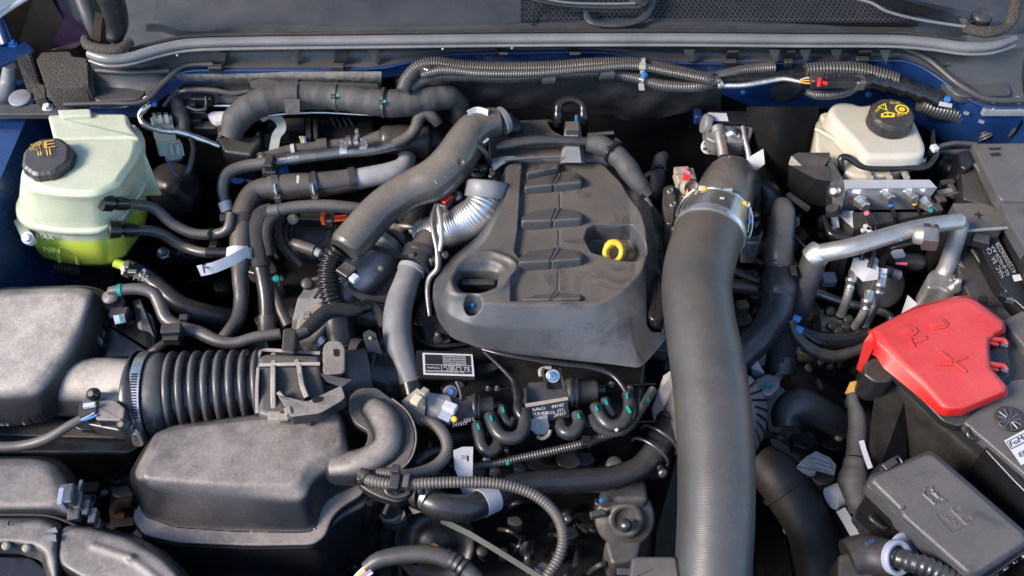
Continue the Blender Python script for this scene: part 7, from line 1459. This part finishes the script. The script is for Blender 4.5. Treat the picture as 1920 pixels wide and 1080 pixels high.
def solenoid(lab, x, y, z, L, m_='plastic', label_print=True, win=True):
    t = thing('vacuum_solenoid', lab, 'solenoid', (x, y, z), 'vacuum solenoids below the engine cover')
    ax = P(x+L, y-4, z)-P(x, y, z); k = K(P(x,y,z)); D = ax.normalized()
    part('coil', MB().hull([P(x,y-22,z+.8), P(x+L*.62,y-28,z+.8), P(x+L*.62,y+20,z-.6), P(x,y+26,z-.6), P(x,y-22,z-3), P(x+L*.62,y-28,z-3), P(x+L*.62,y+22,z-4), P(x,y+28,z-4)]), m_, t)
    part('drum', MB().wtube([(P(x+L*.55,y-3,z), 26*k), (P(x+L*.62,y-4,z), 29*k), (P(x+L*.68,y-4,z), 29*k), (P(x+L*.70,y-4,z), 24*k), (P(x+L*.96,y-5,z), 24*k), (P(x+L,y-5,z), 21*k)], 26, spline=False), m_, t)
    part('ring', MB().wtube([(P(x+L*.60,y-4,z), 32*k), (P(x+L*.64,y-4,z), 32*k)], 26, spline=False), 'gloss', t); part('ring', MB().wtube([(P(x+L*.68,y-4,z), 31*k), (P(x+L*.71,y-4,z), 31*k)], 26, spline=False), 'gloss', t)
    part('port', MB().wtube([(P(x+L,y-8,z), 8*k), (P(x+L+14,y-8,z), 8*k)], 12, spline=False), m_, t)
    return t
s1 = solenoid('left vacuum solenoid with tan plug below the data plate', 836, 770, -8, 90)
text('12V L', (870,792,-7.2), (890,788,-7.2), (869,785,-6.9), 'faint_print', s1, lift=.8); text('241017', (848,800,-7.4), (876,795,-7.4), (847,793,-7.1), 'faint_print', s1, lift=.8)
s2 = solenoid('right vacuum solenoid with white lettering below the front edge of the engine cover', 990, 740, -8, 130)
part('label_face', MB().plate([(986,764,-6.9),(1064,752,-6.9),(1068,782,-8.2),(992,794,-8.2)], .15), 'black_print', s2)
part('bracket_edge', MB().plate([(984,757,-6.4),(1064,744,-6.4),(1066,750,-6.6),(986,764,-6.6)], .15), 'tan_connector', s2)
for i, (a_, b_) in enumerate((('FoMoCo','04165'),('ML3E-9E882-CA','12V L-'),('70468505','241017'))):
    text(a_, (998+i,772+i*8,-7.0-i*.35), ((1022,1040,1026)[i],768+i*8,-7.0-i*.35), (998+i,766+i*8,-6.8-i*.35), 'label_white', s2, lift=.35)
    text(b_, (1034+i*2+(8 if i == 1 else 0),766+i*8,-7.0-i*.35), (1056+i*2,762+i*8,-7.0-i*.35), (1034+i*2+(8 if i == 1 else 0),760+i*8,-6.8-i*.35), 'label_white', s2, lift=.35)
part('end_block', MB().box((982,748,-7.4),(14,34,24)), 'plastic', s2)
part('plug', MB().hull([P(*q) for q in ((992,786,-7.6),(1026,782,-7.4),(1030,800,-8.4),(1024,815,-9.2),(1006,815,-9.2),(994,804,-8.6),(1010,806,-11),(1000,790,-10))]), 'steel', s2)
part('plug_ring', MB().tube([(1008,818,-9.2,4),(1016,822,-9.2,4),(1028,816,-9,4),(1032,806,-8.6,4)], seg=8), 'tan_connector', s2)
part('mount_plate', MB().hull([P(*q) for q in ((1018,694,-7),(1052,692,-7),(1056,728,-7.4),(1024,730,-7.4),(1024,730,-9),(1052,692,-9))]), 'gloss', s2); bolt(s2, (1037,705,-6.6), 9, (0,-.6,.8), 'zinc', h=4); part('blue_dot', MB().lathe((1037,704,-5.9),(0,-.6,.8),[(0,5),(1,5)],12), 'blue_mark', s2)
for x0, x1 in ((1018,1024),(1050,1058)): part('stay', MB().plate([(x0-2,690,-6.4),(x0+1,690,-6.4),(x1+1,730,-6.6),(x1-2,730,-6.6)], .3), 'steel', s2)
part('tan_tab', MB().tube([(1014,706,-7,4),(1013,694,-6.8,4),(1022,690,-6.8,4),(1034,690,-6.8,3.4)], seg=8), 'tan_connector', s2)
part('mount_plate', MB().hull([P(*q) for q in ((826,726,-8),(850,720,-8),(862,714,-8),(868,760,-8.4),(836,760,-8.6),(850,720,-9))]), 'gloss', s1); bolt(s1, (845,735,-7.2), 9, (0,-.6,.8), 'steel', h=4); part('blue_dot', MB().lathe((845,734,-6.5),(0,-.6,.8),[(0,5),(1,5)],12), 'blue_mark', s1)
part('stay', MB().tube([(856,716,-7,3.4),(862,730,-7,3.4),(866,750,-7,3.4)], seg=8), 'steel', s1)
# tan sensor left of the first solenoid
ts = thing('pressure_sensor', 'tan-dusted pressure sensor with cream latch left of the left solenoid', 'sensor', (800, 760, -7))
part('body', MB().hull([P(*q) for q in ((752,752,-6.6),(782,728,-5.8),(800,738,-5.6),(796,780,-7),(792,800,-8.2),(778,792,-8.4),(760,760,-10),(792,800,-11))]), 'tan_connector', ts)
part('body', MB().hull([P(*q) for q in ((800,735,-5.8),(842,742,-6.2),(850,760,-6.6),(830,788,-7.6),(800,786,-7.8),(800,786,-10),(842,750,-10))]), 'bracket_alu', ts)
part('cream_latch', MB().box((781,750,-4.8),(18,20,12),(0,0,-30)), 'cream', ts); part('pale_ridge', MB().box((796,736,-4.8),(14,16,14),(0,0,-35)), 'tan_connector', ts); part('white_key', MB().box((844,764,-5.4),(26,18,14),(0,0,-25)), 'white', ts); part('grey_key', MB().box((836,782,-6.6),(24,20,12),(0,0,-25)), 'violet_plastic', ts)
part('amber_dot', MB().lathe((852,786,-6.2),(0,-.5,.85),[(0,6),(3,6),(4,3)],14), 'yellow', ts)
# cables in front
def loom(name, label, pts, r_amp=.07, pitch=5.2, mat_='loom', **k): return hose(name, label, 'loom', mat_, pts, seg=14, fn=ridges(pitch, r_amp, .5), step=.0007, **k)
loom('conduit', 'tan-dusted conduit hooking down from the pressure sensor to the resonator bracket', [(792,786,-6.4,8),(815,796,-6.2,11),(835,820,-6,11.5),(838,848,-6,11.5),(822,870,-5.8,11.5),(795,884,-5.4,11.5),(765,890,-5,11.5),(735,888,-5,11),(705,886,-5,10)], .05, 5, 'tanloom')
lc = loom('conduit', 'long dark conduit arching right from the resonator bracket and down past the pulley', [(682,888,-5,10),(690,898,-4.6,12),(720,906,-4.2,11),(760,908,-4,10.5),(820,905,-3.8,10.5),(880,904,-4,10.5),(940,908,-4.6,10.5),(990,922,-5.4,10.5),(1025,945,-6,10.5),(1048,975,-6.4,10.5),(1056,1010,-7,10.5),(1048,1045,-7.6,10.5),(1030,1075,-8,10.5),(1010,1110,-8.4,10.5)], .06, 6, 'tanloom')
part('saddle', MB().box((741,902,-3.2),(18,38,20),(0,0,-5)), 'plastic', lc); part('saddle', MB().box((762,902,-3.4),(12,32,18),(0,0,-5)), 'dusty_rubber', lc); part('saddle_head', MB().box((742,880,-1.6),(16,16,14),(0,0,-8)), 'plastic', lc)
part('tape_end', MB().tube([(678,886,-4.8,12),(690,898,-4.5,14)], spline=False), 'plastic', lc)
tw = hose('taped_harness', 'spiral-taped harness with bare coloured wires curving across the bottom edge', 'harness', 'wrap', [(686,1066,-5,13),(710,1050,-4.4,16),(760,1040,-4,17),(810,1040,-4,17),(855,1056,-4.6,17),(890,1085,-5.4,17),(910,1120,-6,17)], seg=22)
for i, c_ in enumerate(('label_white','yellow','purple_wire','white')): part('lead', MB().tube([(690+i*3,1058+i*5,-4.4,3),(672+i*3,1074+i*4,-5,3),(655,1095+i*3,-5.6,3)], seg=8), c_, tw)
for a, b in (((846,1050),(852,1053)),((856,1055),(862,1059)),((866,1062),(871,1066)),((835,1045),(841,1048))): part('tie_wrap', MB().tube([(*a,-4.4,18),(*b,-4.4,18)], seg=20, spline=False), 'plastic', tw)
loom('thin_loom', 'thin corrugated loom running below the solenoids with teal clips', [(886,874,-10,7),(930,868,-10,7.5),(980,858,-10,7.5),(1040,845,-10,7.5),(1100,830,-10,8),(1150,812,-10,8),(1180,798,-10,8),(1200,770,-10.4,8),(1225,730,-11,8)], .12, 5)
for x, y in ((952,868),(1103,835),(1214,750)): solo('teal_clip_mark', MB().box((x,y,-8.6),(7,8,6)), 'teal', {952:'leftmost teal mark on the thin loom below the left solenoid',1103:'middle teal mark on the thin loom under the right solenoid',1214:'teal mark on the loom by the right end of the engine cover'}[x], 'clip')
part_b = solo('black_clip', MB().box((1099,828,-8.2),(16,20,14)), 'gloss', 'black clip block on the thin loom under the right solenoid', 'clip')
# U hoses of the solenoids
U = [('first', [(894,794,-7.6,11),(898,815,-7.8,12),(904,838,-8,12),(918,848,-8,12),(932,838,-8,12),(934,826,-8.4,11)]),
     ('second', [(918,778,-7,12),(926,800,-7,13),(940,818,-7,13),(962,822,-7,13),(978,812,-7,13),(984,790,-7,13),(982,770,-7,12)]),
     ('third', [(940,762,-7.6,9),(944,782,-7.8,10),(954,796,-8,10),(962,788,-8.2,9)]),
     ('fourth', [(1082,774,-7.4,12),(1086,795,-7.6,13),(1072,812,-7.8,13.5),(1055,808,-8,13),(1052,794,-8.4,12)]),
     ('fifth', [(1116,760,-7,12),(1126,782,-7,13),(1142,798,-7,13),(1164,796,-7,13),(1178,778,-7,13),(1180,755,-7,12),(1176,738,-7,11)]),
     ('sixth', [(1134,748,-7.6,9),(1140,768,-7.8,10),(1150,782,-8,9)])]
for n_, pts in U:
    side = {'first':'left solenoid, nearest the white F tag','second':'left solenoid joining the sooty branch','third':'left solenoid end port','fourth':'right solenoid drum underside','fifth':'right solenoid, largest loop at its right end','sixth':'right solenoid end port'}[n_]
    t = hose('vacuum_hose', f'short U-shaped rubber hose on the {side}', 'hose', 'rubber', pts, seg=16, group='vacuum hoses')
    q = P(pts[0][0]+3, pts[0][1]+4, pts[0][2]+1.2); part('teal_mark', MB().box((pts[0][0]+3, pts[0][1]+6, pts[0][2]+1.05),(4,12,3),(0,0,15)), 'teal', t)
    if n_ == 'fifth': part('teal_mark', MB().box((1176,742,-5.9),(4,12,3)), 'teal', t); part('teal_mark', MB().box((1179,768,-5.9),(5,16,3),(0,0,20)), 'teal', t); part('white_mark', MB().box((1156,806,-6),(6,6,3),(0,0,45)), 'white', t)
wire('outer_u_hose', 'second braided loop hugging the outside of the largest U-shaped hose', 'hose', 'braid', [(1108,780,-7.6,7),(1120,802,-7.6,8),(1145,812,-7.6,8),(1172,806,-7.6,8),(1190,786,-7.6,8),(1192,760,-7.8,7)], seg=10)
vpz = thing('vacuum_pipe', 'long glossy black vacuum pipe running under the front edge of the engine cover', 'pipe', (1040, 690, -8))
part('pipe', MB().tube([(905,655,-6.8,4),(940,664,-6.4,5),(1000,675,-6.2,5.5),(1060,684,-6.2,5.5),(1110,690,-6.4,5.5),(1146,702,-6.6,5.5),(1166,722,-6.8,6),(1176,740,-7,6)], seg=10), 'gloss', vpz)
vq = thing('vacuum_branch', 'sooty black taped branch dropping from the cover edge to the left solenoid hoses', 'harness', (965, 740, -7))
part('pipe', MB().tube([(908,660,-6.8,3.6),(930,680,-6.6,4),(950,700,-6.6,5),(966,718,-6.6,6)], seg=10), 'gloss', vq); part('tape', MB().tube([(964,716,-6.6,8),(970,740,-6.6,9),(972,770,-6.8,10),(982,785,-7,10)], seg=14, fn=crumple(4,.12), step=.003), 'gloss', vq)
wire('dark_line', 'dark hose running behind the first U-shaped hose', 'hose', 'deep', [(845,822,-10,14),(880,815,-11,14),(910,812,-12,14)])
wire('bright_line', 'shiny dark pipe curving under the conduit left of the white F tag', 'pipe', 'rubber', [(780,868,-10,11),(800,852,-9.6,10),(822,845,-9.6,9),(850,852,-9.6,8),(866,862,-10,8)])
ft = thing('paper_tag', 'folded white paper tag printed F standing above the pale taped band', 'tag', (875, 900, -8))
part('paper', MB().plate([(850,845,-5),(868,838,-4.6),(887,838,-4.8),(886,896,-9),(860,896,-9),(852,878,-7.6)], .06), 'label_white', ft)
part('paper', MB().ribbon([(872,896,-8.4),(876,915,-9.6),(886,930,-10.4),(900,932,-10)], 26, .06, (1,-.2,0)), 'label_white', ft)
text('F', (880,862,-5.6), (866,862,-5.8), (880,852,-4.8), 'black_print', ft, lift=.3)
# deep: pulleys, belt, pump
pl = thing('crank_pulley', 'dark crank pulley in the shade below the resonator bracket', 'pulley', (820, 1020, -24))
part('rim', MB().lathe(P(815,1020,-24),(0,-.62,.78),[(-30,72),(-20,76),(0,76),(2,72),(-4,66),(-8,40),(0,36),(2,20),(6,12),(6,0)],48), 'pulley', pl); part('bolt', MB().lathe(P(815,1026,-22.4),(0,-.6,.8),[(0,10),(6,9),(6,0)],8), 'rust', pl); part('groove', MB().lathe(P(815,1020,-24),(0,-.62,.78),[(-12,77.5),(-10,77.5)],48), 'deep', pl)
solo('drive_belt', MB().ribbon([(828,975,-21),(880,1000,-21),(930,1030,-21),(1010,1080,-21),(1060,1110,-21)], 11, .4, (.3,.6,.6), spline=False), 'belt', 'grey-green drive belt running diagonally from the crank pulley', 'belt')
wp_ = thing('tensioner', 'dusty grey cast tensioner with centre bolt beside the intercooler hose', 'tensioner', (1172, 980, -22))
AX = Vector((0,-.62,.78))
part('housing', MB().lathe(P(1172,972,-22),AX,[(-50,50),(-16,54),(-6,57),(0,56),(3,50),(5,36),(12,34),(16,30),(16,22),(10,20),(10,0)],44), 'dark_cast', wp_)
part('boss', MB().lathe(P(1172,984,-20.6),AX,[(0,13),(8,13),(10,10),(16,9),(17,0)],20), 'steel', wp_); part('ear', MB().box((1120,964,-20),(28,12,14),(0,0,15)), 'dark_cast', wp_); part('top', MB().slab([(1128,898),(1210,896),(1218,940),(1124,940)], -18.6, -24, bev=.8, fil=14), 'dark_cast', wp_)
part('blue_dot', MB().lathe((1129,938,-17.8),(0,-.5,.8),[(0,6),(2,6),(3,3)],12), 'blue_mark', wp_); part('foot', MB().slab([(1132,1010),(1206,1010),(1196,1050),(1146,1060)], -24, -30, bev=.6, fil=14), 'dark_cast', wp_)
sbx = thing('front_sensor_box', 'small grey box with side tabs at the bottom centre edge', 'box', (1228, 1060, -6))
part('box', MB().slab([(1184,1046),(1190,1042),(1264,1042),(1270,1046),(1276,1090),(1180,1090)], -4.6, -9, bev=.4, fil=6), 'cover', sbx); part('tab', MB().box((1170,1072,-6),(26,12,5)), 'steel', sbx); part('tab', MB().box((1282,1076,-6),(22,12,5)), 'steel', sbx)
pp = thing('dark_tube_mouth', 'dark open pipe mouth under the resonator bracket', 'pipe', (692, 940, -14))
part('tube', MB().tube([(692,932,-12.4,17),(690,960,-14.6,17),(688,990,-18,16)], seg=22), 'gloss', pp); part('rim', MB().tube([(692,930,-12,19),(691,938,-12.6,19)], seg=22, spline=False), 'plastic', pp)
wire('hanging_stem', 'short dusty stem hanging from the resonator bracket', 'stem', 'dusty_rubber', [(732,938,-9,5),(727,950,-10,5),(722,962,-11,5)])
wf = thing('worn_bracket', 'worn tan bracket glimpsed in the dark right of the resonator', 'bracket', (730, 975, -20))
part('ring', MB().tube([(712,966,-19,4),(722,976,-19,4),(740,974,-19,4),(752,966,-19,4)], seg=8), 'tan_connector', wf); part('flake', MB().plate([(766,950,-16),(790,960,-16.6),(775,964,-17)], .1), 'tan_connector', wf); part('flake', MB().plate([(757,955,-17),(760,965,-17),(752,976,-17.6)], .1), 'tan_connector', wf)
part('column', MB().tube([(725,980,-26,22),(722,1080,-32,24)], seg=16), 'rubber', wf)
# left deep area, air box lower side
lr = thing('towing_hook', 'rusty tan hook in the dark between the lower left boxes', 'hook', (225, 965, -18))
part('hook', MB().tube([(250,942,-17,10),(228,942,-17,10),(214,954,-17.4,9),(216,966,-18,8),(235,966,-18,6)], seg=12), 'rust', lr); part('plate', MB().plate([(206,935,-18),(250,930,-18),(250,985,-20),(206,990,-20)], .3), 'deep', lr)
ls = thing('lower_bracket', 'dark bracing bracket below the ribbed intake bellows', 'bracket', (230, 870, -20))
part('arm', MB().plate([(236,840,-16),(244,842,-16),(214,876,-19),(196,900,-20),(200,888,-19)], .5), 'plastic', ls); part('foot', MB().plate([(196,896,-20),(232,868,-19),(236,890,-20),(220,908,-21),(190,908,-21)], .5), 'deep', ls); part('block', MB().box((170,915,-20),(36,20,14),(0,0,5)), 'deep', ls)
wire('left_conduit', 'corrugated conduit under the coolant tank at the left edge', 'conduit', 'loom', [(-20,505,-16,14),(10,502,-16,14),(50,500,-17,14),(100,500,-18,13),(150,508,-20,12)], fn=ridges(7,.12,.5), step=.0009)
wire('left_fitting', 'small shiny fitting below the conduit at the left edge', 'fitting', 'gloss', [(0,520,-17,9),(18,530,-17.6,8),(14,545,-18,7)])
solo('rubber_dome', MB().lathe(P(325,352,-16),(.2,-.6,.75),[(-30,50),(0,48),(2,40),(8,36),(10,20),(16,16),(16,0)],36), 'rubber', 'round black rubber dome in the dark right of the coolant tank', 'dome')
solo('blue_bracket', MB().hull([P(*q) for q in ((-10,390,-8),(6,385,-8),(52,450,-12),(60,475,-14),(20,478,-14),(-20,420,-10),(20,478,-18))]), 'blue_paint', 'blue painted bracket at the left edge under the coolant tank ear', 'bracket')
solo('pale_wing_part', MB().hull([P(*q) for q in ((-30,420,-9),(5,425,-9),(24,470,-13),(10,488,-14),(-30,490,-14),(-30,490,-18))]), 'gray_bracket', 'pale grey-blue panel piece at the left edge beside the blue bracket', 'panel')
for x, y, l_ in ((10,342,'lower'),(38,300,'upper')):
    pass
wb_ = thing('wing_bolts', 'blue painted bolt head on the inner wing left of the coolant tank cap', 'bolt', (8, 340, -4)); part('bolt', MB().lathe((8,341,-3),(.6,-.5,.6),[(-4,13),(2,12),(3,9),(12,8),(13,0)],12), 'blue_paint', wb_)
# ---------------------------------------------------------------- the open bonnet leaning over the rear of the bay
bn = thing('bonnet', 'open blue bonnet propped up over the rear half of the engine bay, lined in black', 'bonnet', W(0, .58, .22))
def bpt(u, v, off=0):      # u across -1..1, v from the hinge edge 0 to the front edge 1
    y = .60-.62*v-.06*math.sin(v*math.pi); z = .25+1.02*v-.05*u*u*(1-.3*v); x = u*(.80-.06*v)
    return W(x, y+off*.85, z+off*.52)
for nm, off, mt in (('outer_skin', .03, 'blue_paint'), ('inner_liner', 0, 'felt')):
    m = MB(); vs = [bpt(-1+2*i/24, j/20, off) for j in range(21) for i in range(25)]
    m.add(vs, [(j*25+i, j*25+i+1, (j+1)*25+i+1, (j+1)*25+i) for j in range(20) for i in range(24)], True); part(nm, m, mt, bn)
for v in (.02, .98): part('edge_frame', MB().wtube([(bpt(-1+2*i/16, v, .014), .018) for i in range(17)], 8), 'blue_paint', bn)
for u in (-1, 1): part('edge_frame', MB().wtube([(bpt(u, j/12, .014), .018) for j in range(13)], 8), 'blue_paint', bn)
for u in (-.45, 0, .45): part('stiffening_rib', MB().wtube([(bpt(u, .1+.8*j/8, -.004), .014) for j in range(9)], 8), 'felt_grey', bn)
